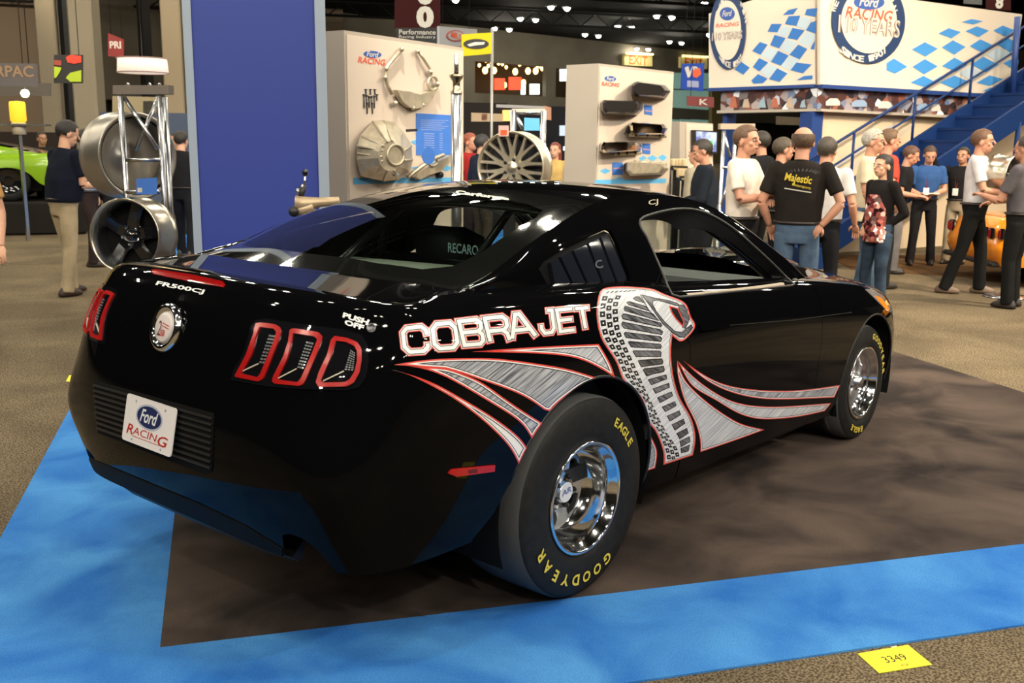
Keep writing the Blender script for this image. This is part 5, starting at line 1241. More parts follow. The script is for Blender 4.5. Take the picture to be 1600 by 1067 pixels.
# right display board
p2_, r2_ = board(932, 10.6, 1048, 11.7, 2.47, 'right white display board carrying valve covers', None)
oval_logo(p2_, r2_, 952, 123, 9, 4.2, 938, 134, 966, 130, .0125)
hpoly(p2_, 'print_band', [(928, 281), (1040, 279), (1038, 286), (927, 288)], .0122, .001, blues, r2_)
checks(p2_, r2_, [[(935, 267), (944, 263), (953, 267), (943, 272)], [(996, 247), (1004, 243), (1009, 247), (1001, 252)], [(1009, 247), (1018, 242), (1026, 247), (1018, 252)], [(1026, 246), (1034, 241), (1041, 246), (1034, 252)], [(958, 280), (966, 276), (974, 281), (966, 284)]])
def cover_box(px, label, m, name='valve_cover', lip=None, bolts=3):
    xs = [p[0] for p in px]; cx, cyy = sum(xs)/len(xs), sum(p[1] for p in px)/len(px)
    root = E_(name, p2_.p(cx, cyy, .03), label, 'valve cover')
    sh_ = lambda k: [(cx+(x-cx)*k, cyy+(y-cyy)*k-1.0) for x, y in px]
    loft_px(p2_, [(px, .015), (px, .06), (sh_(.90), .18), (sh_(.76), .21)], 'shell', m, root)
    if lip:
        a, b = lip; mb = MB(); mb.tube([tuple(p2_.p(a[0], a[1], .06)), tuple(p2_.p(b[0], b[1], .06))], .02, 6); hang(mb.build('flange', cast), root)
        mb = MB()
        for k in range(bolts): t = (k+.5)/bolts; mb.tube([tuple(p2_.p(a[0]*(1-t)+b[0]*t, a[1]*(1-t)+b[1]*t, .02)), tuple(p2_.p(a[0]*(1-t)+b[0]*t, a[1]*(1-t)+b[1]*t, .085))], .014, 6)
        hang(mb.build('bolts', satin), root)
    return root
blackc = mat('cover_black', (.015, .013, .012), rough=.35, coat=.3); chr2 = mat('cover_chrome', (.6, .55, .45), rough=.08, metal=1)
cover_box([(984, 134), (990, 129), (996, 127), (1040, 133), (1048, 143), (1040, 154), (995, 152), (986, 147)], 'topmost black valve cover with a pale flange on the right board', blackc, lip=((998, 130), (1045, 141)))
cover_box([(939, 161), (942, 156), (960, 156), (998, 158), (1004, 163), (1004, 172), (996, 180), (944, 179), (939, 172)], 'black valve cover second from the top on the right board', blackc)
cover_box([(982, 196), (986, 191), (1005, 192), (1040, 194), (1044, 201), (1040, 212), (988, 212), (983, 206)], 'chrome valve cover with gold glints on the right board', chr2, lip=((984, 211), (1040, 213)))
cover_box([(937, 228), (941, 222), (960, 221), (1000, 223), (1003, 230), (1000, 237), (942, 241), (937, 236)], 'chrome and black valve cover on the left of the right board', chr2, lip=((960, 241), (1000, 239)))
cover_box([(978, 254), (988, 252), (1040, 255), (1045, 264), (1036, 273), (984, 275), (977, 268)], 'lowest raw alloy valve cover on the right board', cast, lip=((992, 253), (1040, 256)))
for i, (q, l) in enumerate([([(1005, 164), (1017, 165), (1017, 180), (1005, 178)], 'small blue card beside the second valve cover'), ([(1002, 224), (1014, 225), (1014, 241), (1002, 240)], 'small blue card beside the chrome valve cover'), ([(955, 254), (971, 254), (971, 273), (955, 273)], 'small blue card at the bottom left of the right board')]):
    c = p2_.poly('info_card', q, .014, .004, bluep); tag(c, l, 'card'); p2_.poly('stripe', [(q[0][0]+1, q[0][1]+8), (q[1][0]-1, q[1][1]+8), (q[1][0]-1, q[1][1]+10), (q[0][0]+1, q[0][1]+10)], .019, .001, mat('print_pink', (.5, .3, .35)), c)
# ------------------------------------------------------------------ loose wheels on racks
def rim_obj(center, nrm, R, width, kind, label, m_lip, m_c, m_barrel, name='alloy_wheel', spokes=10):
    n = Vector(nrm).normalized(); q = n.to_track_quat('Z', 'Y').to_matrix(); root = E_(name, center, label, 'wheel'); c = tuple(center)
    mb = MB(); mb.lathe([(R*.93, -.02), (R*.95, -.005), (R*.985, .004), (R, 0), (R*1.0, -.012), (R*.955, -.03), (R*.94, -.06), (R*.90, -width*.45), (R*.945, -width*.85), (R*.96, -width*.97), (R*1.0, -width), (R*.96, -width-.004), (R*.90, -width*.96)], c, n=64, M=q); hang(mb.build('barrel', m_barrel), root)
    mb = MB(); mb.lathe([(R*.93, -.022), (R*.88, -.05), (R*.86, -width*.9)], c, n=64, M=q); hang(mb.build('inner_barrel', m_lip), root)
    if kind == 'mesh':
        mb = MB(); V = []
        for k in range(spokes):
            for s in (-1, 1):
                a = 2*PI*k/spokes+.3; a2 = a+s*PI/spokes*.55; pts = []
                for r_, an, w, dz in ((R*.20, a, .030, -.03), (R*.42, a+s*.04, .020, -.028), (R*.70, a2*.75+a*.25, .013, -.02), (R*.935, a2, .015, -.012)):
                    cr, sr = math.cos(an), math.sin(an)
                    for t, d2 in ((-1, -.02), (-.7, 0), (.7, 0), (1, -.02)): pts.append(q@Vector((r_*cr-t*w*sr, r_*sr+t*w*cr, dz+d2)))
                mb.add([tuple(Vector(c)+p) for p in pts], [(i*4+j, i*4+(j+1) % 4, i*4+4+(j+1) % 4, i*4+4+j) for i in range(3) for j in range(4)])
        hang(mb.build('spokes', m_c), root)
        mb = MB(); mb.lathe([(0, -.11), (R*.86, -.11)], c, n=40, M=q); hang(mb.build('brake_cover', mat('brake_dark', (.035, .035, .042), rough=.6)), root)
        mb = MB(); mb.lathe([(0, -.028), (.028, -.028), (.03, -.04), (R*.2, -.03), (R*.26, -.035), (R*.26, -.06)], c, n=32, M=q); hang(mb.build('hub', m_c), root)
        for k in range(5): a = 2*PI*k/5; hang(MB().sphere(tuple(Vector(c)+q@Vector((.065*math.cos(a), .065*math.sin(a), -.03))), (.015, .015, .015), 8, 6).build('lug_hole', satin), root)
    elif kind == 'disc':
        mb = MB(); mb.lathe([(0, -.12), (.05, -.12), (.06, -.10), (R*.5, -.09), (R*.8, -.11), (R*.9, -.10)], c, n=48, M=q); hang(mb.build('disc', m_c), root)
    else:
        mb = MB(); 
        for k in range(5):
            a = 2*PI*k/5+.2; pts = []
            for r_, w, dz in ((.03, .06, -.10), (R*.4, .045, -.09), (R*.9, .05, -.14)):
                cr, sr = math.cos(a), math.sin(a)
                for t, d2 in ((-1, -.02), (-.7, 0), (.7, 0), (1, -.02)): pts.append(q@Vector((r_*cr-t*w*sr, r_*sr+t*w*cr, dz+d2)))
            mb.add([tuple(Vector(c)+p) for p in pts], [(i*4+j, i*4+(j+1) % 4, i*4+4+(j+1) % 4, i*4+4+j) for i in range(2) for j in range(4)])
        mb.lathe([(0, -.06), (.04, -.06), (.05, -.10), (.09, -.11)], c, n=24, M=q); hang(mb.build('spokes', m_c), root)
        mb = MB(); mb.lathe([(0, -.17), (R*.88, -.17)], c, n=40, M=q); hang(mb.build('back_disc', matte), root)
        mb = MB()
        for k in range(5): a = 2*PI*k/5+.8; mb.sphere(tuple(Vector(c)+q@Vector((.062*math.cos(a), .062*math.sin(a), -.085))), (.013, .013, .013), 8, 6)
        hang(mb.build('lug_nuts', chrome2), root)
    return root
chrome2 = mat('bright_metal', (.7, .7, .72), rough=.1, metal=1); gold = mat('rim_gold', (.82, .74, .58), rough=.34, metal=.9); gloss_b = mat('gloss_black', (.006, .006, .007), rough=.12, coat=1); dullm = mat('dull_metal', (.42, .39, .34), rough=.38, metal=.9)
tocam = lambda p: (CAM-np.asarray(p))*[1, 1, 0]/np.linalg.norm((CAM-np.asarray(p))*[1, 1, 0])
def turned(p, deg, up=0): v = tocam(p); a = math.radians(deg); return (v[0]*math.cos(a)-v[1]*math.sin(a), v[0]*math.sin(a)+v[1]*math.cos(a), up)
pA = at(194, 369, 7.0); rim_obj(pA, turned(pA, -30, .04), .262, .27, 'black', 'loose black racing wheel with a bright lip just left of the blue panel', alu, gloss_b, mat('rim_satin', (.62, .56, .46), rough=.28, metal=1))
pB = at(186, 243, 8.6); rim_obj(pB, turned(pB, -150, 0), .36, .30, 'disc', 'big plain grey wheel seen from behind on the left rack', dullm, dullm, dullm)
pC = at(797, 262, 8.0); rim_obj(pC, turned(pC, -22, 0), .285, .20, 'mesh', 'pale gold multi spoke alloy wheel between the two display boards', dullm, gold, gold)
tg = VP(779, 7.95, 795, 7.95); o = tg.poly('price_tag', [(779, 196), (795, 196), (795, 213), (779, 213)], .0, .004, mat('tag_pink', (.70, .45, .40), rough=.6)); tag(o, 'square pink and white tag stuck on the multi spoke wheel', 'tag'); tg.poly('tag_print', [(782, 203), (792, 203), (792, 211), (782, 211)], .006, .001, ex_r, o)
# racks
def rack(name, px_tubes, d, label, r=.024, braces=(), bars=(), m=None):
    root = E_(name, floorpt(sum(t[0] for t in px_tubes)/len(px_tubes), d), label, 'rack')
    for (x0, y0, x1, y1, dd) in px_tubes:
        a = at(x0, y0, dd); mb = MB(); mb.tube([(a[0], a[1], 0.0), tuple(a)], r, 12); hang(mb.build('upright', m or alu), root)
    for (x0, y0, d0, x1, y1, d1) in braces: mb = MB(); mb.tube([tuple(at(x0, y0, d0)), tuple(at(x1, y1, d1))], r*.7, 8); hang(mb.build('brace', m or alu), root)
    for (x0, y0, x1, y1, dd, m2) in bars:
        pl = VP(x0, dd, x1, dd); hang(pl.poly('top_bar', [(x0, y0), (x1, y0), (x1, y1), (x0, y1)], -.12, .12, m2), root)
    return root
rk = rack('wheel_rack', [(188, 150, 0, 0, 8.1), (248, 150, 0, 0, 8.1), (257, 152, 0, 0, 8.35)], 8.1, 'silver ladder rack of round tubes holding the big grey wheel', braces=[(194, 152, 8.12, 246, 232, 8.1), (246, 155, 8.35, 212, 235, 8.3), (197, 250, 8.1, 250, 250, 8.1), (197, 300, 8.1, 250, 300, 8.1)], bars=[(176, 133, 264, 147, 8.2, mat('rack_bar', (.17, .14, .11), rough=.5))])
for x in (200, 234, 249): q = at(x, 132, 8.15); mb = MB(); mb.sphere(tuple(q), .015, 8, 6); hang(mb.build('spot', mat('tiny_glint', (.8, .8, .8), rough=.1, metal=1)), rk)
sg = VP(217, 8.0, 250, 8.0); o = sg.poly('info_sheet', [(217, 279), (249, 277), (249, 303), (217, 303)], .05, .004, bluep); tag(o, 'blue spec sheet clipped to the left wheel rack', 'sheet'); sg.poly('qr_patch', [(219, 293), (226, 293), (226, 300), (219, 300)], .056, .001, letw, o)
rk2 = rack('wheel_rack', [(802, 172, 0, 0, 8.7), (849, 173, 0, 0, 8.7)], 8.7, 'pale tube rack behind the multi spoke wheel', r=.028, braces=[(806, 180, 8.72, 818, 203, 8.7), (806, 176, 8.72, 845, 176, 8.7)], bars=[(800, 170, 852, 175, 8.75, boardw)])
sg = VP(820, 8.6, 843, 8.6); o = sg.poly('info_sheet', [(819, 184), (843, 185), (843, 204), (819, 204)], .03, .004, blues); tag(o, 'bright blue info sheet on the rack behind the multi spoke wheel', 'sheet')
rk3 = rack('wheel_rack', [(1131, 205, 0, 0, 9.6), (1149, 205, 0, 0, 9.6), (1124, 320, 0, 0, 9.5)], 9.6, 'slim silver rack behind the man in the white shirt', r=.018, braces=[(1131, 206, 9.62, 1141, 245, 9.6), (1128, 262, 9.6, 1142, 262, 9.6), (1126, 325, 9.6, 1140, 275, 9.6)], bars=[(1126, 193, 1180, 202, 9.7, mat('rack_bar2', (.42, .34, .24), rough=.5))])
# gear shifter on a gearbox, behind the car
sp = at(478, 322, 6.7); sh = E_('gear_shifter', (sp[0], sp[1], 0), 'gear lever assembly on a tan gearbox in front of the blue panel', 'shifter')
hangt = lambda pts, r, m, nm, n=8: hang(MB().tube([tuple(at(x, y, 6.7)) for x, y in pts], r, n).build(nm, m), sh)
mb = MB(); q = at(476.5, 270, 6.7); mb.sphere(tuple(q), (.020, .020, .026)); hang(mb.build('knob', gloss_b), sh)
hangt([(476.5, 274), (476, 282), (475, 289)], .008, chrome2, 'lever'); hangt([(475, 289), (472, 300), (469, 310)], .020, satin, 'linkage'); hangt([(466, 295), (466, 303)], .016, alu, 'bracket'); mb = MB(); q = at(472, 291, 6.68); mb.sphere(tuple(q), .014); hang(mb.build('pivot', chrome2), sh)
tan = mat('gearbox_tan', (.50, .38, .24), rough=.4, metal=.4)
hangt([(463, 318), (480, 318), (500, 316), (530, 314)], [.055, .045, .032, .028], tan, 'gearbox', 12); hangt([(460, 331), (475, 327), (490, 322)], .040, tan, 'tail_casing', 10)
mb = MB(); q = at(459, 331, 6.65); mb.lathe([(0, .02), (.03, .02), (.035, -.02)], tuple(q), n=14, M=Vector(tocam(q)).to_track_quat('Z', 'Y').to_matrix()); hang(mb.build('plug', satin), sh)
mb = MB(); mb.box((sp[0], sp[1], .47), (.18, .3, .94), rz=YAW, bev=.02); q2 = at(505, 320, 6.75); mb.box((q2[0], q2[1], .47), (.18, .3, .94), rz=YAW, bev=.02); hang(mb.build('stand', satin), sh)
# TV kiosk
kp = VP(1063, 13.2, 1112, 13.6); k_ = E_('video_kiosk', kp.w(.3, 0), 'grey kiosk wall with a television left of the truss rack', 'kiosk')
hpoly(kp, 'kiosk_wall', [(1062, 190), (1114, 193), (1114, 426), (1062, 426)], -.15, .15, boards, k_); hpoly(kp, 'kiosk_front', [(1071, 193), (1112, 195), (1112, 400), (1070, 400)], .001, .02, boardw, k_)
tv = hpoly(kp, 'tv_frame', [(1077, 203), (1114, 205), (1113, 240), (1077, 238)], .03, .06, satin, k_); tvs = mat('tv_picture', (.1, .1, .2), emit=(.25, .5, 1), estr=1.0)
nt = tvs.node_tree; tc = nt.nodes.new('ShaderNodeTexCoord'); nn = nt.nodes.new('ShaderNodeTexNoise'); nn.inputs['Scale'].default_value = 6; rr_ = nt.nodes.new('ShaderNodeValToRGB'); rr_.color_ramp.elements[0].color = (.02, .08, .35, 1); rr_.color_ramp.elements[1].color = (.75, .9, 1, 1); rr_.color_ramp.elements[0].position = .4; rr_.color_ramp.elements[1].position = .6
for a, b in ((tc.outputs['Object'], nn.inputs['Vector']), (nn.outputs['Fac'], rr_.inputs[0]), (rr_.outputs[0], nt.nodes['Principled BSDF'].inputs['Emission Color'])): nt.links.new(a, b)
ts = hpoly(kp, 'tv_screen', [(1079, 205), (1111, 207), (1110.5, 237), (1079, 235.5)], .092, .004, tvs, k_)
hpoly(kp, 'tv_image_green', [(1097, 222), (1104, 218), (1106, 231), (1098, 232)], .098, .002, mat('tv_green', (.1, .6, .2), emit=(.1, .8, .25), estr=.6), k_)
# small product tables with boxes between the kiosk and the right board
for (x0, x1, y0, d, lab) in ((1046, 1070, 258, 12.4, 'upper shelf tray of round cans beside the right board'), (1058, 1086, 274, 12.0, 'lower shelf tray of round cans beside the right board')):
    t = E_('shelf_tray', floorpt((x0+x1)/2, d), lab, 'tray'); pl = VP(x0, d, x1, d); hpoly(pl, 'tray', [(x0, y0), (x1, y0+1), (x1, y0+9), (x0+3, y0+8)], -.05, .28, satin, t); hpoly(pl, 'price_strip', [(x0+1, y0+3), (x1, y0+4), (x1, y0+7), (x0+3, y0+6)], .235, .01, mat('strip_gold', (.5, .36, .12), rough=.5), t)
    mb = MB()
    for k in range(4): q = pl.p(x0+3+(x1-x0-4)*k/4+2, y0-1, .1); mb.lathe([(0, .07), (.045, .07), (.05, .06), (.05, -.03)], tuple(q), n=14)
    o = mb.build('cans', mat('can_cream', (.62, .48, .28), rough=.35)); hang(o, t); q = pl.w(pl.L/2, 0, .05)
    mb = MB(); z = pl.p(x0, y0+8)[2]; mb.box((q[0], q[1], z/2), (.08, .08, z), rz=YAW); mb.box((q[0], q[1], .02), (.4, .4, .04), rz=YAW); hang(mb.build('stand', satin), t)
# ------------------------------------------------------------------ two level stand with banners and staircase
bt = 2.62
SLp = VP(1112, 16.6, 1277, 15.2); SRp = VP(1277, 15.2, 1590, 17.6)
wallcream = mat('stand_cream', (.66, .52, .36), rough=.6); sblue = mat('stand_blue', (.018, .05, .20), rough=.45); sblue2 = mat('stair_blue', (.007, .026, .105), rough=.45, spec=.2); banw = mat('banner_cream', (.72, .62, .50), rough=.5)
stnd = E_('exhibition_stand', SRp.w(1.5, 0, -1), 'two storey stand with cream walls and a photo frieze behind the crowd', 'stand')
def corner(pl, px): return pl.uz(px, 230)[0]
topL = SLp.p(1116, 23)[2]; 
banner_tags = []
bl = E_('sign_banner', SLp.w(1, 2.6), 'left cream banner with blue checks and a round 110 years badge', 'banner')
hpoly(SLp, 'banner_face', [(1111, 22), (1277, -30), (1277, 133), (1111, 139)], .0, .06, banw, bl)
br = E_('sign_banner', SRp.w(1, 2.6), 'right cream banner with blue checks above the staircase', 'banner')
hpoly(SRp, 'banner_face', [(1277, -30), (1405, -2), (1592, 23), (1574, 150), (1277, 133)], .0, .06, banw, br)
hpoly(SLp, 'lower_rail', [(1110, 138), (1277, 132), (1277, 137), (1110, 143)], .0, .10, sblue, bl); hpoly(SRp, 'lower_rail', [(1277, 132), (1575, 149), (1574, 155), (1277, 138)], .0, .10, sblue, br)
cm = SRp.w(0, 0); mb = MB(); zc0, zc1 = SRp.p(1277, 136)[2], 4.6; mb.box((cm[0], cm[1], (zc0+zc1)/2), (.09, .09, zc1-zc0), rz=.3); hang(mb.build('corner_post', mat('post_cream', (.5, .42, .30), rough=.5)), br)
FL = (1100, 0, .2)
cb = lambda L: fr2(L, *FL)
def fr2(L, ox, oy, s): return [(ox+x*s, oy+y*s) for x, y in L]
b_dk = mat('check_blue', (.035, .17, .50), rough=.45); b_lt = mat('check_pale', (.50, .60, .66), rough=.45)
for q in [[(680, 80), (750, 65), (715, 115), (635, 120)], [(820, 75), (905, 65), (890, 135), (805, 120)], [(680, 130), (770, 125), (740, 205), (650, 190)], [(545, 190), (625, 190), (590, 255), (515, 250)], [(710, 220), (805, 240), (745, 315), (670, 300)], [(850, 180), (895, 165), (890, 265), (815, 240)], [(570, 275), (655, 300), (605, 380), (535, 355)], [(455, 330), (515, 350), (460, 430), (395, 400)], [(755, 350), (825, 385), (765, 465), (685, 430)], [(600, 400), (680, 435), (620, 515), (540, 485)], [(860, 360), (885, 320), (880, 390), (850, 385)], [(450, 455), (520, 490), (450, 560), (400, 525)], [(310, 485), (375, 530), (325, 585), (258, 545)], [(740, 490), (860, 505), (790, 575), (695, 550)], [(590, 535), (670, 575), (610, 640), (525, 620)], [(440, 580), (515, 615), (480, 650), (405, 655), (388, 630)], [(800, 595), (865, 590), (865, 620), (740, 628)]]:
    hpoly(SLp, 'check', cb(q), .062, .004, b_dk, bl)
for q in [[(775, 130), (860, 150), (810, 235), (745, 210)], [(820, 250), (890, 275), (880, 320), (835, 375), (750, 330)], [(690, 440), (765, 470), (690, 550), (615, 515)], [(660, 305), (745, 335), (690, 425), (610, 385)], [(640, 205), (705, 220), (655, 295), (580, 265)], [(520, 370), (600, 395), (535, 480), (465, 435)], [(520, 495), (600, 530), (520, 610), (455, 565)]]:
    hpoly(SLp, 'pale_check', cb(q), .062, .003, b_lt, bl)
FR = (1380, 0, .225)
for q in [[(520, 155), (590, 135), (670, 150), (600, 172)], [(360, 235), (430, 198), (515, 225), (450, 268)], [(548, 218), (625, 185), (710, 215), (640, 260)], [(740, 215), (805, 180), (890, 212), (825, 255)], [(175, 345), (265, 295), (355, 340), (270, 395)], [(383, 330), (460, 282), (548, 328), (470, 382)], [(577, 322), (650, 275), (735, 315), (660, 365)], [(770, 310), (840, 265), (915, 305), (860, 368)], [(0, 440), (50, 408), (145, 465), (60, 512), (0, 490)], [(178, 465), (265, 412), (355, 462), (260, 518)], [(385, 460), (470, 402), (560, 450), (480, 500)], [(590, 450), (670, 395), (775, 450), (690, 505)], [(810, 440), (890, 400), (915, 420), (905, 500)], [(165, 575), (255, 528), (345, 575), (270, 608)], [(370, 575), (470, 525), (575, 570), (480, 620)], [(625, 575), (715, 525), (810, 550), (715, 598)], [(670, 632), (720, 608), (780, 625), (740, 640)]]:
    hpoly(SRp, 'check', fr2(q, *FR), .062, .004, mat('check_sky', (.06, .28, .66), rough=.45), br)
for q in [[(690, 380), (770, 330), (860, 370), (780, 440)], [(500, 510), (580, 460), (680, 510), (590, 565)], [(290, 575), (370, 520), (400, 545), (360, 580)]]: hpoly(SRp, 'pale_check', fr2(q, *FR), .062, .003, b_lt, br)
# round badges
def badge(pl, root, cx, cy, rx, ry, zoff):
    E = lambda k, n=40: [(cx+rx*k*math.cos(t), cy+ry*k*math.sin(t)) for t in np.linspace(0, 2*PI, n, endpoint=False)]
    b = hpoly(pl, 'badge_ring', E(1), zoff, .02, navy2b, root); hpoly(pl, 'badge_centre', E(.76), zoff+.021, .004, banw, root); hpoly(pl, 'badge_rim', ribring(cx, cy, rx, ry)[0], zoff+.02, .004, letw, root) if 0 else None
    hpoly(pl, 'oval', [(cx+rx*.42*math.cos(t), cy-ry*.42+ry*.17*math.sin(t)) for t in np.linspace(0, 2*PI, 28, endpoint=False)], zoff+.026, .003, navy2, root)
    hang(pl.text('Ford', 'logo_script', letw, None, cx-rx*.28, cy-ry*.34, cx+rx*.28, cy-ry*.52, zoff+.031, .02, .3), root)
    hang(pl.text('RACING', 'logo_text', mat('print_red', (.72, .10, .05)), None, cx-rx*.66, cy-ry*.06, cx+rx*.66, cy-ry*.22, zoff+.027, .02, .2), root)
    hang(pl.text('110 YEARS', 'badge_text', mat('badge_brown', (.30, .22, .17), rough=.5), None, cx-rx*.86, cy+ry*.28, cx+rx*.86, cy+ry*.0, zoff+.028, .045), root)
    hang(pl.text('110 YEARS', 'badge_text', mat('badge_grey', (.62, .60, .58), rough=.5), None, cx-rx*.855, cy+ry*.275, cx+rx*.855, cy+ry*.005, zoff+.031, -.012), root)
    for s, a0, a1 in (('SINCE 1907', 2.35, .80), ('WE WIN', -2.9, -1.9), ('WIN', -1.0, -.2)):
        n = len(s)
        for i, ch in enumerate(s):
            if ch == ' ': continue
            t = a0+(a1-a0)*(i+.5)/n; V, T, (x0, x1, y0, y1) = text_tris(ch, .03); hpx = ry*.15; wpx = rx*.09; out = []; up_in = t > 0
            tx, ty = -math.sin(t), math.cos(t); 
            if up_in: tx, ty = -tx, -ty
            nx, ny = math.cos(t), math.sin(t); sgn = -1 if up_in else 1
            for x, y in V:
                u = ((x-x0)/(x1-x0)-.5)*2*wpx*.8; v = ((y-y0)/(y1-y0)-.5)*hpx
                px_, py_ = cx+rx*.88*nx+u*tx+sgn*v*nx*rx/ry, cy+ry*.88*ny+u*ty*ry/rx+sgn*v*ny
                out.append(tuple(pl.p(px_, py_, zoff+.024)))
            mb = MB(); mb.add(out, T); hang(mb.build('ring_letter', letw, fix=False), root)
navy2b = mat('badge_navy', (.02, .045, .12), rough=.4)
badge(SLp, bl, 1142, 48, 28, 61, .07); badge(SRp, br, 1350, 33, 57, 67, .07)
# frieze of photographs
fz = mat('frieze_photos', (.2, .12, .1), rough=.5); nt = fz.node_tree; tc = nt.nodes.new('ShaderNodeTexCoord'); vo = nt.nodes.new('ShaderNodeTexVoronoi'); vo.inputs['Scale'].default_value = 8; hs_ = nt.nodes.new('ShaderNodeValToRGB')
for p_, c_ in ((.0, (.012, .012, .018)), (.35, (.10, .035, .025)), (.5, (.30, .10, .06)), (.62, (.05, .05, .07)), (.75, (.45, .36, .32)), (.9, (.10, .16, .30))):
    e_ = hs_.color_ramp.elements.new(p_); e_.color = (*c_, 1)
sx = nt.nodes.new('ShaderNodeSeparateColor')
for a, b in ((tc.outputs['Object'], vo.inputs['Vector']), (vo.outputs['Color'], sx.inputs[0]), (sx.outputs[0], hs_.inputs[0]), (hs_.outputs[0], nt.nodes['Principled BSDF'].inputs['Base Color'])): nt.links.new(a, b)
hpoly(SLp, 'photo_frieze', [(1126, 143), (1277, 138), (1277, 171), (1126, 174)], -.25, .25, fz, stnd); hpoly(SRp, 'photo_frieze', [(1277, 138), (1575, 155), (1600, 160), (1600, 186), (1277, 171)], -.25, .25, fz, stnd)
hpoly(SLp, 'frieze_ledge', [(1124, 173), (1277, 170), (1277, 174), (1124, 177)], -.25, .32, boards, stnd); hpoly(SRp, 'frieze_ledge', [(1277, 170), (1640, 188), (1640, 192), (1277, 174)], -.25, .32, boards, stnd)
for k, (x, w_) in enumerate(((1290, 22), (1330, 24), (1372, 20), (1432, 18), (1455, 14), (1500, 16), (1545, 16))):
    y = 158+(x-1277)*.055; hpoly(SRp, 'photo_car', [(x, y), (x+w_*.3, y-5), (x+w_*.8, y-5), (x+w_, y), (x+w_, y+6), (x, y+6)], .003, .004, letw if k % 2 == 0 else mat('photo_blue', (.25, .35, .5)), stnd)
for k, x in enumerate((1140, 1160, 1185, 1205, 1228, 1250)): hpoly(SLp, 'photo_figure', [(x, 168), (x+3, 152+(k % 3)*3), (x+9, 150+(k % 2)*4), (x+12, 168)], .003, .004, [mat('photo_red', (.45, .14, .08)), mat('photo_cream', (.5, .38, .28)), mat('photo_sky', (.3, .42, .5))][k % 3], stnd)
def wallseg(pl, x0, x1, z0, z1, off, th, m, name): return vslab(pl, name, x0, x1, z0, z1, off, th, m, stnd)
zf = SRp.p(1277, 174)[2]
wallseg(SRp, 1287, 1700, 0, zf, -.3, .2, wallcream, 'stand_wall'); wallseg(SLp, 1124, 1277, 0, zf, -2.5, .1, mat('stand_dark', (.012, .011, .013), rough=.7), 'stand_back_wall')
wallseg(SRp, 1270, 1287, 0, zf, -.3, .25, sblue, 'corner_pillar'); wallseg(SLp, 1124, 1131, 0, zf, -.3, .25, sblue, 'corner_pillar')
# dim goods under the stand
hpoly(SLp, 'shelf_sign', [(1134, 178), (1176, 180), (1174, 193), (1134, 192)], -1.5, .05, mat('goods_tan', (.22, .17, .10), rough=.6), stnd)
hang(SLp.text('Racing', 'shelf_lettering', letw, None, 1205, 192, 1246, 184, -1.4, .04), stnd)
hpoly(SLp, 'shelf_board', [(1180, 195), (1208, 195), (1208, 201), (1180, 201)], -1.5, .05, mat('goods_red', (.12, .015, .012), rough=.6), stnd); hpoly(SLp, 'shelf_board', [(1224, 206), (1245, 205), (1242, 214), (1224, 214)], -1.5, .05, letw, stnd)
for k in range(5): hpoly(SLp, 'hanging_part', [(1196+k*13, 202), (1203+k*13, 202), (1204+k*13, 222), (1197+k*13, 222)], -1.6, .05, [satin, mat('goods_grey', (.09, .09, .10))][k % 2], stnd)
# stripes printed on the stand wall
for (a, b, c, d, m) in (((1305, 262), (1395, 196), (1408, 196), (1310, 268), mat('wall_stripe', (.50, .47, .45), rough=.6)), ((1302, 282), (1430, 196), (1440, 196), (1306, 288), mat('wall_stripe2', (.55, .48, .40), rough=.6)), ((1330, 290), (1378, 250), (1382, 256), (1336, 296), mat('wall_stripe3', (.36, .36, .38), rough=.6))):
    hpoly(SRp, 'wall_stripe', [a, b, c, d], -.099, .002, m, stnd)
# staircase: stringers, treads, rails
ST = VP(1270, 14.75, 1640, 17.6)
st = E_('staircase', ST.w(1.5, 0, .3), 'blue steel staircase climbing to the right in front of the stand', 'staircase')
width = .95
def stp(x, y, off): return tuple(ST.p(x, y, off))
low, high = (1305, 330), (1640, 62)     # near stringer top line
def lin(t, dy=0): return (low[0]+(high[0]-low[0])*t, low[1]+(high[1]-low[1])*t+dy)
U0, Z0 = ST.uz(1205, 367); U1, Z1 = ST.uz(1640, 86)
def sw(t, off, dz=0): return ST.w(U0+(U1-U0)*t, Z0+(Z1-Z0)*t+dz, off)
def beam(name, off, th, z0, z1, m):
    V = [sw(0, off, z0), sw(1, off, z0), sw(1, off, z1), sw(0, off, z1), sw(0, off+th, z0), sw(1, off+th, z0), sw(1, off+th, z1), sw(0, off+th, z1)]
    mb = MB(); mb.add(V, [(0, 1, 2, 3), (4, 5, 6, 7), (0, 1, 5, 4), (1, 2, 6, 5), (2, 3, 7, 6), (3, 0, 4, 7)]); return hang(mb.build(name, m), st)
a0_ = math.atan2(ST.u[1], ST.u[0])
beam('stringer', .0, .05, -.28, .08, sblue2); beam('stringer', .95, .05, -.28, .08, sblue2)
NS = 15
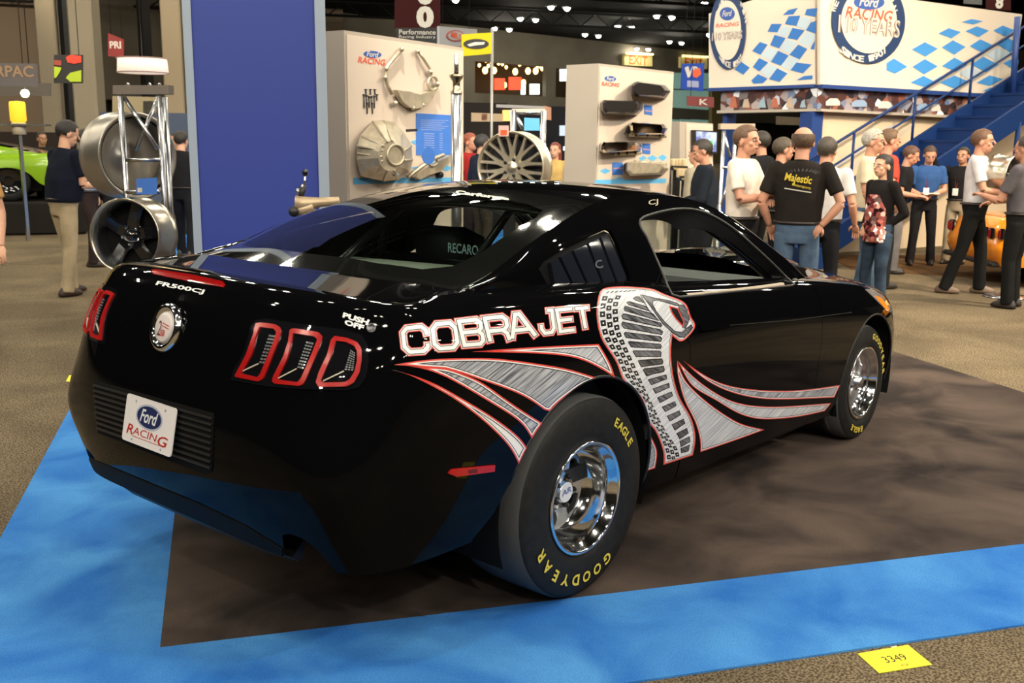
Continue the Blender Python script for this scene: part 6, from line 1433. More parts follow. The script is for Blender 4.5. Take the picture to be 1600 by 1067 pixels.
for k in range(NS):
    t0 = (k+.3)/NS; a = np.array(sw(t0, 0)); L = (U1-U0)/NS
    V = [ST.w(U0+(U1-U0)*t0-L*.1, a[2]-.03, .05), ST.w(U0+(U1-U0)*t0+L*.95, a[2]-.03, .05), ST.w(U0+(U1-U0)*t0+L*.95, a[2]-.03, .95), ST.w(U0+(U1-U0)*t0-L*.1, a[2]-.03, .95)]
    V += [(x, y, z+.04) for x, y, z in V]; rz_ = (Z1-Z0)/NS; V2 = [ST.w(U0+(U1-U0)*t0-L*.1, a[2]-.03-rz_, .05), ST.w(U0+(U1-U0)*t0-L*.1+.01, a[2]-.03, .05), ST.w(U0+(U1-U0)*t0-L*.1+.01, a[2]-.03, .95), ST.w(U0+(U1-U0)*t0-L*.1, a[2]-.03-rz_, .95)]
    mb = MB(); mb.add(V, [(0, 1, 2, 3), (4, 5, 6, 7), (0, 1, 5, 4), (1, 2, 6, 5), (2, 3, 7, 6), (3, 0, 4, 7)]); mb.add(V2, [(0, 1, 2, 3)]); hang(mb.build('tread', sblue2), st)
mb = MB(); mb.tube([sw(0, .02, .78), sw(1, .02, .78)], .024, 8); hang(mb.build('handrail', sblue2), st)
mb = MB(); mb.tube([tuple(SRp.p(1590, 26, .5)), tuple(SRp.p(1582, 150, .5))], .05, 8); hang(mb.build('support_post', sblue), st)
mb = MB(); mb.tube([sw(0, .02, .46), sw(1, .02, .46)], .018, 8); hang(mb.build('mid_rail', sblue2), st)
for t in (.02, .25, .46, .67, .85, 1.0): mb = MB(); mb.tube([sw(t, .02, 0), sw(t, .02, .78)], .022, 8); hang(mb.build('baluster', sblue2), st)
mb = MB(); q = sw(.0, .5); mb.box((q[0], q[1], .14), (.6, 1.0, .28), rz=a0_); hang(mb.build('bottom_step', sblue2), st)
for t in (.66, 1.0): q = sw(t, .97, -.2); mb = MB(); mb.tube([(q[0], q[1], 0), q], .04, 8); hang(mb.build('support_leg', sblue2), st)
# red drum banner top right
b9, p9 = flat_sign('hanging_banner', [(1540, -30), (1578, -30), (1578, 17), (1540, 14)], 24, maroon, 'maroon hanging banner above the right end of the stand'); p9.text('8', 'numeral', letw, b9, 1553, 14, 1567, -6, .06, .05)
b10, p10 = flat_sign('hanging_sign', [(1505, -20), (1533, -20), (1533, 8), (1505, 6)], 26, mat('sign_dim', (.10, .10, .10)), 'dim grey hanging sign left of the right maroon banner')
# clutter between the boards and far booths (low stalls)
def stall(x0, x1, y0, y1, d, m, label, sub=()):
    pl = VP(x0, d, x1, d+.2); r = E_('market_stall', floorpt((x0+x1)/2, d), label, 'stall'); u0, _ = pl.uz(x0, 230); u1, _ = pl.uz(x1, 230); zt_ = pl.p(x0, y0)[2]
    mb = MB(); mb.prism([(u0, 0), (u1, 0), (u1, zt_), (u0, zt_)], lambda u, z: pl.w(u, z, -.5), lambda u, z: pl.w(u, z, 0)); hang(mb.build('stall_body', m), r)
    for q, mm_, nm in sub: hpoly(pl, nm, q, .002, .02, mm_, r)
    return r
dkm = mat('stall_dark', (.018, .014, .012), rough=.7)
stall(724, 792, 160, 300, 19, dkm, 'dark stall with a lit cream sign left of the multi spoke wheel', [([(736, 176), (786, 178), (786, 190), (736, 190)], mat('stall_cream', (.42, .30, .18)), 'stall_sign'), ([(752, 178), (761, 178), (761, 188), (752, 188)], mat('stall_red', (.35, .08, .04)), 'stall_emblem'), ([(785, 172), (797, 172), (797, 189), (785, 189)], mat('stall_lit', (.8, .4, .1), emit=(1, .5, .12), estr=1.3), 'lit_panel'), ([(775, 163), (850, 166), (850, 170), (775, 168)], mat('stall_white', (.35, .33, .32)), 'fascia_text')])
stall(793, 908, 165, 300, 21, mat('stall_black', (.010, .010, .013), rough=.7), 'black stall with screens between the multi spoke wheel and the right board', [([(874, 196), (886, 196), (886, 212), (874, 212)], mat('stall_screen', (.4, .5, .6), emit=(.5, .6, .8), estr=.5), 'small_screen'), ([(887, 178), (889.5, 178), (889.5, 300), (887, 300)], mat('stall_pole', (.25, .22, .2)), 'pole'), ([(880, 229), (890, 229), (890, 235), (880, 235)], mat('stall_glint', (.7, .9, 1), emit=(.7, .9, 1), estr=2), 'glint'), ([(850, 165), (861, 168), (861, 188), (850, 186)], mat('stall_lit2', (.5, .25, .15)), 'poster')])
stall(511, 524, 120, 330, 20, dkm, 'dark stall glimpsed between the blue panel and the left board', [([(511, 158), (520, 158), (520, 176), (511, 176)], mat('stall_lit3', (.7, .45, .2), emit=(1, .65, .3), estr=.6), 'lit_panel'), ([(511, 185), (520, 185), (520, 220), (511, 220)], mat('stall_blue', (.1, .3, .6), emit=(.2, .45, .9), estr=.5), 'screen'), ([(513, 252), (523, 252), (523, 268), (513, 268)], mat('stall_red2', (.6, .03, .02)), 'red_box')])
stall(-60, 92, 205, 330, 22, dkm, 'dark far stall behind the man in the navy polo shirt', [([(-10, 128), (80, 130), (80, 150), (-10, 150)], mat('stall_grey', (.07, .06, .05)), 'fascia')])
stall(160, 300, 175, 330, 24, mat('stall_blue_grey', (.06, .08, .13), rough=.7), 'blue grey far stall behind the wheel rack', [([(176, 150), (262, 152), (262, 176), (176, 176)], mat('stall_olive', (.24, .20, .12)), 'rear_wall'), ([(224, 158), (240, 158), (240, 185), (224, 185)], satin, 'black_box')])
for x, y, d, r_, l in ((39, 146, 18, .13, 'bright bulb glowing over the left stall'),):
    q = at(x, y, d); mb = MB(); mb.sphere(tuple(q), r_*.55, 12, 8); o = tag(mb.build('bulb', mat('bulb_hot', (1, .9, .6), emit=(1, .85, .5), estr=18)), l, 'lamp'); MB().tube([tuple(q), (q[0], q[1], 9.85)], .008, 4).build('cord', satin, o)
q = at(28, 178, 16); bk_ = E_('lit_drum', (q[0], q[1], 0), 'glowing yellow drum on a shelf at the far left', 'drum')
mb = MB(); mb.lathe([(.0, .20), (.11, .19), (.12, .16), (.12, -.10), (.09, -.14), (0, -.14)], tuple(q), n=18); hang(mb.build('jar', mat('jar_yellow', (.9, .5, .02), emit=(1, .55, .03), estr=1.0)), bk_)
mb = MB(); mb.lathe([(.0, -.14), (.11, -.14), (.10, -.32), (0, -.32)], tuple(q), n=18); hang(mb.build('lower_jar', mat('jar_white', (.7, .6, .45))), bk_)
mb = MB(); mb.box((q[0], q[1], q[2]-.17), (.9, .3, .03), rz=-YAW, bev=.005); mb.box((q[0], q[1], (q[2]-.32)/2), (.05, .05, q[2]-.32)); hang(mb.build('shelf', alu), bk_)
# ================================================================== PEOPLE
skinm = lambda k: mat('skin_%d' % k, [(.56, .30, .19), (.62, .34, .22), (.40, .20, .12), (.50, .24, .15)][k], rough=.55, noise=.06, nscale=12)
def remesh(mb, vox, sm=6):
    me = mb.mesh('tmp', False); o = bpy.data.objects.new('tmp', me); COL.objects.link(o)
    m = o.modifiers.new('r', 'REMESH'); m.mode = 'VOXEL'; m.voxel_size = vox; m.use_smooth_shade = True
    s = o.modifiers.new('s', 'SMOOTH'); s.iterations = sm; s.factor = .5
    dg = bpy.context.evaluated_depsgraph_get(); r = bpy.data.meshes.new_from_object(o.evaluated_get(dg)); bpy.data.objects.remove(o); bpy.data.meshes.remove(me)
    r.polygons.foreach_set('use_smooth', [True]*len(r.polygons)); return r
def ell_loft(mb, rings, n=16):
    """rings (cx,cy,cz,a,b) horizontal ellipses"""
    V = []
    for cx, cy, cz, a, b in rings:
        for k in range(n): t = 2*PI*k/n; V.append((cx+a*math.cos(t), cy+b*math.sin(t)*(1 if math.sin(t) > 0 else .92), cz))
    L = len(rings); mb.add(V, [(i*n+k, i*n+(k+1) % n, (i+1)*n+(k+1) % n, (i+1)*n+k) for i in range(L-1) for k in range(n)]+[tuple(range(n))[::-1], tuple((L-1)*n+k for k in range(n))])
def interp(P, Q, t): return tuple(a+(b-a)*t for a, b in zip(P, Q))
def hand(mb, w, d, up, side=1, curl=.5, s=1.0):
    """wrist w, direction d, palm normal up"""
    d = Vector(d).normalized(); u = Vector(up); u = (u-d*u.dot(d)).normalized(); r = d.cross(u)*side; w = Vector(w)
    M = Matrix((r, d, u)).transposed()
    mb.sphere(tuple(w+d*.045*s), (.040*s, .055*s, .017*s), 12, 8, M=M)
    for k, (o, L) in enumerate(((-.029, .062), (-.010, .074), (.010, .070), (.028, .055))):
        b = w+d*.085*s+r*o*s; p1 = b+(d*math.cos(curl*.6)-u*math.sin(curl*.6))*L*.45*s; p2 = p1+(d*math.cos(curl*1.6)-u*math.sin(curl*1.6))*L*.32*s; p3 = p2+(d*math.cos(curl*2.4)-u*math.sin(curl*2.4))*L*.24*s
        mb.tube([tuple(w+d*.05*s+r*o*s*.8), tuple(b), tuple(p1), tuple(p2), tuple(p3)], [.010*s, .010*s, .0088*s, .008*s, .0055*s], 7)
    t0 = w+d*.02*s-r*.030*s; t1 = t0+(d*.6-r*.7-u*.25)*.035*s; t2 = t1+(d*.9-r*.25-u*.3)*.03*s
    mb.tube([tuple(t0), tuple(t1), tuple(t2)], [.013*s, .011*s, .007*s], 7)
DEF = dict(le=(-.27, -.02, 1.17), lw=(-.27, .06, .93), re=(.27, -.02, 1.17), rw=(.27, .06, .93))
def person(label, px, depth, face, H=1.78, shirt=(.02, .02, .03), sleeve='short', pants=(.02, .02, .02), hair=(.03, .02, .015), hstyle='short', skin=1, pose=None, lean=0, headturn=0, headtilt=0, feet=((-.11, 0), (.12, .03)), shoes=(.02, .015, .012), group=None, girth=1.0, vox=.013, floor=None, untuck=False, collar=True, skirt=None, shirt_mat=None, female=False, pants_mat=None, extra=None, kneel=0):
    """face: heading in degrees relative to 'away from the camera' (0 = back to camera, 90 = facing image right, 180 = facing camera)"""
    q = floor if floor is not None else floorpt(px, depth)
    away = (np.array(q)-CAM)*[1, 1, 0]; base = math.atan2(away[1], away[0]); th = base-math.radians(face)-PI/2   # local +y is forward
    s = H/1.8; root = empty('person', (q[0], q[1], -.004 if floor is None else 0), th, label, 'person', group); root.location.z = 0
    P = dict(DEF); P.update(pose or {})
    g = girth; gm = min(1.06, max(1, g)); fw = .86 if female else 1.0
    # joint frame: lean shifts the upper body forward (y) with height
    def ln(p): 
        k = max(0, (p[2]-.95)/.6); return (p[0], p[1]+lean*k, p[2]-abs(lean)*.12*k)
    sh = {-1: ln((-.195*fw*(.5+.5*g), 0, 1.455)), 1: ln((.195*fw*(.5+.5*g), 0, 1.455))}
    el = {-1: P['le'], 1: P['re']}; wr = {-1: P['lw'], 1: P['rw']}
    tors = [(.93, .168, .118, -.005), (1.0, .166*gm, .120*gm, 0), (1.09, .158*g, .120*g, .006), (1.2, .168*g, .124*g, .006), (1.32, .184*fw*(.6+.4*g), .126*(.5+.5*g), .004), (1.41, .186*fw*(.6+.4*g), .112, 0), (1.47, .158*fw, .090, -.006), (1.515, .092, .068, -.008)]
    def R(z, a, b, y, e=0): q_ = ln((0, y, z)); return (q_[0], q_[1], q_[2], a+e, b+e)
    hips = {-1: (-.095, 0, .92), 1: (.095, 0, .92)}; ank = {-1: (feet[0][0], feet[0][1], .085), 1: (feet[1][0], feet[1][1], .085)}
    kn = {i: ((hips[i][0]*.5+ank[i][0]*.5), (hips[i][1]+ank[i][1])*.5+.035, .50) for i in (-1, 1)}
    # ---- body skin: one surface from ankles to head
    hc = Vector(ln((0, .020, 1.665))); ht = Matrix.Rotation(math.radians(-headturn), 3, 'Z')@Matrix.Rotation(math.radians(-headtilt), 3, 'X')
    hp = lambda x, y, z: tuple(hc+ht@Vector((x*1.13, y*1.13, z*1.10)))
    HM = ht@Matrix.Diagonal((1.13, 1.13, 1.10))
    b = MB()
    ell_loft(b, [R(z, a, c_, y, -.02) for z, a, c_, y in tors[:7]])
    nk = ln((0, -.012, 1.47)); b.tube([nk, tuple(Vector(hp(0, -.012, -.03)))], [.062, .056], 14)
    for i in (-1, 1):
        b.tube([sh[i], interp(sh[i], el[i], .5), el[i]], [.048, .045, .038], 12); fo = interp(el[i], wr[i], .35); b.tube([el[i], fo, wr[i]], [.039, .040, .026], 12)
        b.tube([hips[i], interp(hips[i], kn[i], .5), kn[i], interp(kn[i], ank[i], .3), ank[i]], [.075, .068, .05, .05, .035], 10)
    hm = MB()   # head, finer
    hm.sphere(hp(0, -.008, .028), (.076, .096, .088), 24, 18, M=HM); hm.sphere(hp(0, .022, -.045), (.057, .068, .066), 20, 14, M=HM); hm.sphere(hp(0, .052, -.085), (.030, .026, .020), 12, 8, M=HM)
    hm.tube([hp(0, .088, .018), hp(0, .108, -.012), hp(0, .112, -.022)], [.009, .014, .012], 8); hm.sphere(hp(0, .088, -.050), (.024, .010, .010), 10, 6, M=HM); hm.sphere(hp(0, .080, .026), (.055, .014, .010), 12, 6, M=HM)
    for i in (-1, 1): hm.sphere(hp(i*.077, -.008, -.010), (.010, .019, .031), 10, 8, M=HM); hm.sphere(hp(i*.040, .060, -.022), (.022, .018, .020), 10, 6, M=HM)
    for m_ in (b,): pass
    b.v += hm.v; n0 = len(b.v)-len(hm.v); b.f += [tuple(k+n0 for k in f) for f in hm.f]; b.mi += hm.mi; b.sm += hm.sm
    me = remesh(b, vox*.62, 3)
    hb = MB(); hs = 1.0
    for i in (-1, 1):
        d = Vector(wr[i])-Vector(el[i]); upv = P.get('lup' if i < 0 else 'rup', (0, 1, 0) if abs(d.normalized().z) > .6 else (0, 0, 1)); hand(hb, wr[i], d, upv, i, P.get('curl', .5))
    bm = bmesh.new(); bm.from_mesh(me); bpy.data.meshes.remove(me); m2 = hb.mesh('t'); bm.from_mesh(m2); bpy.data.meshes.remove(m2); me = bpy.data.meshes.new('body'); bm.to_mesh(me); bm.free()
    me.transform(Matrix.Scale(s, 4)); me.polygons.foreach_set('use_smooth', [True]*len(me.polygons)); body = mesh_obj('body', me, skinm(skin), root)
    def fin(mbx, name, m, par=root, rm=None, smooth_it=5):
        me = remesh(mbx, rm, smooth_it) if rm else mbx.mesh(name); me.name = name; me.transform(Matrix.Scale(s, 4)); return mesh_obj(name, me, m, par)
    # ---- face
    ey = MB(); 
    for i in (-1, 1): ey.sphere(hp(i*.031, .080, .006), (.013, .009, .0075), 10, 6, M=HM)
    fin(ey, 'eyes', mat('eye_white', (.5, .48, .44), rough=.3))
    ir = MB()
    for i in (-1, 1): ir.sphere(hp(i*.031, .0875, .006), (.006, .004, .006), 8, 6, M=HM)
    fin(ir, 'irises', mat('iris', (.02, .012, .01), rough=.2)); mo = MB(); mo.tube([hp(-.024, .090, -.051), hp(0, .100, -.050), hp(.024, .090, -.051)], .0035, 6); fin(mo, 'mouth', mat('lips', (.30, .10, .08), rough=.5))
    br_ = MB()
    for i in (-1, 1): br_.tube([hp(i*.018, .092, .026), hp(i*.034, .091, .030), hp(i*.050, .080, .026)], .0035, 5)
    hairm = mat('hair_%d%d%d' % tuple(int(c*100) for c in hair), hair, rough=.6, noise=.35, nscale=60, bump=.4, bscale=160); fin(br_, 'eyebrows', hairm)
    # ---- hair
    hr = MB(); nu, nv = 36, 26; V = []; F = []
    for j in range(nv+1):
        for i in range(nu):
            t = PI*j/nv; a = 2*PI*i/nu; w_ = .0016*math.sin(a*9+j)+.001*math.sin(a*17+j*2); V.append((( .0855+w_)*math.sin(t)*math.cos(a), (.106+w_)*math.sin(t)*math.sin(a), (.098+w_)*math.cos(t)))
    def keep(p):
        x, y, z = p
        if hstyle == 'bald': return z < .030 and z > -.062 and (y < .03 or (abs(x) > .07 and y < .03))
        lo = -.052 if y < -.02 else -.02
        if y > .045: return z > .056-(.012 if abs(x) > .05 else 0)
        if y > .0: return z > (.0 if abs(x) > .06 else .03)
        return z > lo-.02*(y < -.06)
    for j in range(nv):
        for i in range(nu):
            q4 = [j*nu+i, j*nu+(i+1) % nu, (j+1)*nu+(i+1) % nu, (j+1)*nu+i]; c_ = np.mean([V[k] for k in q4], axis=0)
            if keep(c_): F.append(tuple(q4))
    hr.add([hp(x, y-.010, z+.032) for x, y, z in V], F, 0, True)
    if hstyle == 'long':
        L_ = []
        for k, (z, a, c_, y) in enumerate(((.05, .088, .070, -.045), (0, .094, .066, -.050), (-.06, .098, .062, -.052), (-.12, .098, .056, -.055), (-.20, .092, .048, -.062), (-.27, .075, .038, -.07), (-.32, .04, .02, -.075))): L_.append((*[v for v in hp(0, y, z)], a, c_))
        ell_loft(hr, L_, 20)
    if hstyle != 'none': o = fin(hr, 'hair', hairm); sharp(o, 60)
    # ---- shirt
    st_ = MB(); hem = .84 if untuck else .955; e = .016
    tt = [(hem, .178*(g if untuck else gm), .128*(g if untuck else gm), -.004)]+[r_ for r_ in tors if r_[0] > hem+.02]
    if not untuck: tt[0] = (.965, .150*g, .108*g, 0); tt[1] = (1.0, .156*g, .112*g, 0)
    if female: tt = [(z, a*(.90 if 1.0 < z < 1.25 else .96), c_, y) for z, a, c_, y in tt]
    ell_loft(st_, [R(z, a, c_, y, e) for z, a, c_, y in tt], 24)
    if girth > 1.05: st_.sphere(ln((0, .05*g, 1.10)), (.13, .10, .13), 14, 10)
    for i in (-1, 1):
        st_.sphere(sh[i], (.068, .062, .060), 12, 8)
        if sleeve == 'short': en = interp(sh[i], el[i], .72); st_.tube([interp(sh[i], el[i], .02), interp(sh[i], el[i], .4), en], [.066, .064, .064], 14)
        else:
            st_.tube([interp(sh[i], el[i], .02), interp(sh[i], el[i], .5), el[i]], [.066, .060, .055], 14); st_.sphere(el[i], .055, 10, 8); st_.tube([el[i], interp(el[i], wr[i], .93)], [.054, .040], 14)
    sm = shirt_mat or mat('cloth_%d_%d_%d' % tuple(int(c*250) for c in shirt), shirt, rough=.85, noise=.10, nscale=9, bump=.35, bscale=14)
    shirt_o = fin(st_, 'shirt' if sleeve == 'short' else 'jacket' if shirt[0] < .03 else 'shirt', sm, rm=vox)
    if collar:
        cl = MB(); cl.tube([ln((.062*math.cos(t), -.012+.060*math.sin(t), 1.505-.012*math.sin(t))) for t in np.linspace(0, 2*PI, 18, endpoint=False)], .013, 6, closed=True); fin(cl, 'collar', sm)
    # ---- trousers
    tr = MB(); ell_loft(tr, [(0, 0, .82, .165, .115), (0, 0, .90, .176, .124), (0, -.002, .96, .180*gm, .134*gm), (0, 0, 1.02, .180*gm, .136*gm)], 20)
    for i in (-1, 1): tr.tube([(hips[i][0], 0, .90), interp(hips[i], kn[i], .5), kn[i], interp(kn[i], ank[i], .5), (ank[i][0], ank[i][1], .035)], [.094, .086, .070, .066, .070], 14)
    pm = pants_mat or mat('trouser_%d_%d_%d' % tuple(int(c*250) for c in pants), pants, rough=.85, noise=.14, nscale=7, bump=.4, bscale=11); fin(tr, 'trousers', pm, rm=vox)
    if not untuck:
        bt_ = MB(); bt_.tube([(.183*gm*math.cos(t), .137*gm*math.sin(t), .998) for t in np.linspace(0, 2*PI, 28, endpoint=False)], .013, 6, closed=True); fin(bt_, 'belt', mat('belt', (.018, .012, .01), rough=.4))
    for i in (-1, 1):
        so = MB(); ax, ay = ank[i][0], ank[i][1]; V = []
        for z, a, b0, b1 in ((0, .043, -.095, .165), (.02, .047, -.10, .175), (.05, .044, -.09, .15), (.08, .038, -.07, .07), (.10, .036, -.055, .04)):
            for k in range(16):
                t = 2*PI*k/16; yy = math.sin(t); V.append((ax+a*math.cos(t)*(1-.25*max(0, yy)**2), ay+(b1 if yy > 0 else -b0)*yy, z+.001))
        so.add(V, [(i_*16+k, i_*16+(k+1) % 16, (i_+1)*16+(k+1) % 16, (i_+1)*16+k) for i_ in range(4) for k in range(16)]+[tuple(range(16))[::-1], tuple(64+k for k in range(16))], 0, True); fin(so, 'shoe', mat('shoe_%d' % int(shoes[0]*300), shoes, rough=.5))
    if extra: extra(root, fin, ln, hp, sm)
    return root
def badge_extra(col=(.75, .72, .66)):
    def f(root, fin, ln, hp, sm):
        m = MB(); c = ln((.02, .150, 1.12)); m.box(c, (.085, .008, .11), bev=.003); fin(m, 'name_badge', mat('badge_card', col, rough=.5)); l = MB(); l.tube([ln((-.06, .06, 1.50)), ln((-.03, .135, 1.34)), ln((.02, .148, 1.17))], .004, 5); l.tube([ln((.06, .06, 1.50)), ln((.045, .135, 1.34)), ln((.02, .148, 1.17))], .004, 5); fin(l, 'lanyard', mat('lanyard', (.35, .04, .03)))
    return f
navy = mat('navy_cloth', (.007, .009, .018), rough=.85, noise=.15, nscale=9, bump=.3, bscale=14)
jeans = mat('blue_jeans', (.07, .11, .17), rough=.9, noise=.35, nscale=5, bump=.4, bscale=12); jeans_d = mat('dark_jeans', (.035, .055, .085), rough=.9, noise=.35, nscale=6, bump=.4, bscale=14)
floral = mat('floral_cloth', (.12, .015, .02), rough=.8); nt = floral.node_tree; vo = nt.nodes.new('ShaderNodeTexVoronoi'); vo.inputs['Scale'].default_value = 26; rp = nt.nodes.new('ShaderNodeValToRGB'); tc = nt.nodes.new('ShaderNodeTexCoord'); sc_ = nt.nodes.new('ShaderNodeSeparateColor')
for p_, c_ in ((.25, (.10, .012, .02)), (.5, (.55, .16, .12)), (.7, (.02, .01, .015)), (.85, (.70, .42, .34))): e_ = rp.color_ramp.elements.new(p_); e_.color = (*c_, 1)
for a, b in ((tc.outputs['Object'], vo.inputs['Vector']), (vo.outputs['Color'], sc_.inputs[0]), (sc_.outputs[0], rp.inputs[0]), (rp.outputs[0], nt.nodes['Principled BSDF'].inputs['Base Color'])): nt.links.new(a, b)
# left side
person('man in a navy polo shirt and khaki trousers standing at the left rack', 92, 10.6, 62, 1.84, pants=(.34, .27, .17), shirt_mat=navy, hair=(.012, .009, .008), pose=dict(re=(.24, .10, 1.14), rw=(.16, .36, 1.13), le=(-.24, .08, 1.15), lw=(-.15, .34, 1.12)), lean=.07, headtilt=18, headturn=12, girth=1.38, feet=((-.10, .08), (.14, -.10)), shoes=(.03, .015, .01), vox=.012)
person('man in a light blue shirt behind the man in the navy polo', 133, 13.0, 100, 1.76, shirt=(.42, .50, .66), pants=(.03, .02, .02), hair=(.02, .015, .01), pose=dict(rw=(.12, .3, 1.05), re=(.26, .05, 1.14)), vox=.015)
person('bald man in a dark blue shirt facing away beyond the left rack', 153, 15.0, 20, 1.78, shirt=(.07, .10, .18), pants=(.015, .015, .02), hair=(.4, .34, .26), hstyle='bald', vox=.016)
person('person in an orange tan shirt cut off by the left edge of the photo', -66, 7.6, 200, 1.76, shirt=(.50, .28, .10), pants=(.10, .09, .08), pose=dict(re=(.30, -.02, 1.12), rw=(.30, .10, .87), le=(-.27, .0, 1.12), lw=(-.29, .12, .86)), vox=.013)
person('man in black clothes walking between the left rack and the blue panel', 283, 14.2, 30, 1.76, shirt=(.012, .012, .014), sleeve='long', pants=(.010, .010, .012), hair=(.02, .015, .01), feet=((-.16, .14), (.14, -.12)), vox=.016)
person('far man with a reddish face beside the left rack', 272, 17.5, 200, 1.74, shirt=(.10, .05, .04), pants=(.03, .03, .03), skin=3, vox=.018)
person('far figure with pale hair seen through the left rack', 66, 19.0, 160, 1.75, shirt=(.02, .02, .02), pants=(.02, .02, .02), skin=3, vox=.018)
# between boards
person('man in a dark navy jacket between the pole and the multi spoke wheel', 752, 14.0, 60, 1.76, shirt=(.018, .022, .04), sleeve='long', pants=(.05, .04, .03), hair=(.02, .02, .02), vox=.016)
person('red shirted person left of the man in the navy jacket', 733, 14.8, 120, 1.78, shirt=(.28, .02, .02), pants=(.03, .02, .02), skin=3, hair=(.25, .06, .03), vox=.016)
person('woman in a yellow tan top right of the multi spoke wheel', 868, 15.5, 200, 1.66, shirt=(.50, .34, .12), pants=(.02, .02, .02), hair=(.16, .03, .02), hstyle='long', female=True, vox=.016)
person('person in a cream top half hidden by the right board', 897, 13.5, 240, 1.62, shirt=(.50, .38, .27), sleeve='long', pants=(.02, .02, .02), vox=.016)
# right of the boards
person('man in a dark quilted coat looking left below the television', 1110, 11.0, -100, 1.72, shirt=(.014, .018, .026), sleeve='long', pants=(.02, .02, .025), skin=3, hair=(.02, .015, .012), pose=dict(le=(-.24, .12, 1.12), lw=(-.10, .26, 1.1), re=(.24, .1, 1.12), rw=(.1, .28, 1.08)), lean=.06, headtilt=12, girth=1.28, vox=.014)
person('grey jacketed person hidden behind the man in the dark coat', 1092, 11.7, -60, 1.66, shirt=(.30, .27, .20), sleeve='long', pants=(.02, .02, .025), vox=.016)
person('man in a white short sleeved shirt with arms crossed', 1163, 9.0, 112, 1.83, shirt=(.66, .58, .50), pants=(.012, .012, .014), hair=(.09, .045, .02), skin=3, pose=dict(re=(.27, .10, 1.17), rw=(.04, .30, 1.20), le=(-.22, .14, 1.17), lw=(.05, .28, 1.16)), headturn=5, girth=1.06, vox=.011)
def majestic(root, fin, ln, hp, sm):
    V, T, (a, b, c, d) = text_tris('Majestic', .02, 1, .25)
    m = MB(); m.add([ln((-.115+(x-a)/(b-a)*.225, -.150-.0, 1.335-.03*(x-a)/(b-a)+(y-c)/(d-c)*.085)) for x, y in V], T); fin(m, 'script_print', mat('print_gold', (.62, .46, .03), rough=.6))
    V, T, (a, b, c, d) = text_tris('Motorsports', .01, 1, .2); m = MB(); m.add([ln((-.05+(x-a)/(b-a)*.155, -.1505, 1.305-.03*(x-a)/(b-a)+(y-c)/(d-c)*.030)) for x, y in V], T); fin(m, 'script_print', mat('print_gold', (.62, .46, .03)))
    m = MB(); m.add([ln((-.11, -.1505, 1.292)), ln((.11, -.1505, 1.262)), ln((.11, -.1505, 1.254)), ln((-.11, -.1505, 1.284))], [(0, 1, 2, 3)]); fin(m, 'print_line', letw)
    gm_ = mat('print_leaf', (.10, .10, .11), rough=.7); m = MB()
    for k in range(13):
        t = -1.2+2.4*k/12; x0, z0 = .02+.03*math.sin(t*2), 1.38; m.add([ln((x0+.09*math.sin(t), -.149, z0+.02+.035*math.cos(t))), ln((x0+.14*math.sin(t+.1), -.146, z0+.02+.06*math.cos(t))), ln((x0+.09*math.sin(t+.16), -.149, z0+.02+.03*math.cos(t)))], [(0, 1, 2)])
    fin(m, 'print_leaves', gm_); m = MB(); m.box((.10, -.145, .97), (.10, .01, .05)); 
person('man in a black T shirt with gold script on the back and blue jeans', 1254, 8.6, 6, 1.82, shirt=(.016, .013, .011), pants_mat=jeans, hair=(.08, .045, .025), hstyle='bald', skin=3, pose=dict(le=(-.31, -.03, 1.16), lw=(-.24, .06, .96), re=(.35, -.04, 1.17), rw=(.20, -.06, .98), rup=(0, -1, 0)), girth=1.14, vox=.010, extra=majestic, feet=((-.14, 0), (.15, .02)))
person('man in a white jersey mostly hidden behind the black T shirt man', 1292, 9.6, 20, 1.74, shirt=(.62, .58, .55), pants=(.012, .012, .012), hair=(.04, .03, .02), skin=3, pose=dict(re=(.30, -.02, 1.16), rw=(.30, .1, .95)), girth=1.15, vox=.014)
person('dark haired head between the white shirt man and the black T shirt man', 1222, 10.8, 70, 1.74, shirt=(.015, .015, .017), sleeve='long', pants=(.01, .01, .01), hair=(.05, .035, .02), skin=3, vox=.015)
person('dark haired man behind the white shirt man facing left', 1190, 12.0, -60, 1.82, shirt=(.012, .012, .014), sleeve='long', pants=(.01, .01, .01), hair=(.02, .015, .012), skin=3, vox=.015)
person('grey haired man in a cream short sleeved shirt and blue jeans', 1362, 10.9, 100, 1.84, shirt=(.62, .52, .36), pants_mat=jeans, hair=(.34, .31, .26), skin=3, untuck=True, pose=dict(re=(.26, .02, 1.15), rw=(.24, .14, .93)), feet=((-.12, -.05), (.12, .1)), shoes=(.05, .02, .015), girth=1.1, vox=.012)
person('man with a red strap behind the grey haired man', 1387, 11.8, 70, 1.86, shirt=(.45, .06, .04), pants=(.02, .02, .02), hair=(.10, .05, .02), skin=3, vox=.014)
person('long haired woman in a black jacket and floral top', 1384, 10.1, -135, 1.58, shirt=(.012, .010, .010), sleeve='long', pants_mat=jeans_d, hair=(.012, .006, .006), hstyle='long', skin=1, female=True, pose=dict(le=(-.25, -.12, 1.14), lw=(-.12, -.02, 1.0), re=(.25, -.08, 1.15), rw=(.14, .10, .98)), untuck=True, shoes=(.02, .01, .01), vox=.011,
       extra=lambda root, fin, ln, hp, sm: (lambda m: (ell_loft(m, [(0, .048, z, a, b) for z, a, b in ((.80, .165, .125), (.90, .168, .126), (1.05, .152, .118), (1.2, .15, .122), (1.35, .12, .112))], 22), fin(m, 'floral_top', floral, rm=.014)))(MB()))
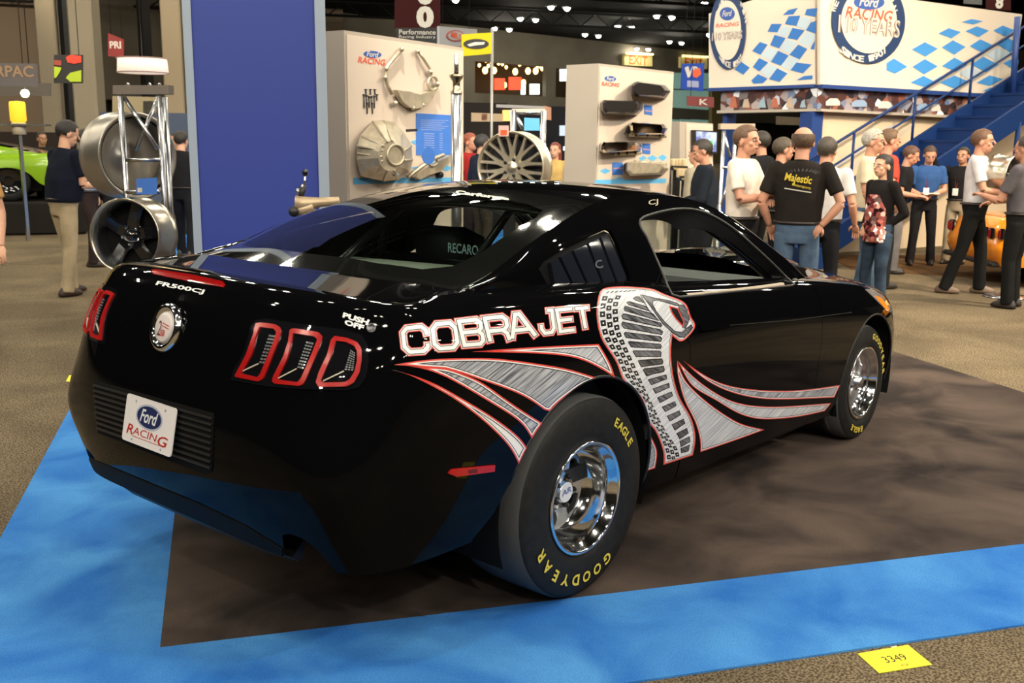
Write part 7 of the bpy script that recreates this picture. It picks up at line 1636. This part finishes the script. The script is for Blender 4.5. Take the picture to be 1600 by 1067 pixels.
person('man in a black shirt reading with lowered head beside the stair', 1408, 13.2, 95, 1.68, shirt=(.014, .012, .012), pants=(.16, .15, .15), hair=(.08, .03, .015), skin=3, pose=dict(re=(.24, .06, 1.14), rw=(.10, .28, 1.10), le=(-.24, .1, 1.14), lw=(-.08, .3, 1.1)), lean=.10, headtilt=22, vox=.015)
person('man in a bright blue polo shirt holding a booklet under the stair', 1452, 14.2, 170, 1.68, shirt=(.03, .08, .22), pants=(.012, .011, .012), hair=(.05, .025, .015), skin=3, pose=dict(re=(.26, .08, 1.14), rw=(.12, .30, 1.08), le=(-.26, .08, 1.14), lw=(-.06, .30, 1.08)), lean=.08, headtilt=22, feet=((-.16, .0), (.16, .12)), vox=.014,
       extra=lambda root, fin, ln, hp, sm: (badge_extra()(root, fin, ln, hp, sm), (lambda m: (m.box((.0, .40, 1.10), (.24, .16, .012)), fin(m, 'booklet', letw)))(MB())))
person('man in a black jacket raising one hand to the stair rail', 1507, 14.3, 200, 1.66, shirt=(.012, .011, .012), sleeve='long', pants=(.30, .24, .16), hair=(.02, .012, .01), skin=2, pose=dict(re=(.36, .06, 1.42), rw=(.42, .14, 1.68), rup=(0, 1, 0)), vox=.014, extra=badge_extra((.55, .12, .1)))
person('man in a white short sleeved shirt and black trousers near the orange car', 1532, 11.4, 96, 1.86, shirt=(.56, .54, .56), pants=(.010, .009, .009), hair=(.10, .045, .02), skin=3, pose=dict(re=(.25, .10, 1.15), rw=(.12, .36, 1.12), le=(-.24, .12, 1.15), lw=(-.06, .38, 1.14)), feet=((-.10, .12), (.12, -.22)), shoes=(.14, .09, .06), girth=1.05, vox=.011)
person('person in black trousers at the right edge reaching left', 1606, 10.4, -70, 1.78, shirt=(.10, .09, .10), sleeve='short', pants=(.010, .009, .010), skin=3, pose=dict(le=(-.24, .14, 1.13), lw=(-.12, .36, 1.18), re=(.24, .1, 1.15), rw=(.12, .34, 1.1)), shoes=(.02, .015, .015), vox=.012)
# ------------------------------------------------------------------ small wheel on a stand at the right edge, second loose wheel
pD = at(1590, 275, 11.2); rim_obj(pD, turned(pD, 60, 0), .24, .26, 'black', 'satin wheel on a stand at the right edge beside the white shirt man', dullm, gloss_b, mat('rim_satin', (.62, .56, .46)))
mb = MB(); mb.tube([(pD[0], pD[1], 0), (pD[0], pD[1], pD[2]-.24)], .03, 10); mb.lathe([(0, .02), (.22, .015), (.23, 0)], (pD[0], pD[1], 0), n=24); tag(mb.build('wheel_stand', alu), 'slim silver stand carrying the satin wheel at the right edge', 'stand')
for p_, R_, l in ((pA, .262, 'black floor stand below the loose black racing wheel'), (pC, .285, 'black floor stand below the multi spoke wheel')):
    n_ = tocam(p_); c_ = np.array(p_)-n_*.14; mb = MB(); mb.box((c_[0], c_[1], (p_[2]-R_)/2), (.10, .10, p_[2]-R_+.02), rz=YAW); mb.box((c_[0], c_[1], .022), (.42, .42, .04), rz=YAW, bev=.01); tag(mb.build('wheel_stand', satin), l, 'stand')
# ------------------------------------------------------------------ orange car (same construction, other paint)
orange = mat('orange_paint', (.85, .27, .008), rough=.2, coat=.8)
oc = empty('car', tuple(np.array(floorpt(1600, 13.8))), 0, 'orange sports car behind the man in black trousers at the right', 'car')
a_ = math.radians(-22)+YAW-PI/2+.35
RO = Matrix.Rotation(a_, 4, 'Z')
oc.rotation_euler = (0, 0, a_)
pos = np.array(floorpt(1500, 13.2)); off_ = Vector((-1.1, .60, 0)); oc.location = Vector(pos)-RO@off_
def opart(o): o.parent = oc; return o
def half(s, n, m): opart(s.build(n, m))
OS = shell_full
for sg, nm in ((both(shell_full), 'body_shell'), (both(deck), 'boot_lid'), (both(hood), 'bonnet'), (both(roof_panel), 'roof'), (both(green_cut), 'cabin_side')): half(sg, nm, orange)
opart(both(back).build('back_glass', frit)); opart(both(wind).build('windshield', frit))
oin = clip(green, WIN, PX, True, cam_facing); opart(both(oin.offset(-.01)).build('side_glass', frit))
mb = MB(); mb.box((1.3, 0, .5), (3.6, 1.5, .5)); opart(mb.build('underbody', matte))
for (cx, r) in ((0, .35), (2.72, .35)):
    for my in (1, -1):
        mb = MB(); mb.lathe([(.21, my*-.90), (.24, my*-.925), (.33, my*-.92), (.35, my*-.89), (.35, my*-.68), (.3, my*-.66)], (cx, 0, r), 'y', 48); t = opart(mb.build('tyre', rubber)); mb = MB(); mb.lathe([(0, my*-.86), (.08, my*-.88), (.2, my*-.85), (.215, my*-.915)], (cx, 0, r), 'y', 40); mb.build('rim', gloss_b, t)
for my in (1, -1):
    for y in (.50, .63, .76):
        xx = -1.13+.12*((y-.4)/.4)**3; mb = MB(); mb.box((xx, my*y, .93), (.06, .095, .20), bev=.02); l_ = opart(mb.build('tail_lamp', darklens)); mb = MB(); mb.box((xx-.025, my*y, .93), (.03, .06, .15), bev=.01); mb.build('lamp_lens', mat('dull_red_lens', (.25, .01, .01), rough=.2), l_)
mb = MB(); mb.box((-1.0, 0, 0.40), (.3, 1.5, .1), bev=.03); opart(mb.build('diffuser', satin))
for ch in oc.children:
    if not ch.name.startswith('tyre'): ch.scale = (1, 1, .69)

# lime car on a low plinth at the far left, same construction
lime = mat('lime_paint', (.26, .48, .015), rough=.25, coat=.7)
for ob in list(oc.children):
    pass
lc = copy_tree(oc); lc['label'] = 'lime green car on a dark plinth at the far left'; lp_ = floorpt(20, 18.0)
lc.location = (lp_[0], lp_[1], .56); lc.rotation_euler = (0, 0, YAW+1.9)
for ch in lc.children:
    for sl in ch.material_slots:
        if sl.material and sl.material.name == 'orange_paint': sl.link = 'OBJECT'; sl.material = lime
R_ = Matrix.Rotation(YAW+1.9, 3, 'Z'); c_ = Vector((lp_[0], lp_[1], .28))+R_@Vector((1.3, 0, 0))
mb = MB(); mb.box(tuple(c_), (5.0, 2.2, .56), rz=YAW+1.9, bev=.03); tag(mb.build('plinth', mat('plinth_dark', (.02, .018, .016), rough=.8)), 'low dark plinth under the lime green car at the far left', 'plinth')
